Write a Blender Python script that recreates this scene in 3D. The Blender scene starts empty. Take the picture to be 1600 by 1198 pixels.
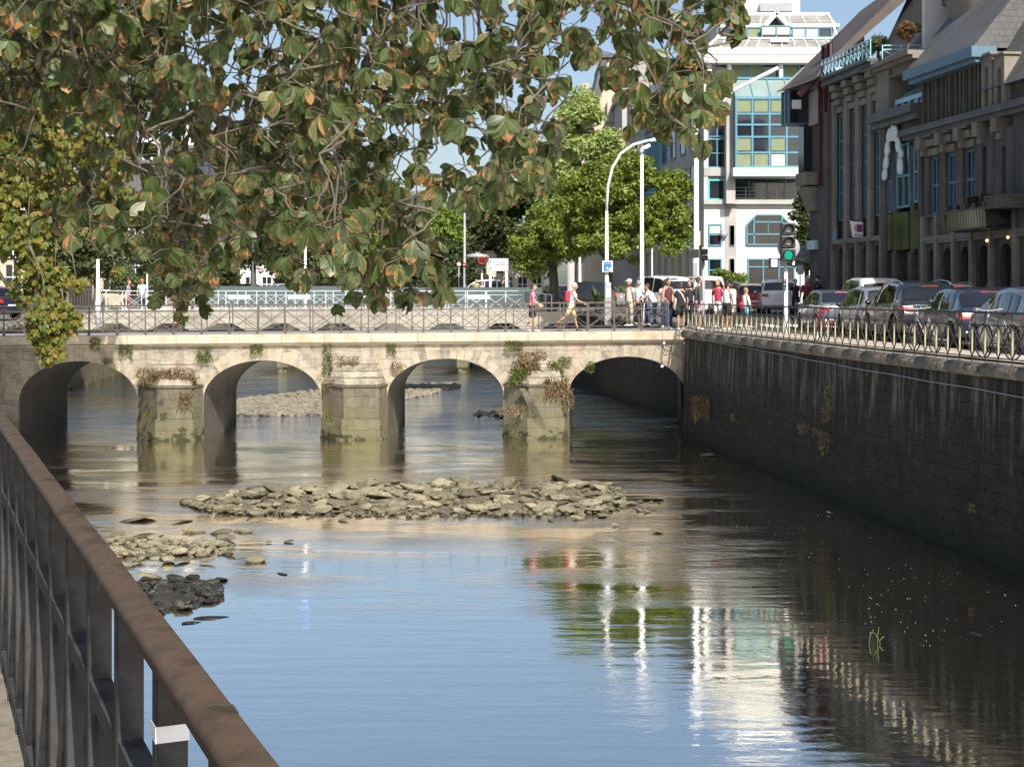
import bpy, bmesh, math, random
import numpy as np
from mathutils import Vector, Matrix, noise as mnoise
R = math.radians
random.seed(7); rng = np.random.default_rng(7)
sc = bpy.context.scene
COL = sc.collection

# ---------------- camera, world, sun, exposure ----------------
EYE = 4.95; F = 2200.0; HX, HY = 800.0, 460.0     # eye height above the water, focal length in photo pixels, horizon
cam = bpy.data.cameras.new('camera'); cam_o = bpy.data.objects.new('camera', cam); COL.objects.link(cam_o)
cam_o.location = (0, 0, EYE); cam_o.rotation_euler = (R(90), 0, 0)
cam.sensor_width = 36; cam.lens = 36*F/1600; cam.shift_y = -139/1600; cam.clip_start = .05; cam.clip_end = 4000
cam.dof.use_dof = False
sc.camera = cam_o
SUN_A, SUN_E = R(20), R(43)                      # sun behind the camera, to the right
w = bpy.data.worlds.new('World'); sc.world = w; w.use_nodes = True
nt = w.node_tree; nt.nodes.clear()
sky = nt.nodes.new('ShaderNodeTexSky'); sky.sky_type = 'NISHITA'; sky.sun_disc = False
sky.sun_elevation = SUN_E; sky.sun_rotation = math.pi - SUN_A; sky.air_density = 1.0; sky.dust_density = 2.2; sky.ozone_density = 1.0
bg = nt.nodes.new('ShaderNodeBackground'); bg.inputs[1].default_value = .1
wo = nt.nodes.new('ShaderNodeOutputWorld'); nt.links.new(sky.outputs[0], bg.inputs[0]); nt.links.new(bg.outputs[0], wo.inputs[0])
sl = bpy.data.lights.new('sun', 'SUN'); sl.energy = 5.0; sl.angle = R(.5); sl.color = (1, .945, .85)
so = bpy.data.objects.new('sun', sl); COL.objects.link(so)
sdir = Vector((math.sin(SUN_A)*math.cos(SUN_E), -math.cos(SUN_A)*math.cos(SUN_E), math.sin(SUN_E)))
so.rotation_euler = sdir.to_track_quat('Z', 'Y').to_euler(); so.location = (0, -20, 40)
sc.view_settings.view_transform = 'Standard'; sc.view_settings.look = 'None'
sc.view_settings.exposure = .62; sc.view_settings.gamma = 1
sc.render.engine = 'CYCLES'
sc.cycles.max_bounces = 8; sc.cycles.transparent_max_bounces = 8

def P(px, py, Y): return Vector(((px-HX)*Y/F, Y, EYE-(py-HY)*Y/F))
def PX(px, Y): return (px-HX)*Y/F
def PZ(py, Y): return EYE-(py-HY)*Y/F
def PW(px, py): Y = EYE*F/(py-HY); return Vector(((px-HX)*Y/F, Y, 0))   # a point on the water

# ---------------- helpers ----------------
def tag(o, label=None, cat=None, group=None, kind=None):
    if label: o['label'] = label
    if cat: o['category'] = cat
    if group: o['group'] = group
    if kind: o['kind'] = kind
    return o
def empty(name, loc=(0,0,0), rz=0, label=None, cat=None, group=None):
    o = bpy.data.objects.new(name, None); COL.objects.link(o); o.location = loc; o.rotation_euler = (0,0,rz)
    o.empty_display_size = .2
    return tag(o, label, cat, group)
def kids(o): return [c for c in bpy.data.objects if c.parent == o]
def copy_tree(o, parent=None, cache={}):
    c = o.copy(); COL.objects.link(c)
    if parent: c.parent = parent
    if o.name not in cache: cache[o.name] = kids(o)
    for ch in cache[o.name]: copy_tree(ch, c)
    return c

class MB:
    def __init__(s): s.v=[]; s.f=[]; s.m=[]; s.uv=[]; s.mi=0; s.smooth=[]
    def face(s, idx, uv=None, sm=False): s.f.append(tuple(idx)); s.m.append(s.mi); s.uv.append(uv); s.smooth.append(sm)
    def quad(s, a,b,c,d, uv=None):
        n=len(s.v); s.v += [tuple(a),tuple(b),tuple(c),tuple(d)]; s.face((n,n+1,n+2,n+3), uv); return s
    def poly(s, pts):
        n=len(s.v); s.v += [tuple(p) for p in pts]; s.face(range(n,n+len(pts))); return s
    def hexa(s, p):   # p: 8 points, bottom ring 0-3 ccw, top ring 4-7
        n=len(s.v); s.v += [tuple(q) for q in p]
        for q in ((3,2,1,0),(4,5,6,7),(0,1,5,4),(1,2,6,5),(2,3,7,6),(3,0,4,7)): s.face([n+i for i in q])
        return s
    def box(s, x0,x1,y0,y1,z0,z1):
        return s.hexa([(x0,y0,z0),(x1,y0,z0),(x1,y1,z0),(x0,y1,z0),(x0,y0,z1),(x1,y0,z1),(x1,y1,z1),(x0,y1,z1)])
    def obox(s, c, u, v, w_, a, b, h):   # centre, unit axes, half sizes
        c=Vector(c); u=Vector(u)*a; v=Vector(v)*b; w_=Vector(w_)*h
        return s.hexa([c-u-v-w_, c+u-v-w_, c+u+v-w_, c-u+v-w_, c-u-v+w_, c+u-v+w_, c+u+v+w_, c-u+v+w_])
    def bar(s, p, q, a, b, up=(0,0,1)):  # rectangular bar from p to q: a across, b along up
        p=Vector(p); q=Vector(q); d=(q-p)
        if d.length<1e-6: return s
        L=d.length; d.normalize(); up=Vector(up)
        if abs(d.dot(up))>.98: up=Vector((0,1,0)) if abs(d.y)<.9 else Vector((1,0,0))
        x=d.cross(up).normalized(); z=x.cross(d).normalized()
        return s.obox((p+q)/2, d, x, z, L/2, a/2, b/2)
    def tube(s, pts, r, n=8, caps=True, sm=True):
        pts=[Vector(p) for p in pts]; k=len(pts); rr = r if hasattr(r,'__len__') else [r]*k
        base=len(s.v); ref=None
        for i,p in enumerate(pts):
            d=(pts[min(i+1,k-1)]-pts[max(i-1,0)])
            if d.length<1e-9: d=Vector((0,0,1))
            d.normalize()
            if ref is None: ref = Vector((0,0,1)) if abs(d.z)<.9 else Vector((1,0,0))
            x=d.cross(ref); 
            if x.length<1e-6: x=Vector((1,0,0))
            x.normalize(); y=x.cross(d).normalized(); ref=y
            e = rr[i] if hasattr(rr[i],'__len__') else (rr[i],rr[i])
            for j in range(n):
                a=2*math.pi*j/n; q=p+x*math.cos(a)*e[0]+y*math.sin(a)*e[1]; s.v.append(tuple(q))
        for i in range(k-1):
            for j in range(n):
                a=base+i*n+j; b=base+i*n+(j+1)%n; s.face((a,b,b+n,a+n), None, sm)
        if caps:
            s.face([base+j for j in range(n)][::-1]); s.face([base+(k-1)*n+j for j in range(n)])
        return s
    def lathe(s, prof, c=(0,0,0), n=16, axis='z'):
        base=len(s.v)
        for r,h in prof:
            for j in range(n):
                a=2*math.pi*j/n; x,y=r*math.cos(a),r*math.sin(a)
                q={'z':(x,y,h),'x':(h,x,y),'y':(x,h,y)}[axis]; s.v.append((c[0]+q[0],c[1]+q[1],c[2]+q[2]))
        for i in range(len(prof)-1):
            for j in range(n):
                a=base+i*n+j; b=base+i*n+(j+1)%n; s.face((a,b,b+n,a+n), None, True)
        s.face([base+j for j in range(n)][::-1]); s.face([base+(len(prof)-1)*n+j for j in range(n)])
        return s
    def ell(s, c, rx, ry, rz, nu=12, nv=8):
        base=len(s.v)
        for i in range(1,nv):
            t=math.pi*i/nv
            for j in range(nu):
                a=2*math.pi*j/nu; s.v.append((c[0]+rx*math.sin(t)*math.cos(a), c[1]+ry*math.sin(t)*math.sin(a), c[2]+rz*math.cos(t)))
        s.v.append((c[0],c[1],c[2]+rz)); s.v.append((c[0],c[1],c[2]-rz)); T=len(s.v)-2; B=T+1
        for i in range(nv-2):
            for j in range(nu):
                a=base+i*nu+j; b=base+i*nu+(j+1)%nu; s.face((a,a+nu,b+nu,b),None,True)
        for j in range(nu):
            s.face((T,base+j,base+(j+1)%nu),None,True); s.face((B,base+(nv-2)*nu+(j+1)%nu,base+(nv-2)*nu+j),None,True)
        return s
    def build(s, name, mats, parent=None, world=True, recalc=True):
        me=bpy.data.meshes.new(name); me.from_pydata(s.v,[],s.f)
        if not isinstance(mats,(list,tuple)): mats=[mats]
        for m in mats: me.materials.append(m)
        me.polygons.foreach_set('material_index', s.m); me.polygons.foreach_set('use_smooth', s.smooth)
        if any(u is not None for u in s.uv):
            ul=me.uv_layers.new(name='UVMap'); k=0
            for f,u in zip(s.f,s.uv):
                for i in range(len(f)):
                    ul.data[k].uv = u[i] if u else (0,0); k+=1
        if recalc:
            bm=bmesh.new(); bm.from_mesh(me); bmesh.ops.recalc_face_normals(bm, faces=bm.faces); bm.to_mesh(me); bm.free()
        me.update()
        o=bpy.data.objects.new(name, me); COL.objects.link(o)
        if parent:
            o.parent=parent
            if world: o.matrix_parent_inverse=Matrix(); o.location=-Vector(parent.location)
        return o
def bevel(o, w_=.01, seg=2):
    m=o.modifiers.new('bevel','BEVEL'); m.width=w_; m.segments=seg; m.limit_method='ANGLE'; m.angle_limit=R(35); return o
def mesh_np(name, V, Fc, mats, parent=None, UV=None, mi=None, smooth=False, world=True):
    me=bpy.data.meshes.new(name); V=np.asarray(V,dtype=np.float32); Fc=np.asarray(Fc,dtype=np.int32)
    n,k=Fc.shape; me.vertices.add(len(V)); me.vertices.foreach_set('co',V.ravel())
    me.loops.add(n*k); me.loops.foreach_set('vertex_index',Fc.ravel())
    me.polygons.add(n); me.polygons.foreach_set('loop_start',np.arange(0,n*k,k,dtype=np.int32)); me.polygons.foreach_set('loop_total',np.full(n,k,dtype=np.int32))
    for m in (mats if isinstance(mats,(list,tuple)) else [mats]): me.materials.append(m)
    if mi is not None: me.polygons.foreach_set('material_index',np.asarray(mi,dtype=np.int32))
    me.polygons.foreach_set('use_smooth',np.full(n,smooth))
    if UV is not None:
        ul=me.uv_layers.new(name='UVMap'); ul.data.foreach_set('uv',np.asarray(UV,dtype=np.float32)[Fc.ravel()].ravel())
    me.update(calc_edges=True); me.validate()
    o=bpy.data.objects.new(name,me); COL.objects.link(o)
    if parent:
        o.parent=parent
        if world: o.location=-Vector(parent.location)
    return o

# ---------------- materials ----------------
class NT:
    def __init__(s,name):
        s.m=bpy.data.materials.new(name); s.m.use_nodes=True; s.t=s.m.node_tree; s.t.nodes.clear()
        s.out=s.t.nodes.new('ShaderNodeOutputMaterial'); s.b=None
    def n(s,ty,**k):
        x=s.t.nodes.new('ShaderNode'+ty)
        for a,v in k.items():
            if a.startswith('i_'):
                x.inputs[a[2:].replace('_',' ')].default_value=v
            else: setattr(x,a,v)
        return x
    def l(s,a,b): s.t.links.new(a,b)
    def bsdf(s,**k):
        s.b=s.n('BsdfPrincipled'); s.l(s.b.outputs[0],s.out.inputs[0])
        for a,v in k.items(): s.b.inputs[a].default_value=v
        return s.b
    def coord(s,kind='Object',scale=(1,1,1)):
        if kind=='pos': g=s.n('NewGeometry').outputs['Position']
        else: g=s.n('TexCoord').outputs[kind]
        mp=s.n('Mapping'); mp.inputs['Scale'].default_value=scale; s.l(g,mp.inputs['Vector']); return mp.outputs[0]
    def noise(s,vec,scale,detail=5,rough=.55,dist=0):
        x=s.n('TexNoise'); x.inputs['Scale'].default_value=scale; x.inputs['Detail'].default_value=detail; x.inputs['Roughness'].default_value=rough
        x.inputs['Distortion'].default_value=dist
        s.l(vec,x.inputs['Vector']); return x.outputs['Fac']
    def ramp(s,fac,stops):
        r=s.n('ValToRGB'); e=r.color_ramp.elements
        while len(e)>1: e.remove(e[-1])
        e[0].position=stops[0][0]; e[0].color=c4(stops[0][1])
        for p,c in stops[1:]:
            q=e.new(p); q.color=c4(c)
        s.l(fac,r.inputs[0]); return r.outputs[0]
    def mix(s,fac,a,b,mode='MIX'):
        m=s.n('Mix',data_type='RGBA',blend_type=mode)
        for sock,v in ((m.inputs[0],fac),(m.inputs[6],a),(m.inputs[7],b)):
            if isinstance(v,bpy.types.NodeSocket): s.l(v,sock)
            elif hasattr(v,'__len__'): sock.default_value=c4(v)
            else: sock.default_value=v
        return m.outputs[2]
    def math(s,op,a,b=None,c=None):
        m=s.n('Math',operation=op)
        for i,v in enumerate((a,b,c)):
            if v is None: continue
            if isinstance(v,bpy.types.NodeSocket): s.l(v,m.inputs[i])
            else: m.inputs[i].default_value=v
        return m.outputs[0]
    def mr(s,v,a,b,c=0,d=1):
        m=s.n('MapRange'); s.l(v,m.inputs[0]); m.inputs[1].default_value=a; m.inputs[2].default_value=b; m.inputs[3].default_value=c; m.inputs[4].default_value=d
        return m.outputs[0]
    def bump(s,h,strength=.5,dist=.02,nrm=None):
        b=s.n('Bump'); b.inputs['Strength'].default_value=strength; b.inputs['Distance'].default_value=dist; s.l(h,b.inputs['Height'])
        if nrm is not None: s.l(nrm,b.inputs['Normal'])
        return b.outputs[0]
def c4(c): return (c[0],c[1],c[2],1) if len(c)==3 else tuple(c)
def noisy(name, c1, c2, scale=3, rough=.8, bump=.3, bs=30, bd=.01, metal=0, kind='Object', sc3=(1,1,1), spec=.5, c3=None, coat=0):
    t=NT(name); b=t.bsdf(Roughness=rough, Metallic=metal); b.inputs['Specular IOR Level'].default_value=spec
    if coat: b.inputs['Coat Weight'].default_value=coat; b.inputs['Coat Roughness'].default_value=.06
    v=t.coord(kind,sc3); n1=t.noise(v,scale,6,.6)
    st=[(.3,c1),(.7,c2)] if c3 is None else [(.28,c1),(.5,c2),(.75,c3)]
    t.l(t.ramp(n1,st),b.inputs['Base Color'])
    n2=t.noise(v,bs,4,.6)
    t.l(t.mr(n1,.3,.7,max(0,rough-.08),min(1,rough+.08)),b.inputs['Roughness'])
    if bump: t.l(t.bump(n2,bump,bd),b.inputs['Normal'])
    return t.m
def plain(name,c,rough=.6,metal=0,**k): return noisy(name,tuple(x*.88 for x in c),tuple(min(1,x*1.08) for x in c),rough=rough,metal=metal,**k)
def glassy(name,c=(.02,.025,.03),rough=.06,var=.5):
    t=NT(name); b=t.bsdf(Roughness=rough); b.inputs['Specular IOR Level'].default_value=.9
    v=t.coord('pos'); n=t.noise(v,.35,3)
    t.l(t.ramp(n,[(.35,tuple(x*(1-var) for x in c)),(.65,tuple(x*(1+var) for x in c))]),b.inputs['Base Color'])
    n2=t.noise(v,1.1,1); t.l(t.bump(n2,.15,.02),b.inputs['Normal']); return t.m

def stone_mat(name, c1, c2, c3, bw=.6, rh=.3, mortar=(.2,.18,.15), algae=1.4, uv=False, streak=(.5,.5,.48), streak_amt=.3, rust=0.0, msize=.012, topdark=None, wallstreak=False, algc=(.115,.11,.045)):
    t=NT(name); b=t.bsdf(Roughness=.9); b.inputs['Specular IOR Level'].default_value=.25
    pos=t.n('NewGeometry').outputs['Position']
    sep=t.n('SeparateXYZ'); t.l(pos,sep.inputs[0])
    if uv: u=t.n('TexCoord').outputs['UV']
    else:
        cb=t.n('CombineXYZ'); ax=t.math('ADD',sep.outputs[0],t.math('MULTIPLY',sep.outputs[1],.9)); t.l(ax,cb.inputs[0]); t.l(sep.outputs[2],cb.inputs[1]); u=cb.outputs[0]
    wob=t.noise(pos,1.3,3)
    vm=t.n('VectorMath',operation='ADD'); t.l(u,vm.inputs[0]); cc=t.n('CombineXYZ'); t.l(t.mr(wob,.3,.7,-.12,.12),cc.inputs[0]); t.l(t.mr(wob,.3,.7,.06,-.06),cc.inputs[1]); t.l(cc.outputs[0],vm.inputs[1])
    br=t.n('TexBrick'); t.l(vm.outputs[0],br.inputs['Vector']); br.offset=.45; br.squash=1
    br.inputs['Scale'].default_value=1; br.inputs['Mortar Size'].default_value=msize; br.inputs['Mortar Smooth'].default_value=.3
    br.inputs['Brick Width'].default_value=bw; br.inputs['Row Height'].default_value=rh
    br.inputs['Color1'].default_value=c4(c1); br.inputs['Color2'].default_value=c4(c2); br.inputs['Mortar'].default_value=c4(mortar)
    n1=t.noise(pos,2.2,7,.7); col=t.mix(t.mr(n1,.46,.68),br.outputs[0],c3)
    n2=t.noise(pos,14,5,.7); col=t.mix(t.mr(n2,.5,.8,0,.35),col,(c1[0]*1.25,c1[1]*1.22,c1[2]*1.1))
    mv=t.n('Mapping'); mv.inputs['Scale'].default_value=(3.2,3.2,.35); t.l(pos,mv.inputs[0])
    n3=t.noise(mv.outputs[0],1.5,5,.6); col=t.mix(t.mr(n3,.55,.8,0,streak_amt),col,streak)
    n4=t.noise(mv.outputs[0],.8,4,.6); col=t.mix(t.mr(n4,.5,.72,0,.62),col,tuple(x*.35 for x in c1))
    if rust:
        n6=t.noise(mv.outputs[0],.55,3,.5); col=t.mix(t.mr(n6,.6,.75,0,rust),col,(.42,.2,.07))
    if algae:
        n5=t.noise(pos,3,4); hz=t.math('ADD',sep.outputs[2],t.mr(n5,.3,.7,-.6,.6))
        col=t.mix(t.mr(hz,algae,.0,0,.62),col,algc)
        col=t.mix(t.mr(hz,.14,.0,0,.8),col,(.02,.022,.012))
    if wallstreak:
        mv2=t.n('Mapping'); mv2.inputs['Scale'].default_value=(5,5,.5); t.l(pos,mv2.inputs[0]); n7=t.noise(mv2.outputs[0],1.0,5,.65)
        up=t.mr(t.math('ADD',sep.outputs[2],t.mr(n1,.3,.7,-.8,.8)),1.7,3.1)
        col=t.mix(t.math('MULTIPLY',t.mr(n7,.47,.64,0,.85),up),col,(.2,.185,.15))
        n8=t.noise(mv2.outputs[0],.6,3,.5); col=t.mix(t.math('MULTIPLY',t.mr(n8,.55,.7,0,.8),up),col,(.012,.012,.01))
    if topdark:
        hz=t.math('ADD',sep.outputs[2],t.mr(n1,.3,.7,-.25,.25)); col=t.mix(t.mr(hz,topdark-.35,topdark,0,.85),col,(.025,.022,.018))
    t.l(col,b.inputs['Base Color'])
    hgt=t.math('ADD',t.math('MULTIPLY',br.outputs['Fac'],-1.0),t.math('ADD',t.math('MULTIPLY',n2,.6),t.math('MULTIPLY',n1,1.2)))
    t.l(t.bump(hgt,.8,.03),b.inputs['Normal']); return t.m

def leaf_mat(name, cols, transl=.35, rough=.5, brown=None, uvleaf=False, spec=.35):
    t=NT(name); g=t.n('NewGeometry')
    col=t.ramp(g.outputs['Random Per Island'],[(i/max(1,len(cols)-1),c) for i,c in enumerate(cols)])
    if uvleaf:
        uv=t.n('TexCoord').outputs['UV']; sp=t.n('SeparateXYZ'); t.l(uv,sp.inputs[0])
        ed=t.math('ABSOLUTE',t.math('SUBTRACT',sp.outputs[0],.5))
        nz=t.noise(g.outputs['Position'],28,5,.65)
        # side veins
        vv=t.math('SINE',t.math('MULTIPLY',t.math('ADD',sp.outputs[1],t.math('MULTIPLY',ed,-.55)),78))
        col=t.mix(t.mr(vv,.55,1,0,.22),col,(.16,.2,.09))
        dist=t.math('MAXIMUM',t.math('MULTIPLY',ed,2),t.math('MULTIPLY',sp.outputs[1],.9))
        m=t.math('ADD',t.math('ADD',dist,t.mr(nz,.3,.7,-.75,.7)),t.mr(g.outputs['Random Per Island'],0,1,-.45,.3))
        col=t.mix(t.mr(m,.94,1.16),col,t.mix(t.noise(g.outputs['Position'],9,2),(.36,.10,.03),(.42,.24,.1)))
        col=t.mix(t.mr(ed,.035,.012),col,(.2,.24,.1))
    d=t.n('BsdfPrincipled'); d.inputs['Roughness'].default_value=rough; d.inputs['Specular IOR Level'].default_value=spec; t.l(col,d.inputs['Base Color'])
    tr=t.n('BsdfTranslucent'); t.l(t.mix(.5,col,(.25,.32,.04),'MIX'),tr.inputs['Color'])
    mx=t.n('MixShader'); mx.inputs[0].default_value=transl; t.l(d.outputs[0],mx.inputs[1]); t.l(tr.outputs[0],mx.inputs[2]); t.l(mx.outputs[0],t.out.inputs[0])
    return t.m

M={}
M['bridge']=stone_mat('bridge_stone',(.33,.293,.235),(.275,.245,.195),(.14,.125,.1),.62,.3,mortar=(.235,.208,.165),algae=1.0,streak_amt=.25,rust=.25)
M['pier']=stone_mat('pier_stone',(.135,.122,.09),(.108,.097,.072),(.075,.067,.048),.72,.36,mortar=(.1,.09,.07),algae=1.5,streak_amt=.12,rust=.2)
M['voussoir']=noisy('voussoir_stone',(.14,.12,.09),(.33,.285,.215),1.7,.9,.9,12,.03,kind='pos',c3=(.29,.25,.19))
M['coping']=noisy('coping_stone',(.3,.26,.2),(.42,.37,.29),1.6,.88,.5,20,.012,kind='pos',c3=(.33,.22,.13))
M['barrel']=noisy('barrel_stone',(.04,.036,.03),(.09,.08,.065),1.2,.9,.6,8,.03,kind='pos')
M['quaywall']=stone_mat('quay_wall_stone',(.034,.031,.025),(.022,.02,.017),(.01,.0095,.0075),.5,.26,mortar=(.012,.011,.009),algae=1.2,uv=True,streak=(.15,.14,.125),streak_amt=.0,msize=.011,topdark=3.5,wallstreak=True,algc=(.022,.026,.012))  # stone tones lowered so the colour carries part of the wall's shade
M['quaycoping']=noisy('quay_coping_stone',(.02,.018,.015),(.2,.175,.135),3.5,.9,.6,15,.015,kind='pos',c3=(.07,.06,.048))
M['sandpave']=noisy('pavement_surface',(.33,.29,.24),(.42,.38,.32),1.3,.92,.3,60,.004,kind='pos')
M['setts']=stone_mat('sett_paving',(.095,.062,.045),(.12,.08,.057),(.075,.052,.04),.22,.22,mortar=(.04,.03,.024),algae=0,uv=True,streak_amt=0)
M['asphalt']=noisy('asphalt_surface',(.045,.045,.048),(.075,.074,.075),.8,.9,.3,90,.003,kind='pos')
M['deck']=noisy('deck_asphalt',(.2,.2,.205),(.27,.265,.26),.9,.9,.3,90,.003,kind='pos')
M['ground']=noisy('ground_surface',(.1,.1,.09),(.16,.15,.13),.2,.95,.2,5,.01,kind='pos')
M['whitepaint']=plain('white_road_paint',(.7,.7,.68),.7)
M['ironlight']=noisy('grey_painted_iron',(.04,.036,.034),(.085,.074,.068),6,.6,.2,40,.002,c3=(.13,.085,.06))
M['irondark']=noisy('black_painted_iron',(.012,.012,.014),(.035,.034,.036),5,.45,.3,40,.002)
M['ironnear']=noisy('worn_black_iron',(.014,.0145,.016),(.048,.048,.05),9,.6,.35,60,.0015,c3=(.035,.026,.018),spec=.25)
M['handrail']=noisy('rusty_handrail',(.018,.015,.011),(.085,.056,.038),7,.55,.5,50,.002,spec=.25,c3=(.035,.026,.017),sc3=(1,1,1),kind='pos')
M['sunlitiron']=noisy('sunlit_iron',(.3,.26,.13),(.42,.38,.22),6,.6,.2,40,.002)  # sunlight on the black bars, put into a yellow colour
M['tape']=plain('white_tape',(.85,.85,.85),.5)
M['whitemetal']=plain('white_painted_metal',(.78,.79,.8),.45)
M['bluemetal']=plain('pale_blue_metal',(.45,.62,.68),.5)
M['teal']=plain('teal_metal',(.06,.085,.09),.6)
M['greymetal']=plain('grey_metal',(.3,.31,.33),.5)
M['blackplastic']=plain('black_plastic',(.02,.02,.022),.45)
M['rock']=noisy('river_rock',(.05,.045,.025),(.25,.22,.14),3.4,.95,1.0,14,.05,kind='pos',c3=(.18,.165,.1))
M['darkrock']=noisy('wet_rock',(.012,.012,.01),(.05,.045,.03),3,.55,1.0,9,.04,kind='pos')
M['railpale']=plain('weathered_pale_railing',(.45,.5,.53),.5)
M['gravel']=noisy('gravel_stones',(.1,.088,.062),(.26,.23,.175),3,.95,1,12,.03,kind='pos')
M['mud']=noisy('river_mud',(.09,.065,.04),(.16,.12,.075),3,.8,.8,14,.02,kind='pos')
M['bark']=noisy('tree_bark',(.05,.04,.03),(.12,.1,.075),4,.95,1,16,.03)
M['twig']=noisy('twig_bark',(.045,.036,.026),(.16,.14,.105),9,.85,.4,60,.003)
M['leafA']=leaf_mat('chestnut_leaf',[(.022,.04,.010),(.055,.09,.02),(.085,.12,.035),(.035,.06,.014),(.12,.155,.055)],.25,.45,uvleaf=True,spec=.5)
M['leafAd']=leaf_mat('chestnut_leaf_dark',[(.02,.035,.012),(.03,.05,.018),(.05,.07,.025)],.2,.5)
M['leafB']=leaf_mat('yellowing_leaf',[(.05,.08,.012),(.1,.14,.02),(.17,.17,.025),(.24,.14,.03),(.07,.11,.015),(.14,.16,.03)],.35,.5)
M['leafPale']=leaf_mat('pale_leaf',[(.2,.27,.06),(.3,.38,.11),(.38,.44,.17),(.25,.33,.09)],.35,.5)
M['leafMag']=leaf_mat('glossy_green_leaf',[(.07,.11,.014),(.15,.2,.025),(.23,.28,.045),(.1,.15,.02)],.3,.4)
M['leafDark']=leaf_mat('dark_green_leaf',[(.025,.04,.012),(.05,.07,.02),(.075,.09,.03)],.2,.5)
M['leafOlive']=leaf_mat('olive_leaf',[(.05,.065,.025),(.09,.11,.045),(.12,.14,.06)],.25,.55)
M['leafBright']=leaf_mat('bright_green_leaf',[(.09,.15,.015),(.15,.22,.03),(.2,.25,.05)],.35,.5)
M['leafRed']=leaf_mat('reddish_leaf',[(.16,.07,.03),(.2,.1,.04),(.1,.09,.03)],.25,.5)
M['drygrass']=leaf_mat('dry_wall_grass',[(.2,.11,.065),(.27,.18,.1),(.12,.1,.045),(.16,.09,.05),(.1,.11,.035)],.2,.7)
M['greenweed']=leaf_mat('green_wall_weed',[(.07,.1,.02),(.13,.17,.035),(.17,.16,.05)],.3,.6)

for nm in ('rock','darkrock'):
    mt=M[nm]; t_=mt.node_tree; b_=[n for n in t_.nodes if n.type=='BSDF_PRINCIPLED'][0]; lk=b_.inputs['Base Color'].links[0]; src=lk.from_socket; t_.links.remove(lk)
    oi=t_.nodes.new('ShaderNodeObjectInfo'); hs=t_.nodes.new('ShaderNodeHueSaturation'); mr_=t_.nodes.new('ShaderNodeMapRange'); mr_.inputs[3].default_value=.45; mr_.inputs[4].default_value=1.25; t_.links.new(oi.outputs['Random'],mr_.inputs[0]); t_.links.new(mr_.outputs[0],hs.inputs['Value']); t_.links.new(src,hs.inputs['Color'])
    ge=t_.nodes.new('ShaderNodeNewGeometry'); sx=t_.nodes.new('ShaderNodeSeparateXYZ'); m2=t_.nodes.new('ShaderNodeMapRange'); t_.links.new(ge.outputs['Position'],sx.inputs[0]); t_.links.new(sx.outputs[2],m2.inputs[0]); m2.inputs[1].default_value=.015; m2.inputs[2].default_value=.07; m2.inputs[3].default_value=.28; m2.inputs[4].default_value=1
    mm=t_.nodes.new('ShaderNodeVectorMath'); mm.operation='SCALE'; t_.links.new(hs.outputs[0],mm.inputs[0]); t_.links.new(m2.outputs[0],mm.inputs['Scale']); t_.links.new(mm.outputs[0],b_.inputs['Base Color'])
# water
t=NT('river_water')
pos=t.n('NewGeometry').outputs['Position']; sp=t.n('SeparateXYZ'); t.l(pos,sp.inputs[0])
def wn(scale,sx,sy,detail=3,rough=.55,dist=0):
    mp=t.n('Mapping'); mp.inputs['Scale'].default_value=(sx,sy,1); t.l(pos,mp.inputs[0]); return t.noise(mp.outputs[0],scale,detail,rough,dist)
big=t.noise(pos,.16,3,.6)
zone=t.math('MULTIPLY',t.mr(sp.outputs[1],20,33,.12,1),t.mr(big,.38,.6,.35,1.15))
patch=t.mr(wn(.35,.5,1.6,4,.6),.45,.68,.1,1.5)
h1=wn(4.2,.75,1.1,3,.55,.3); h2=wn(13.0,.8,1.1,4,.65,.4); h3=wn(1.6,.35,2.2,1,.4)
rap=t.mr(sp.outputs[1],47,56,0,4.5)
amp_f=t.math('ADD',t.math('MULTIPLY',zone,patch),t.math('MULTIPLY',rap,t.mr(wn(.5,.6,1.2,3,.6),.4,.62,.25,1.2)))
hh=t.math('ADD',t.math('MULTIPLY',h1,t.math('ADD',t.math('MULTIPLY',amp_f,.015),.0010)),t.math('MULTIPLY',h2,t.math('ADD',t.math('MULTIPLY',amp_f,.0095),.00022)))
hh=t.math('ADD',hh,t.math('MULTIPLY',wn(3.0,.8,1.5,4,.62,.5),t.math('MULTIPLY',rap,.012)))
hh=t.math('ADD',hh,t.math('MULTIPLY',h3,.0034))
bn=t.n('Bump'); bn.inputs['Strength'].default_value=1; bn.inputs['Distance'].default_value=1.0; t.l(hh,bn.inputs['Height'])
df=t.n('BsdfDiffuse'); t.l(t.mix(t.mr(big,.4,.6),(.022,.016,.007),(.012,.01,.005)),df.inputs['Color'])
gl=t.n('BsdfGlossy'); gl.inputs['Roughness'].default_value=.025; gl.inputs['Color'].default_value=(1,.965,.9,1)
t.l(bn.outputs[0],gl.inputs['Normal']); t.l(bn.outputs[0],df.inputs['Normal'])
fr=t.n('Fresnel'); fr.inputs['IOR'].default_value=2.1; t.l(bn.outputs[0],fr.inputs['Normal'])
mx=t.n('MixShader'); t.l(t.math('MINIMUM',t.math('MULTIPLY_ADD',fr.outputs[0],.45,.72),1.0),mx.inputs[0]); t.l(df.outputs[0],mx.inputs[1]); t.l(gl.outputs[0],mx.inputs[2]); t.l(mx.outputs[0],t.out.inputs[0])
M['water']=t.m
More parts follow.
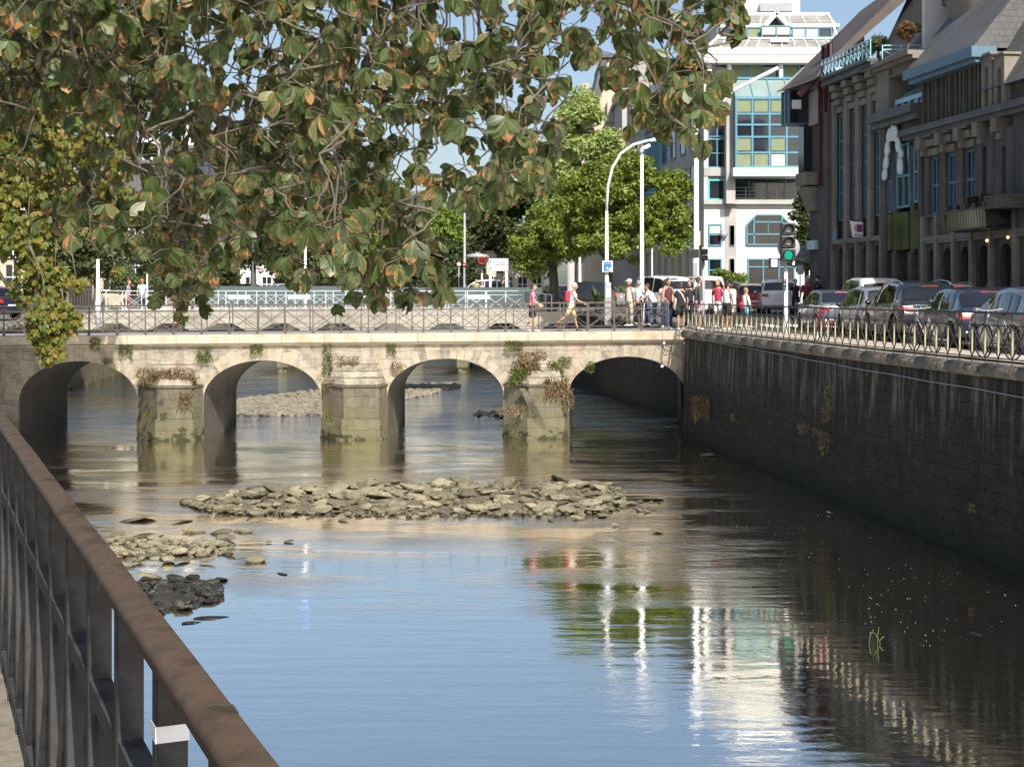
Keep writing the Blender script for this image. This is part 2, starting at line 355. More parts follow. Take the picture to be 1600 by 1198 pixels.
# ---------------- river, ground, quays ----------------
RB=[(14.5,-8),(12.0,5),(10.45,15),(9.05,24.9),(8.05,32),(7.4,38),(6.95,42),(6.45,46),(5.95,49.4),(6.3,53),(6.7,55.8),(4.0,71.6),(1.5,92),(-3,120),(-12,190)]
LB=[(3.84,-8),(.42,0),(-3.85,10),(-8.12,20),(-12.39,30),(-15.8,38),(-17.2,43),(-18.0,47.5),(-19.5,53),(-22.9,73),(-23.9,86),(-27,120),(-38,190)]
def gzR(Y): return float(np.interp(Y,[-10,48,58,68,100,190],[3.60,3.63,3.82,4.0,4.15,4.4]))
def gzL(Y): return float(np.interp(Y,[-10,30,47,60,100,190],[3.33,3.36,3.5,3.8,4.2,4.4]))
def bankx(B,Y): ys=[p[1] for p in B]; return float(np.interp(Y,ys,[p[0] for p in B]))
ys=sorted(set([p[1] for p in RB]+[p[1] for p in LB]))
g=MB()
for a,b in zip(ys[:-1],ys[1:]):
    for sgn,B,gz in ((-1,LB,gzL),(1,RB,gzR)):
        off=.45*sgn
        xa,xb=bankx(B,a)+off,bankx(B,b)+off
        for e0,e1 in ((0,30),(30,900)):
            p=[(xa+sgn*e0,a,gz(a)),(xb+sgn*e0,b,gz(b)),(xb+sgn*e1,b,gz(b)),(xa+sgn*e1,a,gz(a))]
            g.quad(*(p if sgn<0 else p[::-1]))
g.quad((-940,190,4.4),(890,190,4.4),(2500,2600,4.4),(-2500,2600,4.4))
g.quad((-12,190,4.4),(-38,190,4.4),(-38,190,-1),(-12,190,-1))
g.quad((-900,-8,3.33),(-900,-90,3.33),(3.84,-90,3.33),(3.84,-8,3.33)); g.quad((14.9,-8,3.6),(14.9,-90,3.6),(900,-90,3.6),(900,-8,3.6))
tag(g.build('ground',M['ground'],recalc=False),kind='structure')
b=MB(); b.quad((-60,-90,0),(60,-90,0),(60,195,0),(-60,195,0)); tag(b.build('river_water',M['water'],recalc=False),kind='structure')
b=MB(); b.quad((-60,-90,-1),(60,-90,-1),(60,195,-1),(-60,195,-1)); tag(b.build('river_bed',M['mud'],recalc=False),kind='structure')

def strip(B,y0,y1,o0,o1,gz,dz,sgn,uvs=1):
    """paved strip beside a bank between offsets o0,o1"""
    s=MB(); yy=[y0]+[p[1] for p in B if y0<p[1]<y1]+[y1]; L=0
    for a,c in zip(yy[:-1],yy[1:]):
        xa,xc=bankx(B,a),bankx(B,c); d=math.hypot(c-a,xc-xa)
        p=[(xa+sgn*o0,a,gz(a)+dz),(xc+sgn*o0,c,gz(c)+dz),(xc+sgn*o1,c,gz(c)+dz),(xa+sgn*o1,a,gz(a)+dz)]
        uv=[(L,o0),(L+d,o0),(L+d,o1),(L,o1)]
        if sgn>0: p=p[::-1]; uv=uv[::-1]
        s.quad(*p,uv=uv); L+=d
    return s
tag(strip(LB,-8,47,.4,3.2,gzL,.012,-1).build('left_quay_pavement',M['setts'],recalc=False),kind='structure')
tag(strip(LB,-8,190,3.2,12,gzL,.006,-1).build('left_bank_road',M['asphalt'],recalc=False),kind='structure')
tag(strip(RB,-8,49,.3,1.9,gzR,.10,1).build('right_quay_pavement',M['sandpave'],recalc=False),kind='structure')
k=MB()
yy=[-8]+[p[1] for p in RB if -8<p[1]<49]+[49]
for a,c in zip(yy[:-1],yy[1:]):
    xa,xc=bankx(RB,a)+1.9,bankx(RB,c)+1.9
    k.hexa([(xa,a,gzR(a)-.1),(xa+.15,a,gzR(a)-.1),(xc+.15,c,gzR(c)-.1),(xc,c,gzR(c)-.1),(xa,a,gzR(a)+.103),(xa+.15,a,gzR(a)+.103),(xc+.15,c,gzR(c)+.103),(xc,c,gzR(c)+.103)])
tag(k.build('right_quay_kerb',M['coping']),kind='structure')
tag(strip(RB,-8,56,2.06,11.5,gzR,.008,1).build('right_bank_road',M['asphalt'],recalc=False),kind='structure')
s=MB(); s.quad((0.5,52.6,3.84),(9,52.6,3.84),(16,92,4.17),(4.5,92,4.17)); 
s=MB()
for a,c in zip(range(52,92,4),range(56,96,4)):
    s.quad((bankx(RB,a)+2.2,a,gzR(a)+.012),(bankx(RB,c)+2.2,c,gzR(c)+.012),(40,c,gzR(c)+.012),(40,a,gzR(a)+.012))
tag(s.build('crossroads_surface',M['asphalt'],recalc=True),kind='structure')
# lane line and crossing stripes on the right bank road
s=MB()
for i in range(12):
    y=6+i*3.4; s.quad((12.55,y,gzR(y)+.013),(12.67,y,gzR(y)+.013),(12.67,y+1.6,gzR(y+1.6)+.013),(12.55,y+1.6,gzR(y+1.6)+.013))
for i in range(7):
    x=8.6+i*1.0; s.quad((x,52.4,gzR(52.4)+.018),(x+.5,52.4,gzR(52.4)+.018),(x+.5,55,gzR(55)+.018),(x,55,gzR(55)+.018))
tag(s.build('road_markings',M['whitepaint']),kind='structure')

def wallrun(name,B,y0,y1,gz,sgn,label,batter=.0,copr=.13,cop=True,mat='quaywall',cmat='quaycoping'):
    yy=[y0]+[p[1] for p in B if y0<p[1]<y1]+[y1]
    xs=[bankx(B,y) for y in yy]
    root=empty(name,(xs[0],y0,0),0,label,'wall')
    m=MB(); L=0
    for i in range(len(yy)-1):
        a,c,xa,xc=yy[i],yy[i+1],xs[i],xs[i+1]; d=math.hypot(c-a,xc-xa)
        za,zc=gz(a)-.2,gz(c)-.2
        m.quad((xa-sgn*batter,a,-1),(xc-sgn*batter,c,-1),(xc,c,zc),(xa,a,za),uv=[(L,-1),(L+d,-1),(L+d,zc),(L,za)])
        m.quad((xa+sgn*.7,a,-1),(xc+sgn*.7,c,-1),(xc+sgn*.7,c,zc),(xa+sgn*.7,a,za))
        m.quad((xa,a,za),(xc,c,zc),(xc+sgn*.7,c,zc),(xa+sgn*.7,a,za)); L+=d
    m.build('wall_face',M[mat],root,recalc=False)
    if cop:
        m=MB(); L=0
        prof=[(-.06,-.2),(-.12,-.17),(-.15,-.1),(-.14,-.02),(-.08,.035),(.02,.06),(.46,.06),(.46,-.2)]
        # sections of coping stones about 1.2 m long
        pts=[]
        for i in range(len(yy)-1):
            n=max(1,int(math.hypot(yy[i+1]-yy[i],xs[i+1]-xs[i])/1.2))
            for j in range(n): pts.append((xs[i]+(xs[i+1]-xs[i])*j/n, yy[i]+(yy[i+1]-yy[i])*j/n))
        pts.append((xs[-1],yy[-1]))
        for i in range(len(pts)-1):
            (xa,a),(xc,c)=pts[i],pts[i+1]; c2=c-.012*(1 if c>a else -1); jit=random.uniform(-.008,.008)
            n=len(m.v)
            for (x,y) in ((xa,a),(xc+(xa-xc)*.01,c2)):
                for (o,z) in prof: m.v.append((x+sgn*(o+jit),y,gz(y)+z+jit*.5))
            q=len(prof)
            for j in range(q): m.face((n+j,n+(j+1)%q,n+q+(j+1)%q,n+q+j),None,j<5)
            m.face([n+j for j in range(q)][::-1]); m.face([n+q+j for j in range(q)])
        m.build('coping',M[cmat],root)
    return root
wr=wallrun('quay_wall',RB,-8,49.0,gzR,1,'tall damp shade-darkened stone quay wall along the right side of the river below the parked cars',batter=.12)
# long pipe / cable under the coping
m=MB(); pts=[]
for y in np.linspace(6,48,60):
    pts.append((bankx(RB,y)-.03,y,3.45-.0135*(48-y)+.008*math.sin(y*1.7)))
m.tube(pts,.012,5); m.build('cable',M['greymetal'],wr)
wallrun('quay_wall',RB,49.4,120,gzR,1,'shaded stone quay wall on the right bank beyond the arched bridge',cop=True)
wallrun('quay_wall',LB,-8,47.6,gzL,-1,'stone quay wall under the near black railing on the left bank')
wl=wallrun('quay_wall',LB,52,120,gzL,-1,'mossy quay wall on the left bank seen through the leftmost bridge arch',mat='pier')

# ---------------- the arched stone bridge ----------------
def fy(X): return 49.1+.06*X
def zt(X): return 3.635+.0065*X
def fx(px):                              # X on the bridge face for a photo column
    X=(px-800)/2200*49
    for _ in range(4): X=(px-800)/2200*fy(X)
    return X
br=empty('stone_bridge',(fx(556),fy(fx(556)),0),0,'pale stone arched bridge with four arches and weedy piers across the river','bridge')
OP=[(30,215,564),(318,502,563),(605,787,560),(888,1071,557)]
W_=4.3; SK=.068
def face_pt(X,z,dy=0): return (X+SK*dy, fy(X)+dy, z)
arches=[]
STEPS=0
for a,b_,ya in OP:
    x0,x1=fx(a),fx(b_); za=EYE-(ya-460)*fy((x0+x1)/2)/F; arches.append((x0,x1,za,za-1.33))
XL,XR=-21.5,6.05
N=28
def arch_curve(x0,x1,za,zs,n=N):
    cx=(x0+x1)/2; rx=(x1-x0)/2
    return [(cx-rx*math.cos(math.pi*i/n), zs+(za-zs)*math.sin(math.pi*i/n)) for i in range(n+1)]
TOPZ=lambda X: zt(X)-.38
solid=[]; prev=XL
for x0,x1,za,zs in arches: solid.append((prev,x0)); prev=x1
solid.append((prev,XR))
fronts={0:MB(),W_:MB()}
for a,b_ in solid:
    for dy in (0,W_):
        fronts[dy].quad(face_pt(a,-1,dy),face_pt(b_,-1,dy),face_pt(b_,TOPZ(b_),dy),face_pt(a,TOPZ(a),dy))
for x0,x1,za,zs in arches:
    c=arch_curve(x0,x1,za,zs)
    for (xa,z1),(xb,z2) in zip(c[:-1],c[1:]):
        for dy in (0,W_): fronts[dy].quad(face_pt(xa,z1,dy),face_pt(xb,z2,dy),face_pt(xb,TOPZ(xb),dy),face_pt(xa,TOPZ(xa),dy))
for dy in fronts: fronts[dy].build('spandrel_wall',M['bridge'],br,recalc=False)
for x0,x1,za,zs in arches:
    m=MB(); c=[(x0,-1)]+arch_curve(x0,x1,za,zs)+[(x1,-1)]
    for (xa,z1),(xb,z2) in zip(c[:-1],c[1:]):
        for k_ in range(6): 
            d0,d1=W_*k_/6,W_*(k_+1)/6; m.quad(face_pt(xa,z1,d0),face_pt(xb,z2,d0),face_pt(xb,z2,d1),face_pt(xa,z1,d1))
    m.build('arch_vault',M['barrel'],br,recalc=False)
    # voussoirs: wedge stones slightly proud of the face
    m=MB(); nst=25; cx=(x0+x1)/2; rx=(x1-x0)/2; rz=za-zs
    for i in range(nst):
        t0,t1=math.pi*i/nst+.004,math.pi*(i+1)/nst-.004
        out=random.uniform(.32,.56); pr=random.uniform(-.004,.012)
        ps=[]
        for (t_,o_) in ((t0,0),(t1,0),(t1,out),(t0,out)):
            nx,nz=math.cos(t_)/rx,math.sin(t_)/rz; l=math.hypot(nx,nz); 
            ps.append((cx-rx*math.cos(t_)-nx/l*o_, zs+rz*math.sin(t_)+nz/l*o_))
        ps=[(x,min(z,TOPZ(x)-.02)) for x,z in ps]
        m.hexa([face_pt(x,z,.02) for x,z in ps]+[face_pt(x,z,-pr) for x,z in ps])
    bevel(m.build('arch_ring',M['voussoir'],br),.012,1)
# coping band, string course
m=MB(); m2=MB(); x=XL
while x<XR-.01:
    L=min(random.uniform(1.0,2.2),XR-x); x1=x+L-.008; j=random.uniform(-.006,.006)
    m.hexa([face_pt(x,zt(x)-.31,-.13+j),face_pt(x1,zt(x1)-.31,-.13+j),face_pt(x1,zt(x1)-.31,.35),face_pt(x,zt(x)-.31,.35),face_pt(x,zt(x),-.13+j),face_pt(x1,zt(x1),-.13+j),face_pt(x1,zt(x1),.35),face_pt(x,zt(x),.35)])
    m2.hexa([face_pt(x,zt(x)-.385,-.07),face_pt(x1,zt(x1)-.385,-.07),face_pt(x1,zt(x1)-.385,.3),face_pt(x,zt(x)-.385,.3),face_pt(x,zt(x)-.325,-.19+j),face_pt(x1,zt(x1)-.325,-.19+j),face_pt(x1,zt(x1)-.325,.3),face_pt(x,zt(x)-.325,.3)])
    x+=L
bevel(m.build('coping',M['coping'],br),.014,2); m2.build('string_course',M['coping'],br)
m=MB(); m.hexa([face_pt(XL,zt(XL)-.38,.35),face_pt(XR,zt(XR)-.38,.35),face_pt(XR,zt(XR)-.38,W_),face_pt(XL,zt(XL)-.38,W_),face_pt(XL,zt(XL)-.02,.35),face_pt(XR,zt(XR)-.02,.35),face_pt(XR,zt(XR)-.02,W_),face_pt(XL,zt(XL)-.02,W_)])
m.build('deck',M['deck'],br)
# cutwater piers
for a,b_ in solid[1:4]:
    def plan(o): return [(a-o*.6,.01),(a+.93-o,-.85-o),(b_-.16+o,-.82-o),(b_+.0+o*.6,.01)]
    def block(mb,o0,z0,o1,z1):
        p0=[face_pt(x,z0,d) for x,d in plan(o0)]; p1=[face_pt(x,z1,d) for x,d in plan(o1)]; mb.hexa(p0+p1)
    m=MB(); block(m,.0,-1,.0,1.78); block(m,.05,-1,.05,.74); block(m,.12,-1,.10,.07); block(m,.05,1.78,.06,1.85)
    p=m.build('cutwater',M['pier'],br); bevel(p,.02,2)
    m=MB(); nst=4
    for i in range(nst):
        z0,z1=1.86+.23*i,1.86+.23*(i+1)-.012; f0,f1=1-i/nst*.98,1-(i+.72)/nst*.98
        def pl(f): return [face_pt(a+.05+(1-f)*.28,0,.01),face_pt(a+.05+.9*(1-.25*(1-f)),0,-.83*f+.02),face_pt(b_-.2-(1-f)*.25,0,-.8*f+.02),face_pt(b_-.03-(1-f)*.28,0,.01)]
        m.hexa([(x,y,z0) for x,y,_ in pl(f0)]+[(x,y,z1) for x,y,_ in pl(f1)])
    bevel(m.build('stepped_cap',M['bridge'],p,world=False),.02,2)
# ---------------- railings ----------------
def path_frames(path,spacing):
    """points every `spacing` along the 3D polyline"""
    path=[Vector(p) for p in path]; out=[path[0]]; acc=0; d=0
    for a,c in zip(path[:-1],path[1:]):
        L=(c-a).length; s=spacing-acc
        while s<=L: out.append(a+(c-a)*(s/L)); s+=spacing
        acc=(L-(s-spacing))
    return out
def railing(name,path,spacing,label,mat,h=1.0,rails=(),pale=None,xz=None,post=(.03,.03),foot=True,extra=None,diag=.016,cat='railing',toprail=None,topmat=None,midvert=False,xper=1):
    pts=path_frames(path,spacing); root=empty(name,pts[0],0,label,cat)
    pm=MB(); a,b_=post; pm.box(-a/2,a/2,-b_/2,b_/2,0,h)
    if foot: pm.box(-a*1.1,a*1.1,-b_*1.1,b_*1.1,-.005,.07); pm.box(-a*.75,a*.75,-b_*.75,b_*.75,.07,.12)
    pm.mi=1
    if pale: pm.box(-.013,.013,-b_/2-.006,-b_/2,pale[0],pale[1]); pm.box(-a/2-.003,-a/2,-.012,.012,pale[0],pale[1]); pm.box(a/2,a/2+.003,-.012,.012,pale[0],pale[1]); pm.box(-.013,.013,b_/2,b_/2+.006,pale[0],pale[1])  # strips in the sunlit colour laid over the post faces
    pm.mi=0
    first=None
    for i,p in enumerate(pts):
        q=pts[min(i+1,len(pts)-1)]; o_=pts[max(i-1,0)]; d=q-o_
        if first is None: first=pm.build('post',[M[mat],M['sunlitiron']],None); o=first
        else: o=bpy.data.objects.new('post',first.data); COL.objects.link(o)
        o.parent=root; o.location=p-pts[0]; o.rotation_euler=(0,0,math.atan2(d.y,d.x))
    def sweep(z,a,b_,nm,mt,round_=False):
        m=MB()
        for p,q in zip(pts[:-1],pts[1:]):
            P_,Q_=Vector(p)+Vector((0,0,z)),Vector(q)+Vector((0,0,z)); e=(Q_-P_).normalized()*.002
            m.bar(P_-e,Q_+e,a,b_)
        return m.build(nm,M[mt],root)
    tr=toprail or (.05,.03); tm=topmat or mat
    sweep(h,tr[0],tr[1],'top_rail',tm)
    for z,a_,b2 in rails: sweep(z,a_,b2,'rail',mat)
    if xz:
        m=MB()
        for p,q in zip(pts[:-1],pts[1:]):
            p=Vector(p); q=Vector(q); n_=(q-p).cross(Vector((0,0,1))).normalized()*.008
            for z0,z1 in xz:
                for j in range(xper):
                    A=p+(q-p)*j/xper; B_=p+(q-p)*(j+1)/xper
                    m.bar(A+n_+Vector((0,0,z0)),B_+n_+Vector((0,0,z1)),.012,diag,up=(0,0,1)); m.bar(A-n_+Vector((0,0,z1)),B_-n_+Vector((0,0,z0)),.012,diag)
                    if midvert: m.bar((A+B_)/2+Vector((0,0,z0)),(A+B_)/2+Vector((0,0,z1)),.012,.012)
        m.build('lattice',M[mat],root)
    return root,pts
# the bridge railings
for dy,lab,x_end in ((.1,'grey lattice railing on the near side of the arched bridge in front of the walkers',fx(1056)),(W_-.15,'grey lattice railing on the far side of the arched bridge behind the walkers',fx(1062))):
    path=[(x+SK*dy,fy(x)+dy,zt(x)) for x in np.linspace(XL+.3,x_end,12)]
    railing('bridge_railing',path,.955,lab,'ironlight',h=1.0,rails=((.8,.02,.03),(.57,.01,.014),(.1,.03,.03)),xz=((.11,.8),),post=(.04,.04),diag=.022,midvert=(dy>1))
# right quay railing
path=[(bankx(RB,y)-.02,y,gzR(y)+.06) for y in np.linspace(49.0,7,50)]
rq,_=railing('quay_railing',path,.52,'long black railing with narrow crosses along the right bank quay in front of the cars','irondark',h=.93,rails=((.70,.02,.022),(.1,.02,.022)),xz=((.1,.69),),post=(.018,.018),foot=False,toprail=(.045,.04),diag=.034,pale=(.13,.66))
# near left railing
def LR(Y,z): return Vector((.395-.427*Y,Y,z))
GZ=3.36
pts=[]; s=0; Y=.2
nr=empty('quay_railing',LR(1.6,GZ),0,'close black iron railing with a rusty brown handrail at the lower left','railing')
dirv=Vector((-.427,1,0)).normalized(); side=Vector((1,.427,0)).normalized()
m=MB(); prof=[(-.03,-.014),(-.031,.004),(-.024,.014),(0,.018),(.024,.014),(.031,.004),(.03,-.014)]
def wob(Y): return .0012*math.sin(Y*2.1)+.0008*math.sin(Y*5.3)
Ys=[-.6+i*.16 for i in range(int(38/.16))]; n0=len(m.v); q=len(prof)
for Y in Ys:
    c=LR(Y,4.4+wob(Y)*.6)+side*wob(Y*1.3)
    for o_,z in prof: v=c+side*o_+Vector((0,0,z)); m.v.append(tuple(v))
for i in range(len(Ys)-1):
    for j in range(q): m.face((n0+i*q+j,n0+i*q+(j+1)%q,n0+(i+1)*q+(j+1)%q,n0+(i+1)*q+j),None,True)
hr=m.build('handrail',M['handrail'],nr)
for i in range(8):
    m=MB(); c=LR(1.83+.88*(i-1),4.4); q0=[c+side*o_*1.02+Vector((0,0,z*1.05)) for o_,z in prof]; q1=[v+dirv*.002 for v in q0]; m.poly(q0); m.poly(q1[::-1])
    for j in range(len(q0)): k_=(j+1)%len(q0); m.quad(q0[j],q0[k_],q1[k_],q1[j])
    m.build('weld_joint',M['ironnear'],hr,world=False)
for z,hh_,ww in ((4.13,.02,.022),(3.47,.02,.022)):
    m=MB(); m.bar(LR(-.6,z),LR(37.5,z),ww*2,hh_*2); m.build('rail',M['ironnear'],nr)
Ysp=[]; y=1.335
while y<37.5: Ysp.append(y); y+=.405
pmm=MB(); pmm.box(-.024,.024,-.02,.02,0,4.385-GZ); pmm.box(-.055,.055,-.05,.05,-.01,.02)
first=None
for i,y in enumerate([.12,.525,.93]+Ysp):
    if first is None: first=bevel(pmm.build('post',M['ironnear'],None),.003,1); o=first
    else: o=first.copy(); COL.objects.link(o)
    o.parent=nr; o.location=LR(y,GZ)-nr.location; o.rotation_euler=(0,0,math.atan2(dirv.y,dirv.x)+R(90))
    if abs(y-(1.335+.405*2))<.01: tp=o
m=MB(); m.box(-.0255,.0255,-.0215,.0215,.915,.94); tb=m.build('tape_band',M['tape'],tp,world=False); tag(tb,'white tape band wound round the post')
m=MB()
yy=[.525,.93]+Ysp
for a,c in zip(yy[:-1],yy[1:]):
    mid=(a+c)/2
    m.bar(LR(a,3.47)+side*.008,LR(c,4.12)+side*.008,.008,.03,up=side); m.bar(LR(a,4.12)-side*.008,LR(c,3.47)-side*.008,.008,.03,up=side)
m.build('lattice',M['ironnear'],nr)

# ---------------- footbridge with white railings, and the road bridge beyond ----------------
YB=69.0; xa,xb=PX(165,YB),PX(862,YB)
fb=empty('footbridge',((xa+xb)/2,YB,0),0,'low concrete footbridge with white railings behind the arched bridge','bridge')
M['concrete']=noisy('pale_concrete',(.24,.225,.185),(.38,.355,.3),.7,.85,.3,20,.01,kind='pos')
zt2=PZ(487,YB); zb2=PZ(505,YB)
m=MB(); m.box(xa-3,xb+1.2,YB,YB+3.2,zb2,zt2)
nsp=8
for i in range(nsp+1):
    x=xa-1+(xb-xa)*i/nsp; m.hexa([(x-.35,YB+.02,zb2-.35),(x+.35,YB+.02,zb2-.35),(x+.35,YB+3.18,zb2-.35),(x-.35,YB+3.18,zb2-.35),(x-1.0,YB+.02,zb2),(x+1.0,YB+.02,zb2),(x+1.0,YB+3.18,zb2),(x-1.0,YB+3.18,zb2)])
m.build('deck_beam',M['concrete'],fb)
for px_ in (262,552,836):
    x=PX(px_,YB+1.5); m=MB(); m.box(x-.3,x+.3,YB+.6,YB+2.6,-1,zb2-.35); m.build('support',M['concrete'],fb)
for yy_,lab in ((YB+.1,'white footbridge railing nearest the arched bridge, with crosses'),(YB+3.0,'white footbridge railing on the far edge, with crosses')):
    path=[(xa,yy_,zt2),(xb-.9,yy_,zt2)]
    rr,pp=railing('footbridge_railing',path,.98,lab,'railpale',h=1.02,rails=((.82,.02,.025),(.08,.02,.025)),xz=((.1,.8),),post=(.045,.045),foot=False,toprail=(.045,.035),diag=.02)
    if yy_<YB+1:
        for i in range(3,len(pp)-1,3):
            m=MB(); m.box(pp[i].x+.1,pp[i].x+1.2,yy_-.03,yy_-.01,zt2+.62,zt2+.8)
            m.build('blue_panel',M['bluemetal'],rr)
    m=MB(); e=Vector((xb-.9,yy_,zt2)); m.bar(e+Vector((-.3,0,1.02)),e+Vector((.9,0,.82)),.05,.04); m.bar(e+Vector((.9,0,.0)),e+Vector((.9,0,.84)),.05,.05); m.bar(e+Vector((.6,0,.0)),e+Vector((.6,0,.84)),.04,.04); m.build('end_frame',M['railpale'],rr)
# second bridge
YC=92.0
rb=empty('road_bridge',(-10,YC,0),0,'low road bridge with blue-green parapet beyond the white-railed footbridge','bridge')
m=MB(); m.box(-26,2.5,YC,YC+12,3.5,4.2); m.build('deck_slab',M['concrete'],rb)
m=MB(); m.box(PX(305,YC),PX(560,YC),YC-.1,YC+.05,4.2,PZ(447,YC)); m.box(PX(560,YC),PX(850,YC),YC-.1,YC+.05,4.2,PZ(449,YC)); m.build('parapet',M['teal'],rb)
for px in (440,722):
    x=PX(px,88.5); m=MB(); m.box(x-.25,x+.25,YC-3.2,YC+10,-1,1.4); m.box(x-.35,x+.35,YC-3.3,YC+10,.35,1.5); m.build('support',M['pier'],rb)
    m=MB(); m.box(x-1.3,x+.4,YC-3.4,YC+10,1.5,1.85); m.build('crossbeam',M['pier'],rb)
    m=MB(); m.box(x-.2,x+.2,YC,YC+10,1.85,3.5); m.build('column',M['pier'],rb)
# dark picket railing left of the white one
path=[(PX(95,66),66,3.95),(PX(163,66),66,3.95)]
railing('picket_railing',path,.13,'dark picket railing at the left end of the white footbridge railing','ironlight',h=1.25,rails=((.15,.02,.03),),post=(.025,.025),foot=False)

# ---------------- stones and gravel in the river ----------------
def rock_mesh(seed,flat,rough=.35,sub=2):
    bm=bmesh.new(); bmesh.ops.create_icosphere(bm,subdivisions=sub,radius=1)
    rs=random.Random(seed); off=Vector((rs.uniform(0,99),rs.uniform(0,99),rs.uniform(0,99)))
    planes=[Vector((rs.gauss(0,1),rs.gauss(0,1),rs.gauss(0,.7))).normalized() for _ in range(9)]; ds=[rs.uniform(.5,.8) for _ in planes]
    for v in bm.verts:
        p=v.co.copy()
        for n_,d in zip(planes,ds):
            e=p.dot(n_)-d
            if e>0: p-=n_*e*.95
        p*=1+rough*.35*mnoise.noise(p*1.6+off)
        p.z*=flat; v.co=p
    me=bpy.data.meshes.new('rock'); bm.to_mesh(me); bm.free(); return me
dry=[rock_mesh(i,.27) for i in range(9)]; dark=[]
for me in dry: me.materials.append(M['rock'])
for i in range(5): me=rock_mesh(40+i,.34); me.materials.append(M['darkrock']); dark.append(me)
def add_rock(x,y,z,s,me,label,group=None,cat='stone',tilt=.17,asp=None):
    o=bpy.data.objects.new('river_stone',me); COL.objects.link(o); o.location=(x,y,z)
    a=asp or (random.uniform(.8,1.5),random.uniform(.65,1),random.uniform(.7,1.3)); o.scale=(s*a[0],s*a[1],s*a[2])
    o.rotation_euler=(random.gauss(0,tilt),random.gauss(0,tilt),random.uniform(0,6.28)); tag(o,label,cat,group); return o
rs=random.Random(3)
# main bar: photo outline on the water plane
top=[(285,778),(340,772),(400,762),(500,757),(600,752),(720,750),(850,750),(930,752),(975,765)]; bot=[(285,786),(320,800),(400,806),(520,806),(650,808),(780,808),(860,808),(960,800),(978,790)]
def bar_y(px,arr): return float(np.interp(px,[a[0] for a in arr],[a[1] for a in arr]))
m=MB(); cols=60
for i in range(cols+1):
    px=290+(970-290)*i/cols; a,c=bar_y(px,top)+3,bar_y(px,bot)
    for j in range(9):
        f=j/8; py=c+(a-c)*f; q=PW(px,py); ed=min(1,min(f,1-f)*5,min(i,cols-i)/5); m.v.append((q.x,q.y,-.08+.13*ed+.05*mnoise.noise(Vector((q.x*2,q.y*2,0)))))
for i in range(cols):
    for j in range(8): k_=i*9+j; m.face((k_,k_+9,k_+10,k_+1),None,True)
tag(m.build('gravel_bar_mud',M['mud'],recalc=False),'brown muddy gravel under the pale stones in mid river','gravel',kind='stuff')
n=0
for k_ in range(10):
    q=PW(rs.uniform(975,1040),rs.uniform(784,802)); add_rock(q.x,q.y,.01,rs.uniform(.09,.2),rs.choice(dry),'small flat stone in the thin tail of stones right of the bar','stones trailing off the right end of the bar')
for k_ in range(210):
    px=rs.uniform(288,976); a,c=bar_y(px,top)+4,bar_y(px,bot)-1
    f=rs.random()**.85; py=c+(a-c)*f
    q=PW(px,py); s=rs.choice((.15,.19,.23,.27,.31,.37))*(.75 if min(px-285,980-px)<40 else 1)
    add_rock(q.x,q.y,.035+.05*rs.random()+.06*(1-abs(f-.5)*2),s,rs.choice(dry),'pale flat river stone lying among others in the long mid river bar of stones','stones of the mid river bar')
for px,py,s,lab in ((1010,780,.62,'long flat slab of stone just off the right end of the stone bar'),(1028,832,.3,'small pale stone alone in the water right of the stone bar'),(963,822,.2,'tiny pale stone below the right end of the stone bar'),(940,806,.4,'flat greenish stone at the lower right edge of the bar'),(905,811,.36,'low rounded stone at the lower edge of the bar near its right end'),(860,813,.2,'small dark stone just below the bar'),(945,758,.42,'darker stone standing on the upper right end of the bar'),
   (1105,712,.55,'flat stone just above water near the foot of the right quay wall'),(1297,803,.22,'small mossy stone near the foot of the dark quay wall'),(215,812,.75,'long flat stone in the water left of the stone bar'),(285,815,.36,'rounded stone left of the stone bar near the long flat stone'),(225,838,.5,'thin flat stone showing just above the water left'),
   (305,831,.5,'mossy stone in the group of three left of the bar'),(345,833,.45,'stone with reddish base between two mossy ones'),(382,831,.42,'pale rounded stone at the right of the three left of the bar'),(320,852,.42,'mossy low stone above the left stone patch'),(400,877,.48,'single rounded boulder alone in the calm water left of centre'),(275,907,.4,'dark round boulder beside the dark stone heap'),
   (537,814,.25,'small pale stone below the left part of the bar'),(420,848,.16,'small reddish stone in the ripples left'),(451,847,.18,'small dark green stone in the ripples left of centre'),(233,902,.55,'pale topped stone at the upper left of the dark stone heap')):
    q=PW(px,py); dk=('dark' in lab and 'boulder' in lab)
    flat=(1.5,.8,.35) if ('flat' in lab or 'slab' in lab) else ((1.1,.9,1.5) if 'boulder' in lab else (1.2,.8,.8))
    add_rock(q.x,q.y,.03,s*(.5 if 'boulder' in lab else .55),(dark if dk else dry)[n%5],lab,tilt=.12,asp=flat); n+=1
for k_ in range(34):
    px=172+190*rs.random()**1.2; py=840+ (40*rs.random()) + (px-172)*.02
    if py>872 and px>330: continue
    q=PW(px,py); add_rock(q.x,q.y,.03+.07*rs.random(),rs.uniform(.1,.24),rs.choice(dry),'mossy stone in the low stone patch at the left bank','stones of the left bank patch')
for k_ in range(40):
    px=235+105*rs.random(); py=912+48*rs.random()
    if px>310 and py>945: continue
    q=PW(px,py); add_rock(q.x,q.y,.04+.06*rs.random(),rs.uniform(.1,.22),rs.choice(dark),'dark wet stone in the shaded stone heap near the left bank','dark stones of the shaded heap')
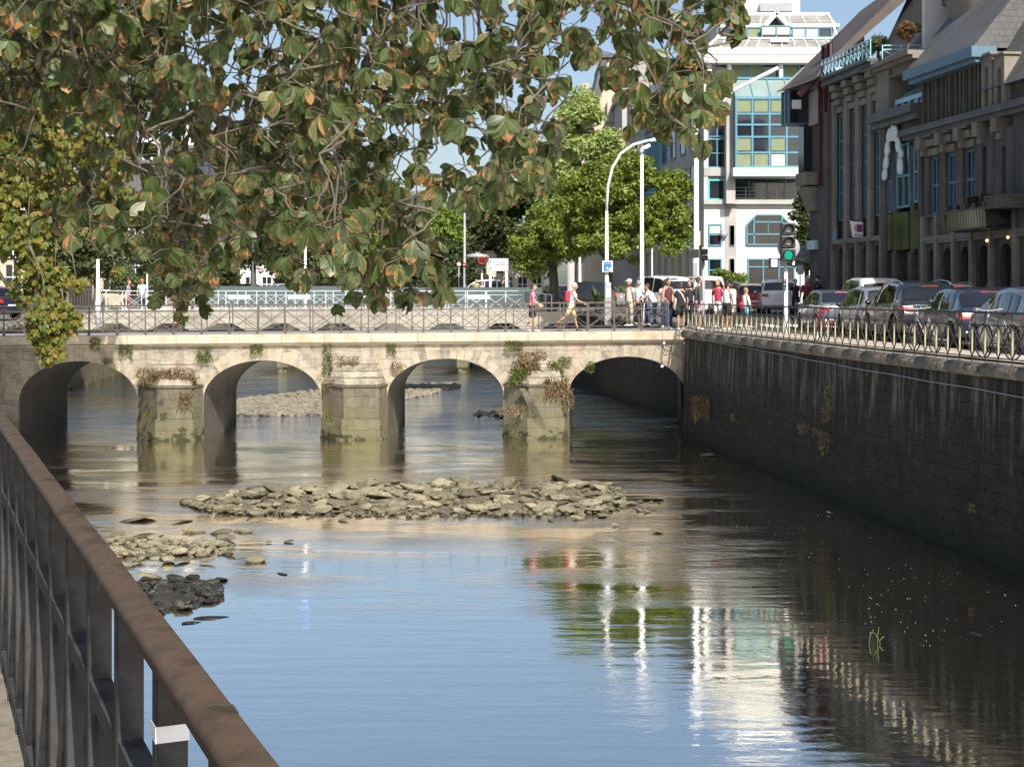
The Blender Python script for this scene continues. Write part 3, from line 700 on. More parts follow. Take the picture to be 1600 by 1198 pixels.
for px,py,s,lab in ((300,630+270,.25,'dark thin slab breaking the water right of the dark heap'),(325,632+268+12,.3,'dark long slab right of the dark heap'),(345,904,.2,'dark sliver of stone at the upper right of the dark heap'),(335,965,.2,'small dark stone below the dark heap'),(298,972,.13,'smallest dark stone below the dark heap'),(440,896,.12,'small dark stone off to the right of the dark heap'),(1525,990,.1,'tiny pale stone in the dark water lower right')):
    q=PW(px,py); add_rock(q.x,q.y,.0,s,dark[int(px)%5],lab,tilt=.1,asp=(1.6,.8,.5))
# far gravel bar behind the bridge
def scatter_stones(name,poly_top,poly_bot,n,smin,smax,mat,label,base='mud'):
    V=[];Fc=[]; ico=bmesh.new(); bmesh.ops.create_icosphere(ico,subdivisions=1,radius=1); iv=np.array([v.co[:] for v in ico.verts]); fi=np.array([[v.index for v in f.verts] for f in ico.faces]); ico.free()
    x0,x1=poly_top[0][0],poly_top[-1][0]
    for k_ in range(n):
        px=rng.uniform(x0,x1); a,c=bar_y(px,poly_top),bar_y(px,poly_bot)
        Y0,Y1=EYE*F/(c-HY),EYE*F/(a-HY); Yc=rng.uniform(Y0,Y1); q=Vector(((px-HX)*Yc/F,Yc,0)); s=rng.uniform(smin,smax)
        vv=iv*(1+.3*rng.standard_normal((len(iv),1))*.5)*np.array([s*rng.uniform(.8,1.4),s,s*rng.uniform(.35,.7)])
        an=rng.uniform(0,6.28); ca,sa=math.cos(an),math.sin(an); vv=vv@np.array([[ca,-sa,0],[sa,ca,0],[0,0,1]])
        vv+=np.array([q.x,q.y,rng.uniform(.0,.08)]); Fc.append(fi+len(V)*len(iv)); V.append(vv)
    tag(mesh_np(name,np.concatenate(V),np.concatenate(Fc),mat),label,'gravel',kind='stuff')
scatter_stones('gravel_bank',[(330,632),(400,622),(470,614),(560,604),(640,602),(715,600)],[(330,650),(400,650),(500,648),(560,640),(640,622),(715,606)],4200,.06,.2,M['gravel'],'pale gravel bank in the river behind the arched bridge')
m=MB()
for i in range(41):
    px=330+385*i/40
    tt=bar_y(px,[(330,632),(400,622),(470,614),(560,604),(640,602),(715,600)]); bb=bar_y(px,[(330,650),(400,650),(500,648),(560,640),(640,622),(715,606)])
    for j in range(6):
        py=bb+(tt-bb)*j/5; q=PW(px,py); m.v.append((q.x,q.y,-.05+(.09 if 0<j<5 and 0<i<40 else -.05)))
for i in range(40):
    for j in range(5): k_=i*6+j; m.face((k_,k_+6,k_+7,k_+1),None,True)
tag(m.build('gravel_bank_base',M['gravel'],recalc=False),'gravel base of the bank in the river behind the arched bridge','gravel',kind='stuff')
scatter_stones('shallow_stones',[(740,645),(860,640)],[(740,652),(860,655)],130,.04,.13,M['darkrock'],'dark shallow stones behind the third arch')
scatter_stones('bar_rubble',[(a,b+6) for a,b in top],bot,1300,.04,.1,M['rock'],'small rubble filling the gaps of the mid river stone bar')
scatter_stones('bank_rubble',[(172,842),(360,852)],[(172,872),(360,868)],160,.04,.11,M['rock'],'small rubble of the left bank stone patch')
scatter_stones('dark_rubble',[(215,912),(340,915)],[(215,962),(340,942)],150,.04,.12,M['darkrock'],'small dark wet rubble of the shaded heap at left')
# foam flecks on the dark water
V=[];Fc=[]
for k_ in range(520):
    if k_<560: px=rng.uniform(1060,1590); py=rng.uniform(700,1050)
    else: px=rng.uniform(1000,1300); py=rng.uniform(690,860)
    q=PW(px,py)
    if q.x>bankx(RB,q.y)-.35: continue
    if mnoise.noise(Vector((q.x*.9,q.y*.35,3)))<-.02: continue
    s=rng.uniform(.003,.009); n=len(V); k6=[(q.x+s*math.cos(a)*1.3,q.y+s*math.sin(a)*2.2,.006) for a in (0,1.57,3.14,4.71)]; V+=k6; Fc.append([n,n+1,n+2,n+3])
M['foam']=plain('river_foam',(.42,.42,.42),.8)
tag(mesh_np('foam_flecks',V,Fc,M['foam']),'white foam flecks drifting on the dark water at right','foam',kind='stuff')
# ---------------- buildings ----------------
M['whitewall']=noisy('white_render_wall',(.62,.61,.58),(.76,.75,.72),.5,.85,.15,20,.005,kind='pos')
M['greywall']=noisy('grey_and_shaded_wall',(.3,.29,.28),(.45,.44,.41),.6,.88,.2,20,.005,kind='pos')  # grey walls, and the painted shade of the office's left faces
M['beigewall']=noisy('beige_wall',(.42,.36,.28),(.52,.46,.37),.6,.88,.2,20,.005,kind='pos')
M['darkstone']=stone_mat('facade_stone',(.13,.115,.095),(.108,.095,.08),(.082,.073,.062),.8,.4,mortar=(.04,.035,.03),algae=0,streak=(.13,.12,.1),streak_amt=.3,msize=.008)  # tones set darker to deepen the shade on the facades
M['lightstone']=noisy('weathered_granite',(.15,.135,.11),(.25,.225,.185),1.6,.9,.4,24,.008,kind='pos')
M['greystone']=stone_mat('grey_ashlar',(.12,.112,.108),(.1,.095,.092),(.08,.077,.075),.5,.3,mortar=(.16,.155,.15),algae=0,streak=(.22,.21,.2),streak_amt=.2,msize=.01)
def slate(name,c,rh=.22):
    t=NT(name); b=t.bsdf(Roughness=.6); pos=t.n('NewGeometry').outputs['Position']; sp=t.n('SeparateXYZ'); t.l(pos,sp.inputs[0])
    cb=t.n('CombineXYZ'); t.l(t.math('ADD',sp.outputs[0],t.math('MULTIPLY',sp.outputs[1],.8)),cb.inputs[0]); t.l(sp.outputs[2],cb.inputs[1])
    br=t.n('TexBrick'); t.l(cb.outputs[0],br.inputs['Vector']); br.inputs['Scale'].default_value=1; br.inputs['Brick Width'].default_value=.28; br.inputs['Row Height'].default_value=rh; br.inputs['Mortar Size'].default_value=.012
    br.inputs['Color1'].default_value=c4(c); br.inputs['Color2'].default_value=c4(tuple(x*.75 for x in c)); br.inputs['Mortar'].default_value=c4(tuple(x*.4 for x in c))
    n=t.noise(pos,.9,5); t.l(t.mix(t.mr(n,.45,.75,0,.5),br.outputs[0],tuple(x*1.5 for x in c)),b.inputs['Base Color']); t.l(t.bump(br.outputs['Fac'],-.5,.02),b.inputs['Normal']); return t.m
M['slate']=slate('roof_slate',(.1,.1,.1)); M['paleslate']=slate('pale_roof_slate',(.26,.25,.23),.3)
M['brownroof']=noisy('brown_metal_roof',(.05,.042,.036),(.1,.075,.058),1,.6,.2,20,.01,kind='pos')
M['blueframe']=plain('blue_window_frame',(.085,.25,.34),.4); M['tealframe']=plain('turquoise_window_frame',(.08,.42,.44),.4)
M['dullblue']=plain('dull_blue_frame',(.09,.17,.23),.5)
M['maroon']=plain('maroon_frame',(.1,.035,.045),.5)
M['glass']=glassy('window_glass',(.02,.022,.028)); M['blind']=plain('green_roller_blind',(.2,.235,.13),.8); M['whiteblind']=plain('pale_blind',(.5,.48,.42),.8)
M['condo']=glassy('conservatory_glass',(.22,.29,.27),.2,.15)
M['black']=plain('plain_black',(.012,.012,.012),.8)  # flat black fill of the arcade openings and the entrance
def RB_(m,px0,px1,py0,py1,Yf,Yb):
    """box whose front face covers a photo rectangle on the plane Yf"""
    m.box(PX(px0,Yf),PX(px1,Yf),Yf,Yb,PZ(py1,Yf),PZ(py0,Yf)); return m
def window(parent,px0,px1,py0,py1,Yf,nx=1,ny=1,frame='blueframe',fw=1.6,fill=None,name='window',depth=.12,splits=None):
    """a framed window: frame mesh with a glass pane child; fw in photo pixels"""
    m=MB(); sx=[px0+(px1-px0)*i/nx for i in range(nx+1)]; sy=splits or [py0+(py1-py0)*i/ny for i in range(ny+1)]
    for x in sx: RB_(m,max(px0,x-fw/2),min(px1,x+fw/2),py0,py1,Yf-.06,Yf+depth) if x not in (px0,px1) else RB_(m,x if x==px0 else x-fw,x+fw if x==px0 else x,py0,py1,Yf-.06,Yf+depth)
    for y in sy: RB_(m,px0,px1,y if y==py0 else (y-fw if y==py1 else y-fw/2),y+fw if y==py0 else (y if y==py1 else y+fw/2),Yf-.055,Yf+depth)
    f=m.build(name,M[frame],parent)
    p=MB(); p.mi=0; RB_(p,px0+.3,px1-.3,py0+.3,py1-.3,Yf+.03,Yf+.08); pn=p.build('pane',M['glass'],f,world=False)
    pn.location=(0,0,0)
    if fill:
        for i in range(nx):
            for j in range(ny):
                c=fill[j][i] if j<len(fill) and i<len(fill[j]) else '.'
                if c=='.': continue
                q=MB(); hgt=(sy[j+1]-sy[j]); RB_(q,sx[i]+fw*.9,sx[i+1]-fw*.9,sy[j]+fw*.8,sy[j]+(hgt-fw if c in 'GW' else hgt*.72),Yf+.0,Yf+.02)
                q.build('blind',M['blind' if c in 'Gg' else 'whiteblind'],f,world=False)
    return f
YO=96.0
of=empty('office_building',(PX(1200,YO),YO,4.1),0,'tall white office building with blue framed windows and a glazed bay, beyond the traffic light','building')
m=MB(); RB_(m,1100,1345,318,480,YO,YO+22)      # lower storeys
RB_(m,1100,1345,78,98,YO-.5,YO+22); RB_(m,1104,1342,74,78,YO-.3,YO+22)
RB_(m,1137,1345,275,318,YO+1.6,YO+22); RB_(m,1100,1345,122,275,YO+.3,YO+22) ; RB_(m,1104,1342,98,122,YO+.8,YO+22)
RB_(m,1100,1137,275,318,YO+.35,YO+22)
for a,b_ in ((1100,1112),(1137,1143),(1218,1223.5),(1300,1306)): RB_(m,a,b_,98,122,YO-.1,YO+.9)
RB_(m,1100,1106,122,318,YO-.05,YO+.32); RB_(m,1106,1137,150,160,YO-.1,YO+.32); RB_(m,1135,1142,122,150,YO-.5,YO+.3)
m.build('wall',M['whitewall'],of)
m=MB(); RB_(m,1135,1149,122,318,YO-.9,YO+.4); RB_(m,1133,1151,318,480,YO-.05,YO+.4)
m.build('shade_grey_side',M['greywall'],of)  # grey colour imitates the shaded left side of the bay
m=MB(); RB_(m,1100,1345,312,319,YO-.35,YO+.3); RB_(m,1100,1140,262,275,YO-.12,YO+.3)
m.build('ledge',M['greywall'],of)
m=MB(); RB_(m,1100,1345,324.6,326,YO-.07,YO+.2); m.build('string_line',M['greywall'],of)
m=MB(); RB_(m,1100,1345,84,85.3,YO-.53,YO); RB_(m,1100,1345,93,94.3,YO-.53,YO); m.build('cornice_line',M['greywall'],of)
# left facade going back
def lf(d): return Vector((PX(1100,YO)-d*.085,YO+d))
def LFB(m,d0,d1,z0,z1,o0,o1):
    a,b_=lf(d0),lf(d1); n_=Vector((-.996,-.085))
    m.hexa([(*(a+n_*o0),z0),(*(b_+n_*o0),z0),(*(b_+n_*o1),z0),(*(a+n_*o1),z0),(*(a+n_*o0),z1),(*(b_+n_*o0),z1),(*(b_+n_*o1),z1),(*(a+n_*o1),z1)])
ztop=PZ(98,YO)
m=MB(); LFB(m,.1,34,3.9,ztop,-.6,.0); m.build('side_wall',M['greywall'],of)  # shade of the white building's left facade, painted in as grey
for i in range(9):
    d=2.4+i*3.5
    for j,(z0,z1) in enumerate(((4.6,6.9),(8.4,10.6),(11.9,14),(15.2,17.4),(18.4,20.3))):
        m=MB(); LFB(m,d,d+1.7,z0,z1,-.1,.05); f=m.build('side_window',M['glass'],of)
        m=MB(); LFB(m,d-.08,d,z0,z1,-.1,.1); LFB(m,d+1.7,d+1.78,z0,z1,-.1,.1); LFB(m,d-.08,d+1.78,z0-.1,z0,-.1,.14); LFB(m,d-.08,d+1.78,z1,z1+.08,-.1,.1); LFB(m,d,d+1.7,(z0+z1)/2-.03,(z0+z1)/2+.03,-.05,.08); m.build('frame',M['blueframe'],f,world=False)
m=MB(); LFB(m,-.1,34,PZ(94,YO),PZ(78,YO),-.5,.6); m.build('side_cornice',M['whitewall'],of)
# blue glass stair with sloping skylight on the side facade
m=MB(); LFB(m,16,24,9,17.5,0,1.2); m.build('stair_glass',M['blueframe'],of)
m=MB()
for i in range(5): LFB(m,16.4+i*1.55,17.5+i*1.55,9.3,17.2,1.1,1.25)
m.build('stair_pane',M['glass'],of)
# lower annex with tall narrow openings, base of the left side
m=MB()
for i in range(8): LFB(m,1+i*2.6,2.2+i*2.6,4.1,8.6,0,.55)
LFB(m,0.5,34,8.3,9.3,0,.6); m.build('side_pilaster',M['beigewall'],of)
# roof
def trap(m,px0,px1,px2,px3,py0,py1,Y0,Y1,th=.25):
    """sloping slab: lower edge px0-px1 at py1 on plane Y0, upper edge px2-px3 at py0 on plane Y1"""
    a,b_,c,d=P(px0,py1,Y0),P(px1,py1,Y0),P(px3,py0,Y1),P(px2,py0,Y1); o=Vector((0,th,-th*.4))
    m.hexa([a,b_,b_+o,a+o,d,c,c+o,d+o])
m=MB(); trap(m,1102,1322,1120,1306,60,75,YO,YO+1.2); trap(m,1140,1305,1150,1292,24,36,YO+2.6,YO+3.6); m.box(PX(1120,YO+4),PX(1300,YO+4),YO+3.9,YO+20,PZ(40,YO+4),PZ(24,YO+4)); m.build('slate_roof',M['paleslate'],of)
m=MB()
for i in range(12):
    t_=i/11; a=P(1104+216*t_,75,YO-.04); b_=P(1121+184*t_,60,YO+1.16); m.bar(a,b_,.06,.12)
for i in range(8):
    t_=i/7; a=P(1141+163*t_,36,YO+2.56); b_=P(1151+140*t_,24,YO+3.56); m.bar(a,b_,.06,.12)
RB_(m,1132,1312,37,42,YO+2.3,YO+2.9); RB_(m,1118,1308,58.5,61,YO+1.0,YO+1.6); RB_(m,1145,1296,20,25,YO+3.6,YO+5)
for sx_ in ((1098,80,1120,60,0,1.2),(1120,60,1134,40,1.2,2.5),(1134,40,1150,22,2.5,3.6),(1322,78,1308,60,0,1.2),(1308,60,1302,40,1.2,2.5),(1304,40,1292,22,2.5,3.6)):
    m.bar(P(sx_[0],sx_[1],YO+sx_[4]),P(sx_[2],sx_[3],YO+sx_[5]),.14,.14)
# pediment
for a,b_ in (((1194,42),(1212,22)),((1212,22),(1230,42))): m.bar(P(a[0],a[1],YO+1.9),P(b_[0],b_[1],YO+1.9),.9,.3,up=(0,1,0) if False else (0,0,1))
RB_(m,1204,1233,62,66,YO+.3,YO+1.3)
m.build('roof_trim',M['whitewall'],of)
m=MB(); a=P(1198,42,YO+2.2); b_=P(1226,42,YO+2.2); c=P(1212,27,YO+2.2); o=Vector((0,3,0)); 
m.poly([a,b_,c]); m.poly([a+o,c+o,b_+o]); m.quad(a,c,c+o,a+o); m.quad(b_,c,c+o,b_+o); m.build('pediment',M['slate'],of)
m=MB(); m.box(PX(1118,YO+3),PX(1306,YO+3),YO+2.5,YO+20,PZ(62,YO+3),PZ(40,YO+3)); m.build('attic',M['greywall'],of)
window(of,1120,1190,43,59,YO+2.0,3,1,fill=['..G'] ); window(of,1190,1236,40,60,YO+1.5,2,1,fill=['ww']); window(of,1238,1300,43,59,YO+2.0,3,1,fill=['WW.'])
m=MB(); RB_(m,1150,1250,-16,22,YO+9,YO+16); m.build('lift_tower',M['whitewall'],of)
m=MB(); RB_(m,1188,1238,5,18,YO+8.3,YO+9); m.build('plant_box',M['greymetal'],of)
# windows
window(of,1112,1137,99,122,YO+.5,1,1); window(of,1143,1218,99,122,YO+.5,3,1,fill=['GG.'],fw=2.2); window(of,1223.5,1300,99,122,YO+.5,3,1,fill=['G..'],fw=3)
window(of,1106,1135,122,150,YO+.1,1,2); window(of,1106,1135,160,214,YO+.1,2,2); window(of,1106,1135,217,262,YO+.1,2,2); window(of,1106,1134,280,313,YO+.1,1,1,'tealframe',3)
window(of,1142,1256,279,312,YO+1.2,4,1,'tealframe',1.5); window(of,1107,1128,350,384,YO-.05,1,2,fill=['W'],fw=1.8)
window(of,1107,1128,404,440,YO-.05,1,2,fw=2); window(of,1168,1242,404,446,YO-.05,3,2,fw=2,splits=[404,417,446]); window(of,1140,1148,352,384,YO-.08,1,1,'greymetal',.6)
window(of,1140,1148,404,440,YO-.08,1,1,'greymetal',.6); window(of,1262,1300,350,384,YO-.05,2,2); window(of,1262,1300,280,312,YO+1.2,2,1,'tealframe')
# octagonal window: box with chamfered top corners
m=MB(); pts=[(1167,382),(1235,382),(1235,351),(1220,336),(1182,336),(1167,351)]
fr_=[P(x,y,YO-.1) for x,y in pts]; bk=[p+Vector((0,.4,0)) for p in fr_]
m.poly(fr_); m.poly(bk[::-1])
for i in range(6): m.quad(fr_[i],fr_[(i+1)%6],bk[(i+1)%6],bk[i])
ow=m.build('octagonal_window',M['glass'],of)
m=MB()
for i in range(6): m.bar(P(*pts[i],YO-.12),P(*pts[(i+1)%6],YO-.12),.09,.09)
for a,b_ in (((1178,340),(1178,382)),((1222,338),(1222,382)),((1200,347),(1200,366)),((1178,347),(1222,347)),((1167,366),(1235,366))): m.bar(P(*a,YO-.13),P(*b_,YO-.13),.1 if a[0]!=1200 else .05,.1)
m.build('window_frame',M['blueframe'],ow,world=False)
# the glazed bay
yb=YO-1.6
m=MB(); RB_(m,1149,1262,153,262,yb+.05,YO+.2); m.build('bay_core',M['glass'],of)
m=MB(); RB_(m,1146,1264,262,275,yb-.2,YO+.3); m.build('bay_slab',M['whitewall'],of)
fillr=['GGG.','....','....','G.G.','GGW.']
window(of,1149,1256,153,262,yb,4,5,fw=3,fill=fillr,splits=[153,178,195,214,238.5,262],name='bay_window')
m=MB(); trap(m,1150,1260,1143,1253,122.5,153,yb,YO-.0,.12); cg=m.build('sloping_glass',M['condo'],of)
m=MB()
for i in range(5): m.bar(P(1150+27.3*i,153,yb-.05),P(1143+27.3*i,122.5,YO-.05),.07,.09)
RB_(m,1149,1262,151,155,yb-.08,yb+.05); RB_(m,1142,1262,121,124,YO-.2,YO)
m.build('glazing_bar',M['blueframe'],cg,world=False)
# balcony rail
m=MB()
for y in (293,298.5,304,309): m.bar(P(1141,y,YO-.3),P(1262,y,YO-.3),.03,.03)
for i in range(6): m.bar(P(1141+i*24,293,YO-.3),P(1141+i*24,312,YO-.3),.04,.04)
m.build('balcony_rail',M['greymetal'],of)
# a satellite dish and a wall lamp
m=MB(); m.lathe([(.03,0),(.16,.05),(.26,.12),(.24,.12),(.14,.06),(.02,.03)],c=P(1131,366,YO-.4),n=14,axis='y'); m.build('satellite_dish',M['greymetal'],of)

# older beige building to the left of the office block
YG=128
bg_=empty('stone_house',(PX(940,YG),YG,4.2),0,'beige gabled house with grey slate mansard behind the pale green tree','building')
m=MB(); RB_(m,905,985,205,440,YG,YG+12)
a,b_,c,d=P(905,205,YG),P(985,205,YG),P(985,96,YG),P(948,90,YG); e=P(927,205,YG)
pts=[P(925,206,YG),P(985,206,YG),P(985,92,YG),P(950,92,YG),P(946,120,YG)]; o=Vector((0,12,0))
m.poly(pts); m.poly([p+o for p in pts][::-1])
for i in range(5): m.quad(pts[i],pts[(i+1)%5],pts[(i+1)%5]+o,pts[i]+o)
RB_(m,909,921,130,206,YG+2,YG+4); RB_(m,949,966,158,205,YG-.6,YG+.5)
m.build('wall',M['beigewall'],bg_)
m=MB(); pts=[P(912,207,YG-.2),P(926,207,YG-.2),P(947,118,YG-.2),P(949,88,YG-.2),P(941,90,YG-.2)]
m.poly(pts); m.poly([p+o for p in pts][::-1])
for i in range(5): m.quad(pts[i],pts[(i+1)%5],pts[(i+1)%5]+o,pts[i]+o)
RB_(m,941,986,84,90,YG-.4,YG+12)
m.build('roof',M['slate'],bg_)
m=MB(); RB_(m,948,985,184,190,YG-1.4,YG+.3); RB_(m,951,984,190,206,YG-1.0,YG+.3); m.build('balcony',M['greywall'],bg_)
m=MB()
for x in (955,968): RB_(m,x,x+6,215,250,YG-.06,YG+.1)
m.build('window',M['glass'],bg_)
# grey slate-fronted block between it and the office
bk_=empty('grey_block',(PX(1010,118),118,4.2),0,'grey shaded block between the beige gabled house and the white office building','building')
m=MB(); m.box(PX(972,118),PX(1045,118),118,128,4,PZ(150,118)); m.build('wall',M['greywall'],bk_)
m=MB(); m.box(PX(970,118)-.2,PX(1047,118),117.6,128,PZ(150,118),PZ(144,118)); trap(m,968,1050,985,1040,95,144,117.5,121); m.build('roof',M['paleslate'],bk_)
for j in range(4):
    for i in range(3):
        m=MB(); RB_(m,980+i*20,988+i*20,165+j*52,195+j*52,117.94,118.1); m.build('window',M['glass'],bk_)

# ---------------- the right bank row, built along its facade line ----------------
FD=Vector((-.1464,.9892,0)); FN=Vector((-.9892,-.1464,0)); FO=Vector((17.0,40.0,0))
def sY(px): return 22.92/((px-HX)/F+.148)                # depth of the facade seen at this photo column
def S(px): return (sY(px)-40)/.9892
def FZ(px,py): return EYE+(HY-py)*sY(px)/F
def FP(s,d,z): p=FO+FD*s+FN*d; return Vector((p.x,p.y,z))
def FB(m,s0,s1,d0,d1,z0,z1):
    return m.hexa([FP(s0,d0,z0),FP(s0,d1,z0),FP(s1,d1,z0),FP(s1,d0,z0),FP(s0,d0,z1),FP(s0,d1,z1),FP(s1,d1,z1),FP(s1,d0,z1)])
def tallwin(parent,s0,s1,z0,z1,d,frame,bars=2,mull=1,name='window'):
    m=MB(); FB(m,s0,s1,d-.12,d-.06,z0,z1); g_=m.build(name,M['glass'],parent)
    m=MB()
    for s in (s0,s1-.07): FB(m,s,s+.07,d-.08,d+.02,z0,z1)
    for i in range(1,mull+1): s=s0+(s1-s0)*i/(mull+1); FB(m,s-.03,s+.03,d-.08,d+.015,z0,z1)
    for i in range(bars+1): z=z0+(z1-z0-.09)*i/bars; FB(m,s0,s1,d-.08,d+.01,z,z+.09)
    m.build('frame',M[frame],g_,world=False); return g_
def arch_wall(m,s0,s1,z0,z1,d0,d1,aw,az):
    """wall panel with a pointed-round opening aw wide up to height az"""
    c=(s0+s1)/2; FB(m,s0,c-aw/2,d0,d1,z0,z1); FB(m,c+aw/2,s1,d0,d1,z0,z1)
    n=8; r=aw/2
    for i in range(n):
        t0,t1=math.pi*i/n,math.pi*(i+1)/n; sa,sb=c-r*math.cos(t0),c-r*math.cos(t1); za,zb=az-r*1.2+r*1.2*math.sin(t0),az-r*1.2+r*1.2*math.sin(t1)
        m.hexa([FP(sa,d0,za),FP(sa,d1,za),FP(sb,d1,zb),FP(sb,d0,zb),FP(sa,d0,z1),FP(sa,d1,z1),FP(sb,d1,z1),FP(sb,d0,z1)])
GR=3.7
# --- B4: big stone block nearest the camera
s0,s1=-2.0,S(1444); cz=FZ(1540,185); lz=FZ(1540,368)
b4=empty('stone_building',FP((s0+s1)/2,0,GR),0,'dark stone building with a steep slate roof and tall windows, nearest on the right bank','building')
m=MB(); FB(m,s0,s1,-6,-.35,GR-.2,cz)
# arcade piers and arches
edges=[S(p) for p in (1444,1465,1492,1520,1550,1588)]; e=edges[-1]
while e>s0+1.5: e-=1.65; edges.append(e)
edges=sorted(edges)
for a,b_ in zip(edges[:-1],edges[1:]): arch_wall(m,a,b_,GR-.2,lz,-.36,-.06,min(.85,(b_-a)*.55),lz-.3)
m.build('wall',M['darkstone'],b4)
m=MB()
for e in edges: FB(m,e-.11,e+.11,-.1,.12,GR-.2,lz+.9)
bevel(m.build('pilaster',M['lightstone'],b4),.02,1)
m=MB(); FB(m,s0,s1,-.1,.08,lz,lz+.14)
for a,b_ in zip(edges[:-1],edges[1:]): FB(m,a+.14,b_-.14,-.06,.05,lz-.12,lz)
m.build('lintel',M['lightstone'],b4)
m=MB()
for a,b_ in zip(edges[:-1],edges[1:]): c=(a+b_)/2; FB(m,c-.4,c+.4,-.34,-.3,GR,lz-.35)
m.build('arcade_door',M['black'],b4)
# first floor: piers between three tall windows, stone niches to the right
wz0,wz1=FZ(1480,332),FZ(1480,240)
wins=[(1452,1466),(1478,1492),(1505,1522)]
for a,b_ in wins: tallwin(b4,S(b_),S(a),wz0,wz1,-.12,'dullblue',2,1)
m=MB()
for a,b_ in ((1444,1451),(1467,1477),(1493,1504),(1523,1532)): FB(m,S(b_),S(a),-.36,.0,lz+.14,wz1+1.1)
for a,b_ in wins: FB(m,S(b_),S(a),-.36,-.02,lz+.14,wz0-.06); FB(m,S(b_)-.05,S(a)+.05,-.3,.1,wz0-.1,wz0)
m.build('window_pier',M['darkstone'],b4)
m=MB()
for a,b_ in wins:
    for k_ in range(3): FB(m,S(b_)-.12+.03*k_,S(a)+.12-.03*k_,-.36,.1+.13*k_,wz1+.03+.33*k_,wz1+.33*(k_+1)-.03)
bevel(m.build('console',M['lightstone'],b4),.02,1)
m=MB()
for c in (1543,1573):
    sc_=S(c); 
    arch_wall(m,sc_-.72,sc_+.72,FZ(c,325),FZ(c,200),-.3,.12,.32,FZ(c,228)); FB(m,sc_-.2,sc_+.2,-.3,-.12,FZ(c,325),FZ(c,200))
FB(m,s0,S(1588),-.36,.1,lz+.14,cz)
m.build('niche_panel',M['greystone'],b4)
m=MB(); FB(m,s0,S(1430)+.4,-.4,.55,cz,cz+.22); FB(m,s0,S(1430)+.3,-.4,.38,cz-.16,cz); m.build('cornice',M['slate'],b4)
for k_ in range(5):
    c=S(1450+k_*30); m=MB(); FB(m,c-.18,c+.18,-.3,.42,cz-.62,cz-.16); FB(m,c-.15,c+.15,-.3,.25,cz-.85,cz-.62); m.build('bracket',M['lightstone'],b4)
# attic wall with vertical slots
az0,az1=cz+.22,FZ(1535,100)
m=MB(); FB(m,S(1532),S(1445),-6,-.15,az0,az1)
for i in range(13):
    s=S(1532)+(S(1445)-S(1532))*i/12.0; FB(m,s-.07,s+.07,-.2,.04+.05*(i%3==0),az0,az1)
m.build('attic_wall',M['darkstone'],b4)
m=MB(); FB(m,S(1540)-.1,S(1436),-.3,.42,az1,az1+.16); FB(m,S(1540)-.2,S(1434),-.3,.6,az1+.16,az1+.52); m.build('gutter',M['dullblue'],b4)
m=MB(); g0,g1=S(1542),S(1434); z0=az1+.5; hh_=4.6; dep=-3.3
m.hexa([FP(g0,.5,z0),FP(g0,-6,z0),FP(g1,-6,z0),FP(g1,.5,z0),FP(g0,dep,z0+hh_),FP(g0,-6,z0+hh_),FP(g1,-6,z0+hh_),FP(g1,dep,z0+hh_)])
m.hexa([FP(s0,.2,cz+.9),FP(s0,-6,cz+.9),FP(g0,-6,cz+.9),FP(g0,.2,cz+.9),FP(s0,dep,cz+6.4),FP(s0,-6,cz+6.4),FP(g0,dep-.1,cz+6.4),FP(g0,-6,cz+6.4)] if False else [FP(s0,.2,cz+.9),FP(s0,-6,cz+.9),FP(g0,-6,cz+.9),FP(g0,.2,cz+.9),FP(s0,dep,cz+6.4),FP(s0,-6,cz+6.4),FP(g0,-6,cz+6.4),FP(g0,dep,cz+6.4)])
m.build('roof',M['slate'],b4)
m=MB(); FB(m,s0,S(1545),-6,-.1,cz+.22,cz+.95); m.build('parapet',M['darkstone'],b4)
m=MB()
for c in (1548,1568):
    sc_=S(c); arch_wall(m,sc_-.35,sc_+.35,cz+.22,FZ(c,88),-.5,.16,.26,FZ(c,105)); FB(m,sc_-.15,sc_+.15,-.4,-.1,cz+.22,FZ(c,90)); FB(m,sc_-.42,sc_+.42,-.4,.24,FZ(c,88),FZ(c,84))
bevel(m.build('pinnacle',M['lightstone'],b4),.02,1)
for k_,c in enumerate((1535,1553,1572)):
    sc_=S(c); m=MB(); d=-2.2-.15*k_; FB(m,sc_-.35,sc_+.25,d-.7,d,FZ(c,60),FZ(c,60)+5); ch=m.build('chimney',M['lightstone'],b4)
    m=MB(); FB(m,sc_+.25,sc_+.32,d-.7,d,FZ(c,60),FZ(c,60)+4.4); m.build('flashing',M['slate'],ch,world=False)
# big round-topped dormer wall on the roof (barrel dormer)
m=MB(); sa,sb=S(1500),S(1462); zc=az1+1.1; n=10
m.lathe([(.9,0),(1.5,1.2),(1.9,2.6),(1.9,5)],c=FP(S(1452),-2.6,az1+.9),n=20); m.build('round_turret',M['lightstone'],b4)
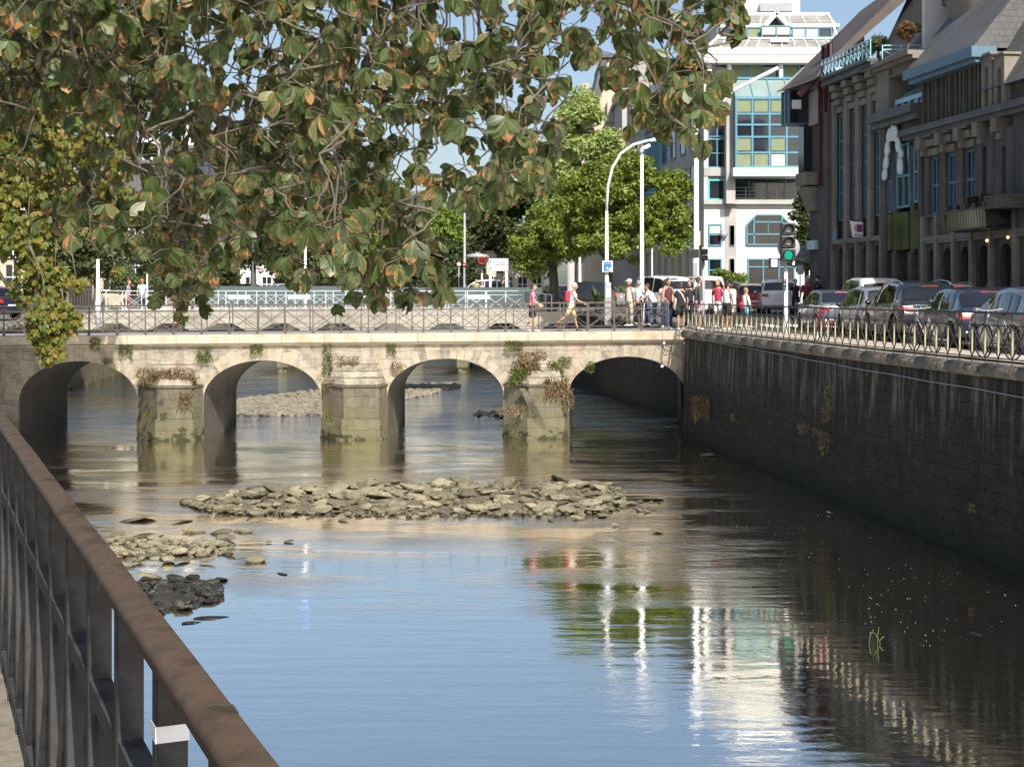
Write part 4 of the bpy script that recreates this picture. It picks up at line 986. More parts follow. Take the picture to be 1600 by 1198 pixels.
# glass canopy with lamps
m=MB()
for i in range(14):
    a=S(1584)+(S(1522)-S(1584))*i/14; b2=a+(S(1522)-S(1584))/14-.04; m.hexa([FP(a,.08,FZ(1550,352)),FP(a,.95,FZ(1550,357)),FP(b2,.95,FZ(1550,357)),FP(b2,.08,FZ(1550,352)),FP(a,.9,FZ(1550,331)),FP(a,1.0,FZ(1550,330)),FP(b2,1.0,FZ(1550,330)),FP(b2,.9,FZ(1550,331))])
M['greenglass']=glassy('greenish_canopy_glass',(.05,.06,.035),.12,.6)
cn=m.build('canopy_glass',M['greenglass'],b4)
m=MB(); FB(m,S(1586),S(1520),.9,1.02,FZ(1550,330),FZ(1550,327)); FB(m,S(1586),S(1520),.0,1.0,FZ(1550,360),FZ(1550,358)); 
for i in range(5): s=S(1584)+(S(1524)-S(1584))*i/4; FB(m,s-.03,s+.03,.0,1.0,FZ(1550,329),FZ(1550,326)); FB(m,s-.07,s+.07,.9,1.05,FZ(1550,326),FZ(1550,320))
FB(m,S(1556),S(1534),.5,.54,FZ(1545,307),FZ(1545,306)); FB(m,S(1556)-.02,S(1556)+.02,.1,.54,FZ(1545,318),FZ(1545,305)); FB(m,S(1534)-.02,S(1534)+.02,.1,.54,FZ(1545,318),FZ(1545,305))
m.build('canopy_frame',M['irondark'],cn,world=False)
m=MB(); FB(m,S(1600)-.3,S(1582),-.2,1.0,FZ(1590,327),FZ(1590,306)); m.build('corbel_balcony',M['darkstone'],b4)
t=NT('warm_lamp'); em=t.n('Emission'); em.inputs[0].default_value=(1,.6,.25,1); em.inputs[1].default_value=2.5; t.l(em.outputs[0],t.out.inputs[0]); M['lamp']=t.m
for px,py in ((1549,376),(1582,371)):
    c=FP(S(px),.16,FZ(px,py)); m=MB(); m.ell(c,.045,.045,.05); m.build('lit_lamp',M['lamp'],b4)
# --- B3: portal with leaf emblem, conservatory and balcony
s0,s1=S(1442),S(1379)
b3=empty('portal_building',FP((s0+s1)/2,0,GR),0,'narrow stone building with an arched glass front, white petal emblem and balcony above','building')
zc=FZ(1410,182); zp=FZ(1410,96)
m=MB(); FB(m,s0+.02,s1,-6,-.5,GR-.2,zc); 
FB(m,s1-.5,s1,-.5,.1,GR-.2,zc); FB(m,s0+.02,s0+.3,-.5,.05,GR-.2,zc)
for a,b_ in ((1395,1401),(1422,1428)): FB(m,S(b_),S(a),-.5,.0,FZ(1410,395),FZ(1410,232))
arch_wall(m,s0+.3,s1-.5,FZ(1410,262),zc,-.4,.0,(s1-s0)-.95,FZ(1410,212))
for a,b_ in ((1395,1400),(1420,1426)): FB(m,S(b_),S(a),-.5,.05,GR-.2,FZ(1410,395))
m.build('wall',M['darkstone'],b3)
m=MB(); FB(m,S(1393),S(1376)+.25,-4,.12,zc,zp); FB(m,S(1440),S(1372)+.3,-4,.0,FZ(1400,120),zp) ; m.build('upper_pier',M['lightstone'],b3)
m=MB(); FB(m,S(1438),S(1370)+.2,-4,.3,zp-.14,zp); FB(m,S(1438),S(1370)+.35,-4,.5,zp,zp+.16); FB(m,S(1438),S(1372)+.2,-4,.15,zp-.5,zp-.44); m.build('balcony_slab',M['lightstone'],b3)
m=MB(); FB(m,s0,S(1372),-.4,.5,zc-.05,zc+.28); FB(m,s0,S(1374),-.4,.3,zc-.3,zc-.05); m.build('cornice',M['slate'],b3)
for a,b_,z0_,z1_ in ((1386,1395,330,230),(1401,1422,325,225),(1428,1441,320,225)): tallwin(b3,S(b_)+.02,S(a)-.02,FZ(1410,z0_),FZ(1410,z1_),-.0,'blueframe' if a>1390 else 'dullblue',2,1)
m=MB()
for a,b_ in ((1385,1395),(1399,1410),(1410.5,1421),(1428,1439)): FB(m,S(b_),S(a),-.1,.05,FZ(1410,390),FZ(1410,332))
m.build('glass_panel',M['greenglass'],b3)
m=MB(); FB(m,S(1421),S(1408),-.48,-.44,GR,FZ(1415,395)); m.build('entrance',M['black'],b3)
# petals
M['petal']=plain('white_petal_panel',(.62,.68,.66),.4)
for i,(px,py,a_,L) in enumerate(((1397,212,8,.75),(1402,208,2,.85),(1407,209,-4,.85),(1394,232,10,.8),(1411,226,-14,.8),(1392,254,18,.8),(1414,258,-6,1.0),(1390,272,14,.7),(1415,240,-20,.5))):
    c=FP(S(px),.2,FZ(px,py)); m=MB(); n=10; ps=[]
    for j in range(n*2):
        t_=j/(n*2)*2*math.pi; r_=L*.37; u=math.sin(t_)*.28*abs(math.cos(t_/2-math.pi/4+math.pi/4))**.0; v_=math.cos(t_)*r_
        u=math.sin(t_)*.2*(1-.3*math.cos(t_)); ca,sa_=math.cos(R(a_)),math.sin(R(a_)); uu=u*ca-v_*sa_; vv=u*sa_+v_*ca
        ps.append(c+FD*uu+Vector((0,0,vv)))
    n0=len(m.v); o=FN*.03; m.poly([p+o for p in ps]); m.poly([p-o for p in ps][::-1])
    for j in range(len(ps)): k2=(j+1)%len(ps); m.quad(ps[j]+o,ps[k2]+o,ps[k2]-o,ps[j]-o)
    m.build('petal',M['petal'],b3)
# conservatory
m=MB(); q0,q1=S(1440),S(1396); zz0,zz1=zc+.28,FZ(1420,152)
FB(m,q0,q1,-3,-.15,zz0,zz1); m.hexa([FP(q0,-.1,zz1),FP(q0,-3,zz1),FP(q1,-3,zz1),FP(q1,-.1,zz1),FP(q0,-1.9,zz1+1.2),FP(q0,-3,zz1+1.2),FP(q1,-3,zz1+.5),FP(q1,-1.2,zz1+.5)]); gv=m.build('conservatory_glass',M['glass'],b3)
M['litblue']=plain('light_blue_frame',(.35,.6,.72),.4)
m=MB()
for i in range(5): s=q0+(q1-q0)*i/4; FB(m,s-.06,s+.06,-.2,-.08,zz0,zz1); m.bar(FP(s,-.1,zz1),FP(s,-1.85,zz1+1.15),.1,.1)
FB(m,q0,q1,-.2,-.06,zz1-.12,zz1+.05); m.build('conservatory_frame',M['litblue'],gv,world=False)
# balcony rail facing the camera and along the river
def terrace_rail(parent,pa,pb,n,mat,h=.62):
    m=MB(); pa=Vector(pa); pb=Vector(pb); up=Vector((0,0,1))
    for z in (.06,h*.75,h): m.bar(pa+up*z,pb+up*z,.035,.035)
    for i in range(n+1): p=pa+(pb-pa)*i/n; m.bar(p,p+up*h,.035,.035)
    for i in range(n):
        p=pa+(pb-pa)*i/n; q=pa+(pb-pa)*(i+1)/n; m.bar(p+up*.06,q+up*h*.75,.02,.02); m.bar(q+up*.06,p+up*h*.75,.02,.02)
    return m.build('terrace_rail',M[mat],parent)
zb=zp+.16; c1=FP(S(1392),.35,zb); c2=c1+Vector((1.45,-.05,0)); terrace_rail(b3,c1,c2,2,'litblue')
# --- B2: pilastered building with roof terrace
s0,s1=S(1379),S(1301)
b2=empty('pilastered_building',FP((s0+s1)/2,0,GR),0,'dark stone building with narrow blue windows between pilasters and a planted roof terrace','building')
zt_=FZ(1340,112); zl=FZ(1340,375)
m=MB(); FB(m,s0,s1,-7,-.3,GR-.2,zt_); pe=[S(p) for p in (1379,1359,1340,1322,1302)]
for a,b_ in zip(pe[:-1],pe[1:]): arch_wall(m,a,b_,GR-.2,zl,-.31,-.06,.6,zl-.25)
m.build('wall',M['darkstone'],b2)
m=MB()
for e in pe: FB(m,e-.2,e+.2,-.1,.05,zl,zt_-.9); FB(m,e-.08,e+.08,-.1,.12,GR-.2,zl)
m.build('pilaster',M['lightstone'],b2)
m=MB(); FB(m,s0,s1,-.1,.07,zl-.1,zl+.1); m.build('lintel',M['lightstone'],b2)
for a,b_ in zip(pe[:-1],pe[1:]):
    tallwin(b2,a+.32,b_-.32,zl+.9,zt_-1.5,-.15,'dullblue',4,1)
    c=(a+b_)/2; m=MB()
    for k_ in range(4): FB(m,c-.34+.02*k_,c+.34-.02*k_,-.2,.05+.11*k_,zt_-1.45+.3*k_,zt_-1.45+.3*(k_+1)-.05)
    m.build('console',M['lightstone'],b2)
m=MB(); FB(m,s0,s1+.1,-.4,.5,zt_-.25,zt_-.02); FB(m,s0,s1+.1,-.4,.65,zt_,zt_+.12); m.build('cornice',M['slate'],b2)
terrace_rail(b2,FP(s0,.5,zt_+.12),FP(s1,.5,zt_+.12),13,'litblue',.75)
# set-back roof, white flank and round-headed dormers
m=MB(); zr=zt_+.1
m.hexa([FP(S(1395),-2,zr),FP(S(1395),-9,zr),FP(s1+1,-9,zr),FP(s1+1,-2,zr),FP(S(1395),-5,zr+6.2),FP(S(1395),-9,zr+6.2),FP(s1+1,-9,zr+6.2),FP(s1+1,-5,zr+6.2)]); m.build('roof',M['slate'],b2)
m=MB(); FB(m,S(1399),S(1395),-9,-1.2,zr,zr+2.2)
m.build('flank_wall',M['whitewall'],b2); m=MB(); FB(m,s1-.2,s1+.25,-6,-.1,zr-.3,zr+.5); m.build('flank_wall',M['whitewall'],b2)
for k_,px in enumerate((1366,1384,1400)):
    m=MB()
    sc_=S(px); d=-1.9; z=zr+1.5+.2*k_; n=8; pr=[FP(sc_-.45,d,z),FP(sc_-.45,d,z+.9)]+[FP(sc_-.45*math.cos(math.pi*i/n),d,z+.9+.5*math.sin(math.pi*i/n)) for i in range(1,n)]+[FP(sc_+.45,d,z+.9),FP(sc_+.45,d,z)]
    bk2=[p-FN*2.5 for p in pr]; m.poly(pr); m.poly(bk2[::-1])
    for i in range(len(pr)): j=(i+1)%len(pr); m.quad(pr[i],pr[j],bk2[j],bk2[i])
    m.build('round_dormer',M['lightstone'],b2)
# --- B1: far corner building with dark glass oriel and maroon strip
s0,s1=S(1301),S(1262)
b1=empty('corner_building',FP((s0+s1)/2,0,GR),0,'grey corner building with a dark glass oriel, maroon window strips and brown sloping roof','building')
zt1=FZ(1280,140); zsl=FZ(1280,290)
m=MB(); FB(m,s0,s1,-7,-.1,GR-.2,zt1); FB(m,s0+.02,s0+.35,-.1,.25,GR-.2,zt1-1.2); FB(m,S(1292)-.1,S(1285),-.1,.15,GR-.2,zsl-.2)
m.build('wall',M['greystone'],b1)
m=MB(); FB(m,S(1276),s1+.2,-.3,.5,FZ(1262,292),FZ(1262,272)); m.hexa([FP(S(1276),-.1,FZ(1270,330)),FP(S(1276),.05,FZ(1270,330)),FP(s1+.05,.05,FZ(1270,330)),FP(s1+.05,-.1,FZ(1270,330)),FP(S(1276),-.1,FZ(1270,293)),FP(S(1276),.45,FZ(1270,293)),FP(s1+.1,.45,FZ(1270,293)),FP(s1+.1,-.1,FZ(1270,293))]); m.build('corbel',M['lightstone'],b1)
m=MB(); FB(m,S(1262)-.3,s1+.6,-.3,1.0,FZ(1262,194),FZ(1262,143)); FB(m,S(1262)-.3,s1+.4,-.3,.3,FZ(1262,270),FZ(1262,195)); og=m.build('oriel_glass',M['glass'],b1)
m=MB()
for s in (S(1262)-.3,s1+.1,s1+.55): FB(m,s-.05,s+.05,.95,1.05,FZ(1262,194),FZ(1262,143))
FB(m,S(1262)-.3,s1+.6,-.3,1.05,FZ(1262,196),FZ(1262,194)); FB(m,S(1262)-.3,s1+.6,.99,1.03,FZ(1262,172),FZ(1262,171)); m.build('oriel_frame',M['dullblue'],og,world=False)
m=MB(); FB(m,S(1282),S(1263),-.1,.06,FZ(1270,196),zt1); m.build('grey_panel',M['greywall'],b1)
for a,b_ in ((1283,1290),(1291,1298)): 
    for j in range(4): z0=zsl+.1+j*1.55; tallwin(b1,S(b_)+.03,S(a)-.03,z0,z0+1.4,.0,'maroon',1,0)
m=MB(); FB(m,S(1300),S(1298.5),-.05,.12,zsl,FZ(1290,122)); FB(m,S(1291.2),S(1290),-.05,.12,zsl,FZ(1290,122)); FB(m,S(1283.2),S(1282),-.05,.12,zsl,FZ(1290,122)); m.bar(FP(S(1290),.4,FZ(1290,120)),FP(S(1283),1.0,FZ(1283,150)),.18,.25); m.build('maroon_strip',M['maroon'],b1)
m=MB(); e0,e1=S(1304),s1+.9; ze=FZ(1262,142)
m.hexa([FP(e0,.6,ze+.5),FP(e0,.9,ze),FP(e1,1.2,ze),FP(e1,1.0,ze+.1),FP(e0,-4.5,ze+5.4),FP(e0,-4.6,ze+4.7),FP(e1,-3,ze+3.5),FP(e1,-2.9,ze+3.9)]); m.build('roof',M['brownroof'],b1)
m=MB(); m.hexa([FP(e1-.2,-3,ze+.1),FP(e1-.2,1.1,ze+.1),FP(e1+.1,1.1,ze+.1),FP(e1+.1,-3,ze+.1),FP(e1-.2,-3,ze+3.5),FP(e1-.2,-2.7,ze+3.5),FP(e1+.1,-2.7,ze+3.5),FP(e1+.1,-3,ze+3.5)]); m.build('gable',M['greywall'],b1)
m=MB(); p=FP(S(1262)-.2,.7,FZ(1262,166)); m.box(p.x-.15,p.x+.25,p.y-.3,p.y-.1,p.z-.2,p.z+.2); m.build('floodlight',M['whitemetal'],b1)
m=MB(); FB(m,S(1277),S(1264),-.05,.1,FZ(1270,390),FZ(1270,376)); m.build('street_name_plate',M['bluemetal'],b1)

# --- plain town houses far on the left bank and beyond the river
def house(px0,px1,py_eave,py_ridge,Y,depth,wall,roof,label,nx,ny,base=4.2,chim=True,py_w0=None,name='town_house'):
    h=empty(name,(PX((px0+px1)/2,Y),Y,base),0,label,'building'); ze=PZ(py_eave,Y); zr=PZ(py_ridge,Y); x0,x1=PX(px0,Y),PX(px1,Y)
    m=MB(); m.box(x0,x1,Y,Y+depth,base-.3,ze); w_=m.build('wall',M[wall],h)
    m=MB(); mid=Y+depth/2; m.hexa([(x0-.3,Y-.35,ze),(x1+.3,Y-.35,ze),(x1+.3,Y+depth+.3,ze),(x0-.3,Y+depth+.3,ze),(x0+.6,mid-.2,zr),(x1-.6,mid-.2,zr),(x1-.6,mid+.2,zr),(x0+.6,mid+.2,zr)]); rf=m.build('roof',M[roof],h)
    if chim:
        m=MB(); m.box(x1-1.6,x1-.6,mid-.6,mid+.6,zr-.8,zr+1.3); m.build('chimney',M['whitewall'],rf,world=False)
    for j in range(ny):
        for i in range(nx):
            cx=x0+(x1-x0)*(i+.5)/nx; cz_=base+1.1+(ze-base-1.0)*j/ny; 
            m=MB(); m.box(cx-.45,cx+.45,Y-.05,Y+.1,cz_,cz_+1.5); f=m.build('window',M['glass'],h)
            m=MB(); m.box(cx-.5,cx+.5,Y-.09,Y-.02,cz_+.7,cz_+.76); m.box(cx-.03,cx+.03,Y-.09,Y-.02,cz_,cz_+1.5); m.box(cx-.6,cx+.6,Y-.15,Y-.02,cz_-.12,cz_-.02); m.build('frame',M['whitemetal'],f,world=False)
    return h
house(-60,70,300,240,88,10,'beigewall','slate','beige town house at the far left behind the yellowing tree',4,3)
house(112,232,300,235,100,10,'beigewall','slate','beige town house left of the white lamp pole on the left bank',3,4)
house(236,300,268,214,112,9,'whitewall','slate','small white gabled house with chimney seen through the branches at left',2,4)
house(300,430,395,352,150,9,'whitewall','slate','low white house behind the no entry sign on the left bank',5,1)
house(600,690,330,300,190,9,'whitewall','slate','distant pale house behind the dark green hedge trees',3,3)
house(760,850,392,350,150,9,'beigewall','slate','distant low house behind the direction sign',4,1)
# ---------------- trees and plants ----------------
def blob_tree(name,base,h_trunk,r_trunk,blobs,n_leaf,leaf,mat,label,cat='tree',group=None,lean=0,clump=.55,inner=.25,trunkmat='bark',nclump=90,limbs=5):
    """tapered trunk, limbs, and a crown of leaf clumps filling ellipsoid blobs"""
    base=Vector(base); root=empty(name,base,random.uniform(0,0),label,cat,group)
    m=MB(); top=base+Vector((lean,0,h_trunk)); mid=(base+top)/2+Vector((.08*lean+.05,0,0))
    m.tube([base-Vector((0,0,.15)),base+Vector((0,0,.3)),mid,top],[r_trunk*1.5,r_trunk*1.1,r_trunk,r_trunk*.75],9); m.build('trunk',M[trunkmat],root)
    for i in range(min(limbs,len(blobs)*3)):
        b=blobs[i%len(blobs)]; c=Vector(b[0])+Vector((random.uniform(-.5,.5)*b[1],random.uniform(-.5,.5)*b[2],random.uniform(-.2,.5)*b[3]))
        st=base+(top-base)*random.uniform(.75,1); mdl=(st+c)/2+Vector((random.uniform(-.3,.3),random.uniform(-.3,.3),.4)); q=MB(); q.tube([st,mdl,c],[r_trunk*.45,r_trunk*.28,r_trunk*.08],6); q.build('limb',M[trunkmat],root)
    V=[]; vol=np.array([b[1]*b[2]*b[3] for b in blobs])**.7; vol=vol/vol.sum()
    ctr=[];rad=[]
    for b,f in zip(blobs,vol):
        k=max(6,int(nclump*f))
        for _ in range(k):
            d=rng.standard_normal(3); d/=np.linalg.norm(d); r_=rng.uniform(inner,1)**.45
            ctr.append(np.array(b[0])+d*r_*np.array(b[1:4])*.92); rad.append(clump*rng.uniform(.6,1.35))
    ctr=np.array(ctr); rad=np.array(rad); per=rng.choice(len(ctr),n_leaf,p=rad**2/(rad**2).sum())
    d=rng.standard_normal((n_leaf,3)); d/=np.linalg.norm(d,axis=1)[:,None]
    pos=ctr[per]+d*(rng.random(n_leaf)**.4*rad[per])[:,None]*np.array([1.15,1.15,.8])
    nrm=d*.6+rng.standard_normal((n_leaf,3))*.5+np.array([0,0,.35]); nrm/=np.linalg.norm(nrm,axis=1)[:,None]
    t1=np.cross(nrm,rng.standard_normal((n_leaf,3))); t1/=np.linalg.norm(t1,axis=1)[:,None]; t2=np.cross(nrm,t1)
    s=leaf*rng.uniform(.6,1.3,n_leaf)[:,None]
    P0=pos-t1*s; P1=pos-t2*s*.5+nrm*s*.12; P2=pos+t1*s; P3=pos+t2*s*.5+nrm*s*.12
    V=np.stack([P0,P1,P2,P3],1).reshape(-1,3); Fc=np.arange(n_leaf*4).reshape(-1,4)
    mesh_np('crown',V,Fc,M[mat],root); return root
def B(px,py,Y,rx,rz,ry=None): p=P(px,py,Y); return (tuple(p),rx*Y/F,(ry or rx)*Y/F,rz*Y/F)
random.seed(11)
Y=95; blob_tree('pale_leaved_tree',(PX(905,Y),Y,4.15),6,.3,[B(905,200,Y,42,48),B(880,260,Y,38,60),B(945,250,Y,30,50),B(905,330,Y,60,60),B(862,300,Y,25,50),B(915,165,Y,22,25)],30000,.16,'leafPale','tall pale green tree with small leaves in full sun left of the office building',nclump=190,clump=.75)
Y=66; blob_tree('magnolia_tree',(PX(955,Y),Y,3.9),3.2,.22,[B(935,300,Y,70,52),B(1010,310,Y,62,58),B(1045,345,Y,40,60),B(970,370,Y,75,45),B(905,350,Y,45,55),B(980,265,Y,55,28),B(1060,300,Y,22,38)],34000,.11,'leafMag','broad round glossy green tree with a dark crooked trunk behind the curved white lamp pole',nclump=230,clump=.42,lean=-.25)
Y=70; blob_tree('magnolia_tree',(PX(864,Y),Y,3.95),2.8,.24,[B(855,380,Y,45,40),B(830,400,Y,28,32),B(880,350,Y,40,45),B(845,350,Y,26,32),B(815,380,Y,20,26)],14000,.11,'leafMag','lower glossy green tree with straight trunk behind the two walkers',nclump=110,clump=.4)
Y=120; blob_tree('hedge_tree',(PX(690,Y),Y,4.3),2,.25,[B(680,412,Y,62,40),B(620,425,Y,50,28),B(735,420,Y,36,36),B(660,380,Y,40,22),B(580,430,Y,40,26)],22000,.2,'leafDark','wide dense dark olive bush tree behind the footbridge',nclump=200,clump=.7)
Y=135; blob_tree('green_tree',(PX(640,Y),Y,4.3),4,.3,[B(640,375,Y,40,40),B(690,360,Y,42,36),B(600,370,Y,30,40)],15000,.26,'leafBright','bright green tree rising behind the dark olive bush tree',nclump=120,clump=1.0)
Y=150; blob_tree('green_tree',(PX(780,Y),Y,4.4),6,.35,[B(770,330,Y,50,60),B(820,350,Y,45,60),B(730,360,Y,36,50)],16000,.3,'leafDark','dark tree behind the direction sign between two bright trees',nclump=120,clump=1.2)
Y=112; blob_tree('poplar_tree',(PX(395,Y),Y,4.3),4,.25,[B(395,330,Y,34,70),B(370,380,Y,30,55),B(420,370,Y,30,65),B(390,270,Y,24,50)],17000,.2,'leafOlive','grey green tree behind the no entry sign on the left bank',nclump=120,clump=.8)
Y=118; blob_tree('poplar_tree',(PX(478,Y),Y,4.3),4,.3,[B(475,350,Y,40,80),B(510,380,Y,35,60),B(450,330,Y,30,60)],16000,.22,'leafOlive','grey green tree beside the tall white pole with blue lamp head',nclump=120,clump=.9)
Y=128; blob_tree('green_tree',(PX(548,Y),Y,4.3),4,.3,[B(548,385,Y,38,50),B(530,350,Y,30,40)],10000,.22,'leafBright','sunny yellow green tree between the grey green trees and the dark bush tree',nclump=80,clump=.9)
Y=108; blob_tree('green_tree',(PX(340,Y),Y,4.3),2.5,.2,[B(340,420,Y,28,32),B(320,400,Y,24,30)],7000,.18,'leafDark','small dark tree on the left bank in front of the low white house',nclump=60,clump=.6)
for i,(px,Y,ht,rx,mt,lab) in enumerate(((300,170,200,70,'leafOlive','large far tree left of the gap of sky above the footbridge'),(440,175,190,80,'leafOlive','large far grey green tree above the no entry sign'),(560,180,230,70,'leafOlive','far tree in the middle of the row beyond the river'),(200,165,230,60,'leafOlive','far tree behind the beige town house'))):
    blob_tree('far_tree',(PX(px,Y),Y,4.4),7,.4,[B(px,ht+60,Y,rx,60),B(px-rx*.5,ht+110,Y,rx*.7,70),B(px+rx*.5,ht+100,Y,rx*.7,70),B(px,ht+160,Y,rx,60)],15000,.34,mt,lab,nclump=150,clump=1.5)
for i in range(16):
    px=-150+i*75+random.uniform(-20,20); Y=random.uniform(215,260)
    if 880<px: continue
    blob_tree('distant_tree',(PX(px,Y),Y,4.4),5,.5,[B(px,395,Y,50,55),B(px+25,360,Y,35,40),B(px-25,420,Y,40,40)],5000,.5,random.choice(['leafOlive','leafDark']),'distant tree in the wooded row that closes the view','tree','distant trees closing the view',nclump=60,clump=2,limbs=3)
Y=78; blob_tree('dark_tree',(PX(1262,Y),Y,4.0),2,.15,[B(1256,340,Y,16,40),B(1262,385,Y,16,40),B(1252,405,Y,12,26),B(1262,300,Y,10,18)],6000,.12,'leafDark','dark narrow tree in the gap between the office building and the corner building',nclump=60,clump=.35)
Y=84
for px,py,r_,mt,lab in ((1128,430,14,'leafBright','round bright green bush on the pavement behind the people'),(1157,441,14,'leafBright','low round bush right of the taller round bush'),(1150,434,7,'leafMag','small bush on the office building terrace'),(905,452,22,'leafDark','dark low shrub behind the walking man'),(860,462,18,'leafDark','dark low shrub at the foot of the straight trunk'),(972,462,22,'leafMag','low shrub right of the ticket machine')):
    c=P(px,py,Y); blob_tree('bush',(c.x,Y,gzR(Y)),.5,.06,[B(px,py,Y,r_,r_*.8)],1700,.08,mt,lab,'bush',nclump=22,clump=.25,limbs=2)
for px,lab in ((195,'rounded green bush on the left bank below the branches'),(250,'wider green bush on the left bank behind the white footbridge railing'),(300,'olive bush right of the two people on the left bank')):
    Y=82; blob_tree('bush',(PX(px,Y),Y,4.0),.6,.08,[B(px,440,Y,24,20),B(px+14,446,Y,18,14)],3000,.1,'leafOlive',lab,'bush',nclump=30,clump=.4,limbs=2)
for px,Y,mt,lab in ((150,92,'leafOlive','olive tree on the left bank behind the white pole'),(268,96,'leafDark','dark green tree on the left bank behind the two distant people'),(95,84,'leafDark','dark tree at the far left behind the yellowing chestnut'),(215,120,'leafOlive','tall grey green tree behind the bushes of the left bank')):
    blob_tree('green_tree',(PX(px,Y),Y,4.1),2.5,.2,[B(px,372,Y,48,46),B(px-26,400,Y,34,36),B(px+26,400,Y,34,38),B(px,330,Y,34,32)],14000,.17,mt,lab,nclump=110,clump=.7)
for px,rx,lab in ((322,22,'low hedge bush on the far street below the leaves, leftmost of the row'),(350,20,'low hedge bush on the far street left of the blue car'),(455,26,'low hedge bush on the far street right of the silver car'),(505,28,'wide low hedge bush on the far street left of centre'),(552,26,'low hedge bush on the far street touching the dark olive bush tree')):
    Y=122; blob_tree('bush',(PX(px,Y),Y,4.35),.6,.08,[B(px,438,Y,rx,18),B(px+10,446,Y,rx*.8,14)],3500,.15,'leafOlive' if px%2 else 'leafBright',lab,'bush',nclump=34,clump=.5,limbs=2)
# spiky plant
Y=76; c=Vector((PX(933,Y),Y,3.95)); r_=empty('spiky_plant',c,0,'dark spiky palm-like plant left of the blue sign','plant'); m=MB()
for i in range(34):
    a=random.uniform(0,6.28); e=random.uniform(.3,1.2); L=random.uniform(.8,1.5); d=Vector((math.cos(a)*math.cos(e),math.sin(a)*math.cos(e),math.sin(e))); sd=d.cross(Vector((0,0,1))).normalized()*.035
    p=c+Vector((0,0,.5)); q=p+d*L*.6; t_=p+d*L-Vector((0,0,.15)); m.quad(p-sd,p+sd,q+sd*1.2,q-sd*1.2); m.poly([q-sd*1.2,q+sd*1.2,t_])
m.build('leaf_blades',M['leafDark'],r_,recalc=False); m=MB(); m.tube([c,c+Vector((0,0,.6))],[.12,.08],7); m.build('stem',M['bark'],r_)
# terrace shrubs on the right row
def tree_at(px,py,dep,rx,rz,mt,lab,stem,n=2200,leaf=.05):
    s=S(px); p=FP(s,dep,FZ(px,py)); k=sY(px)/F
    blob_tree('potted_shrub',(p.x,p.y,p.z-stem),stem,.05,[((p.x,p.y,p.z),rx*k,rx*k,rz*k)],n,leaf,mt,lab,'shrub',nclump=34,clump=.16,limbs=3)
tree_at(1414,47,-.1,19,14,'leafRed','reddish ball-shaped small tree on the balcony with pale blue railing',.95)
tree_at(1376,68,.1,14,12,'leafOlive','green shrub on the roof terrace just left of the reddish ball tree',.5)
tree_at(1356,80,.1,14,12,'leafOlive','middle green shrub on the roof terrace behind the lattice railing',.4)
tree_at(1342,90,.1,9,8,'leafOlive','leftmost small shrub on the roof terrace behind the lattice railing',.35)

# --- palmate leaves ---
def leaflet_template(rows=6,fold=.16,droop=.25):
    vs=np.linspace(0,1,rows); V=[];UV=[]
    for v in vs:
        wd=.02+.5*math.sin(math.pi*min(1,v**1.35))**.75*(1 if v<.97 else .0); wd*=.54*2*.5
        z=-droop*v*v
        V+=[(-wd,v,z+fold*wd),(0,v,z),(wd,v,z+fold*wd)]; UV+=[(0,v),(.5,v),(1,v)]
    Fc=[]
    for i in range(rows-1):
        a=i*3; Fc+=[(a,a+1,a+4,a+3),(a+1,a+2,a+5,a+4)]
    return np.array(V),np.array(UV),np.array(Fc)
def palmate(anchors,axes,normals,sizes,rows,nl=6,fan=62,droop=.25,jit=.15):
    T,UV,Fc=leaflet_template(rows,droop=droop); N=len(anchors); Vs=[];Us=[];Fs=[];k=0
    for i in range(N):
        ax=axes[i]/np.linalg.norm(axes[i]); nn=normals[i]-ax*normals[i].dot(ax); nn/=np.linalg.norm(nn); sd=np.cross(ax,nn)
        n=nl+int(rng.integers(-1,2))
        for j in range(n):
            f=(j/(n-1)*2-1); an=R(fan)*f+rng.normal(0,.08); L=sizes[i]*(1-.32*abs(f)**1.5)*rng.uniform(.9,1.08)
            d=ax*math.cos(an)+sd*math.sin(an); d=d+nn*rng.normal(-.12,jit); 
            d=d+np.array([0,0,-.18]); d/=np.linalg.norm(d)
            s2=np.cross(d,nn); s2/=np.linalg.norm(s2); n2=np.cross(s2,d); tw=rng.normal(0,.35); s3=s2*math.cos(tw)+n2*math.sin(tw); n3=np.cross(s3,d)
            P_=anchors[i]+L*(T[:,0:1]*s3*1.0+T[:,1:2]*d+T[:,2:3]*n3*rng.uniform(.3,1.5))
            Vs.append(P_);Us.append(UV);Fs.append(Fc+k);k+=len(T)
    return np.concatenate(Vs),np.concatenate(Us),np.concatenate(Fs)

# near chestnut: twigs hang from limbs above the frame; every twig tip carries a spray of palmate leaves
nrg=random.Random(5)
A=empty('chestnut_tree',(-5.6,8.2,3.36),0,'large dark chestnut with brown-edged hanging leaves overhead, its branches crossing the top of the view','tree')
m=MB(); m.tube([(-5.6,8.2,3.2),(-5.6,8.2,3.7),(-5.4,8.2,6),(-5.0,8.0,8.6)],[.42,.32,.28,.22],12); m.build('trunk',M['bark'],A)
LIMB=[[(-5.1,8.0,8.2),(-3,7.6,8.7),(-.8,7.4,8.3),(1.3,7.6,7.3),(2.1,7.9,6.9)],[(-5.2,8.1,7.6),(-3.4,8.6,7.9),(-1.6,9.0,7.8),(-.1,9.2,7.4)],[(-5.3,8.0,7.8),(-3.8,6.8,8.2),(-2.0,6.2,8.0),(-.6,6.0,7.7)],[(-5.3,8.1,7.2),(-4.2,8.2,7.4),(-3.2,8.6,7.2)],[(-5,8,8.6),(-3.5,5,9.6),(-2,2,10)]]
for l in LIMB:
    m=MB(); k=len(l); m.tube(l,[.12-.09*i/(k-1) for i in range(k)],8); m.build('limb',M['bark'],A)
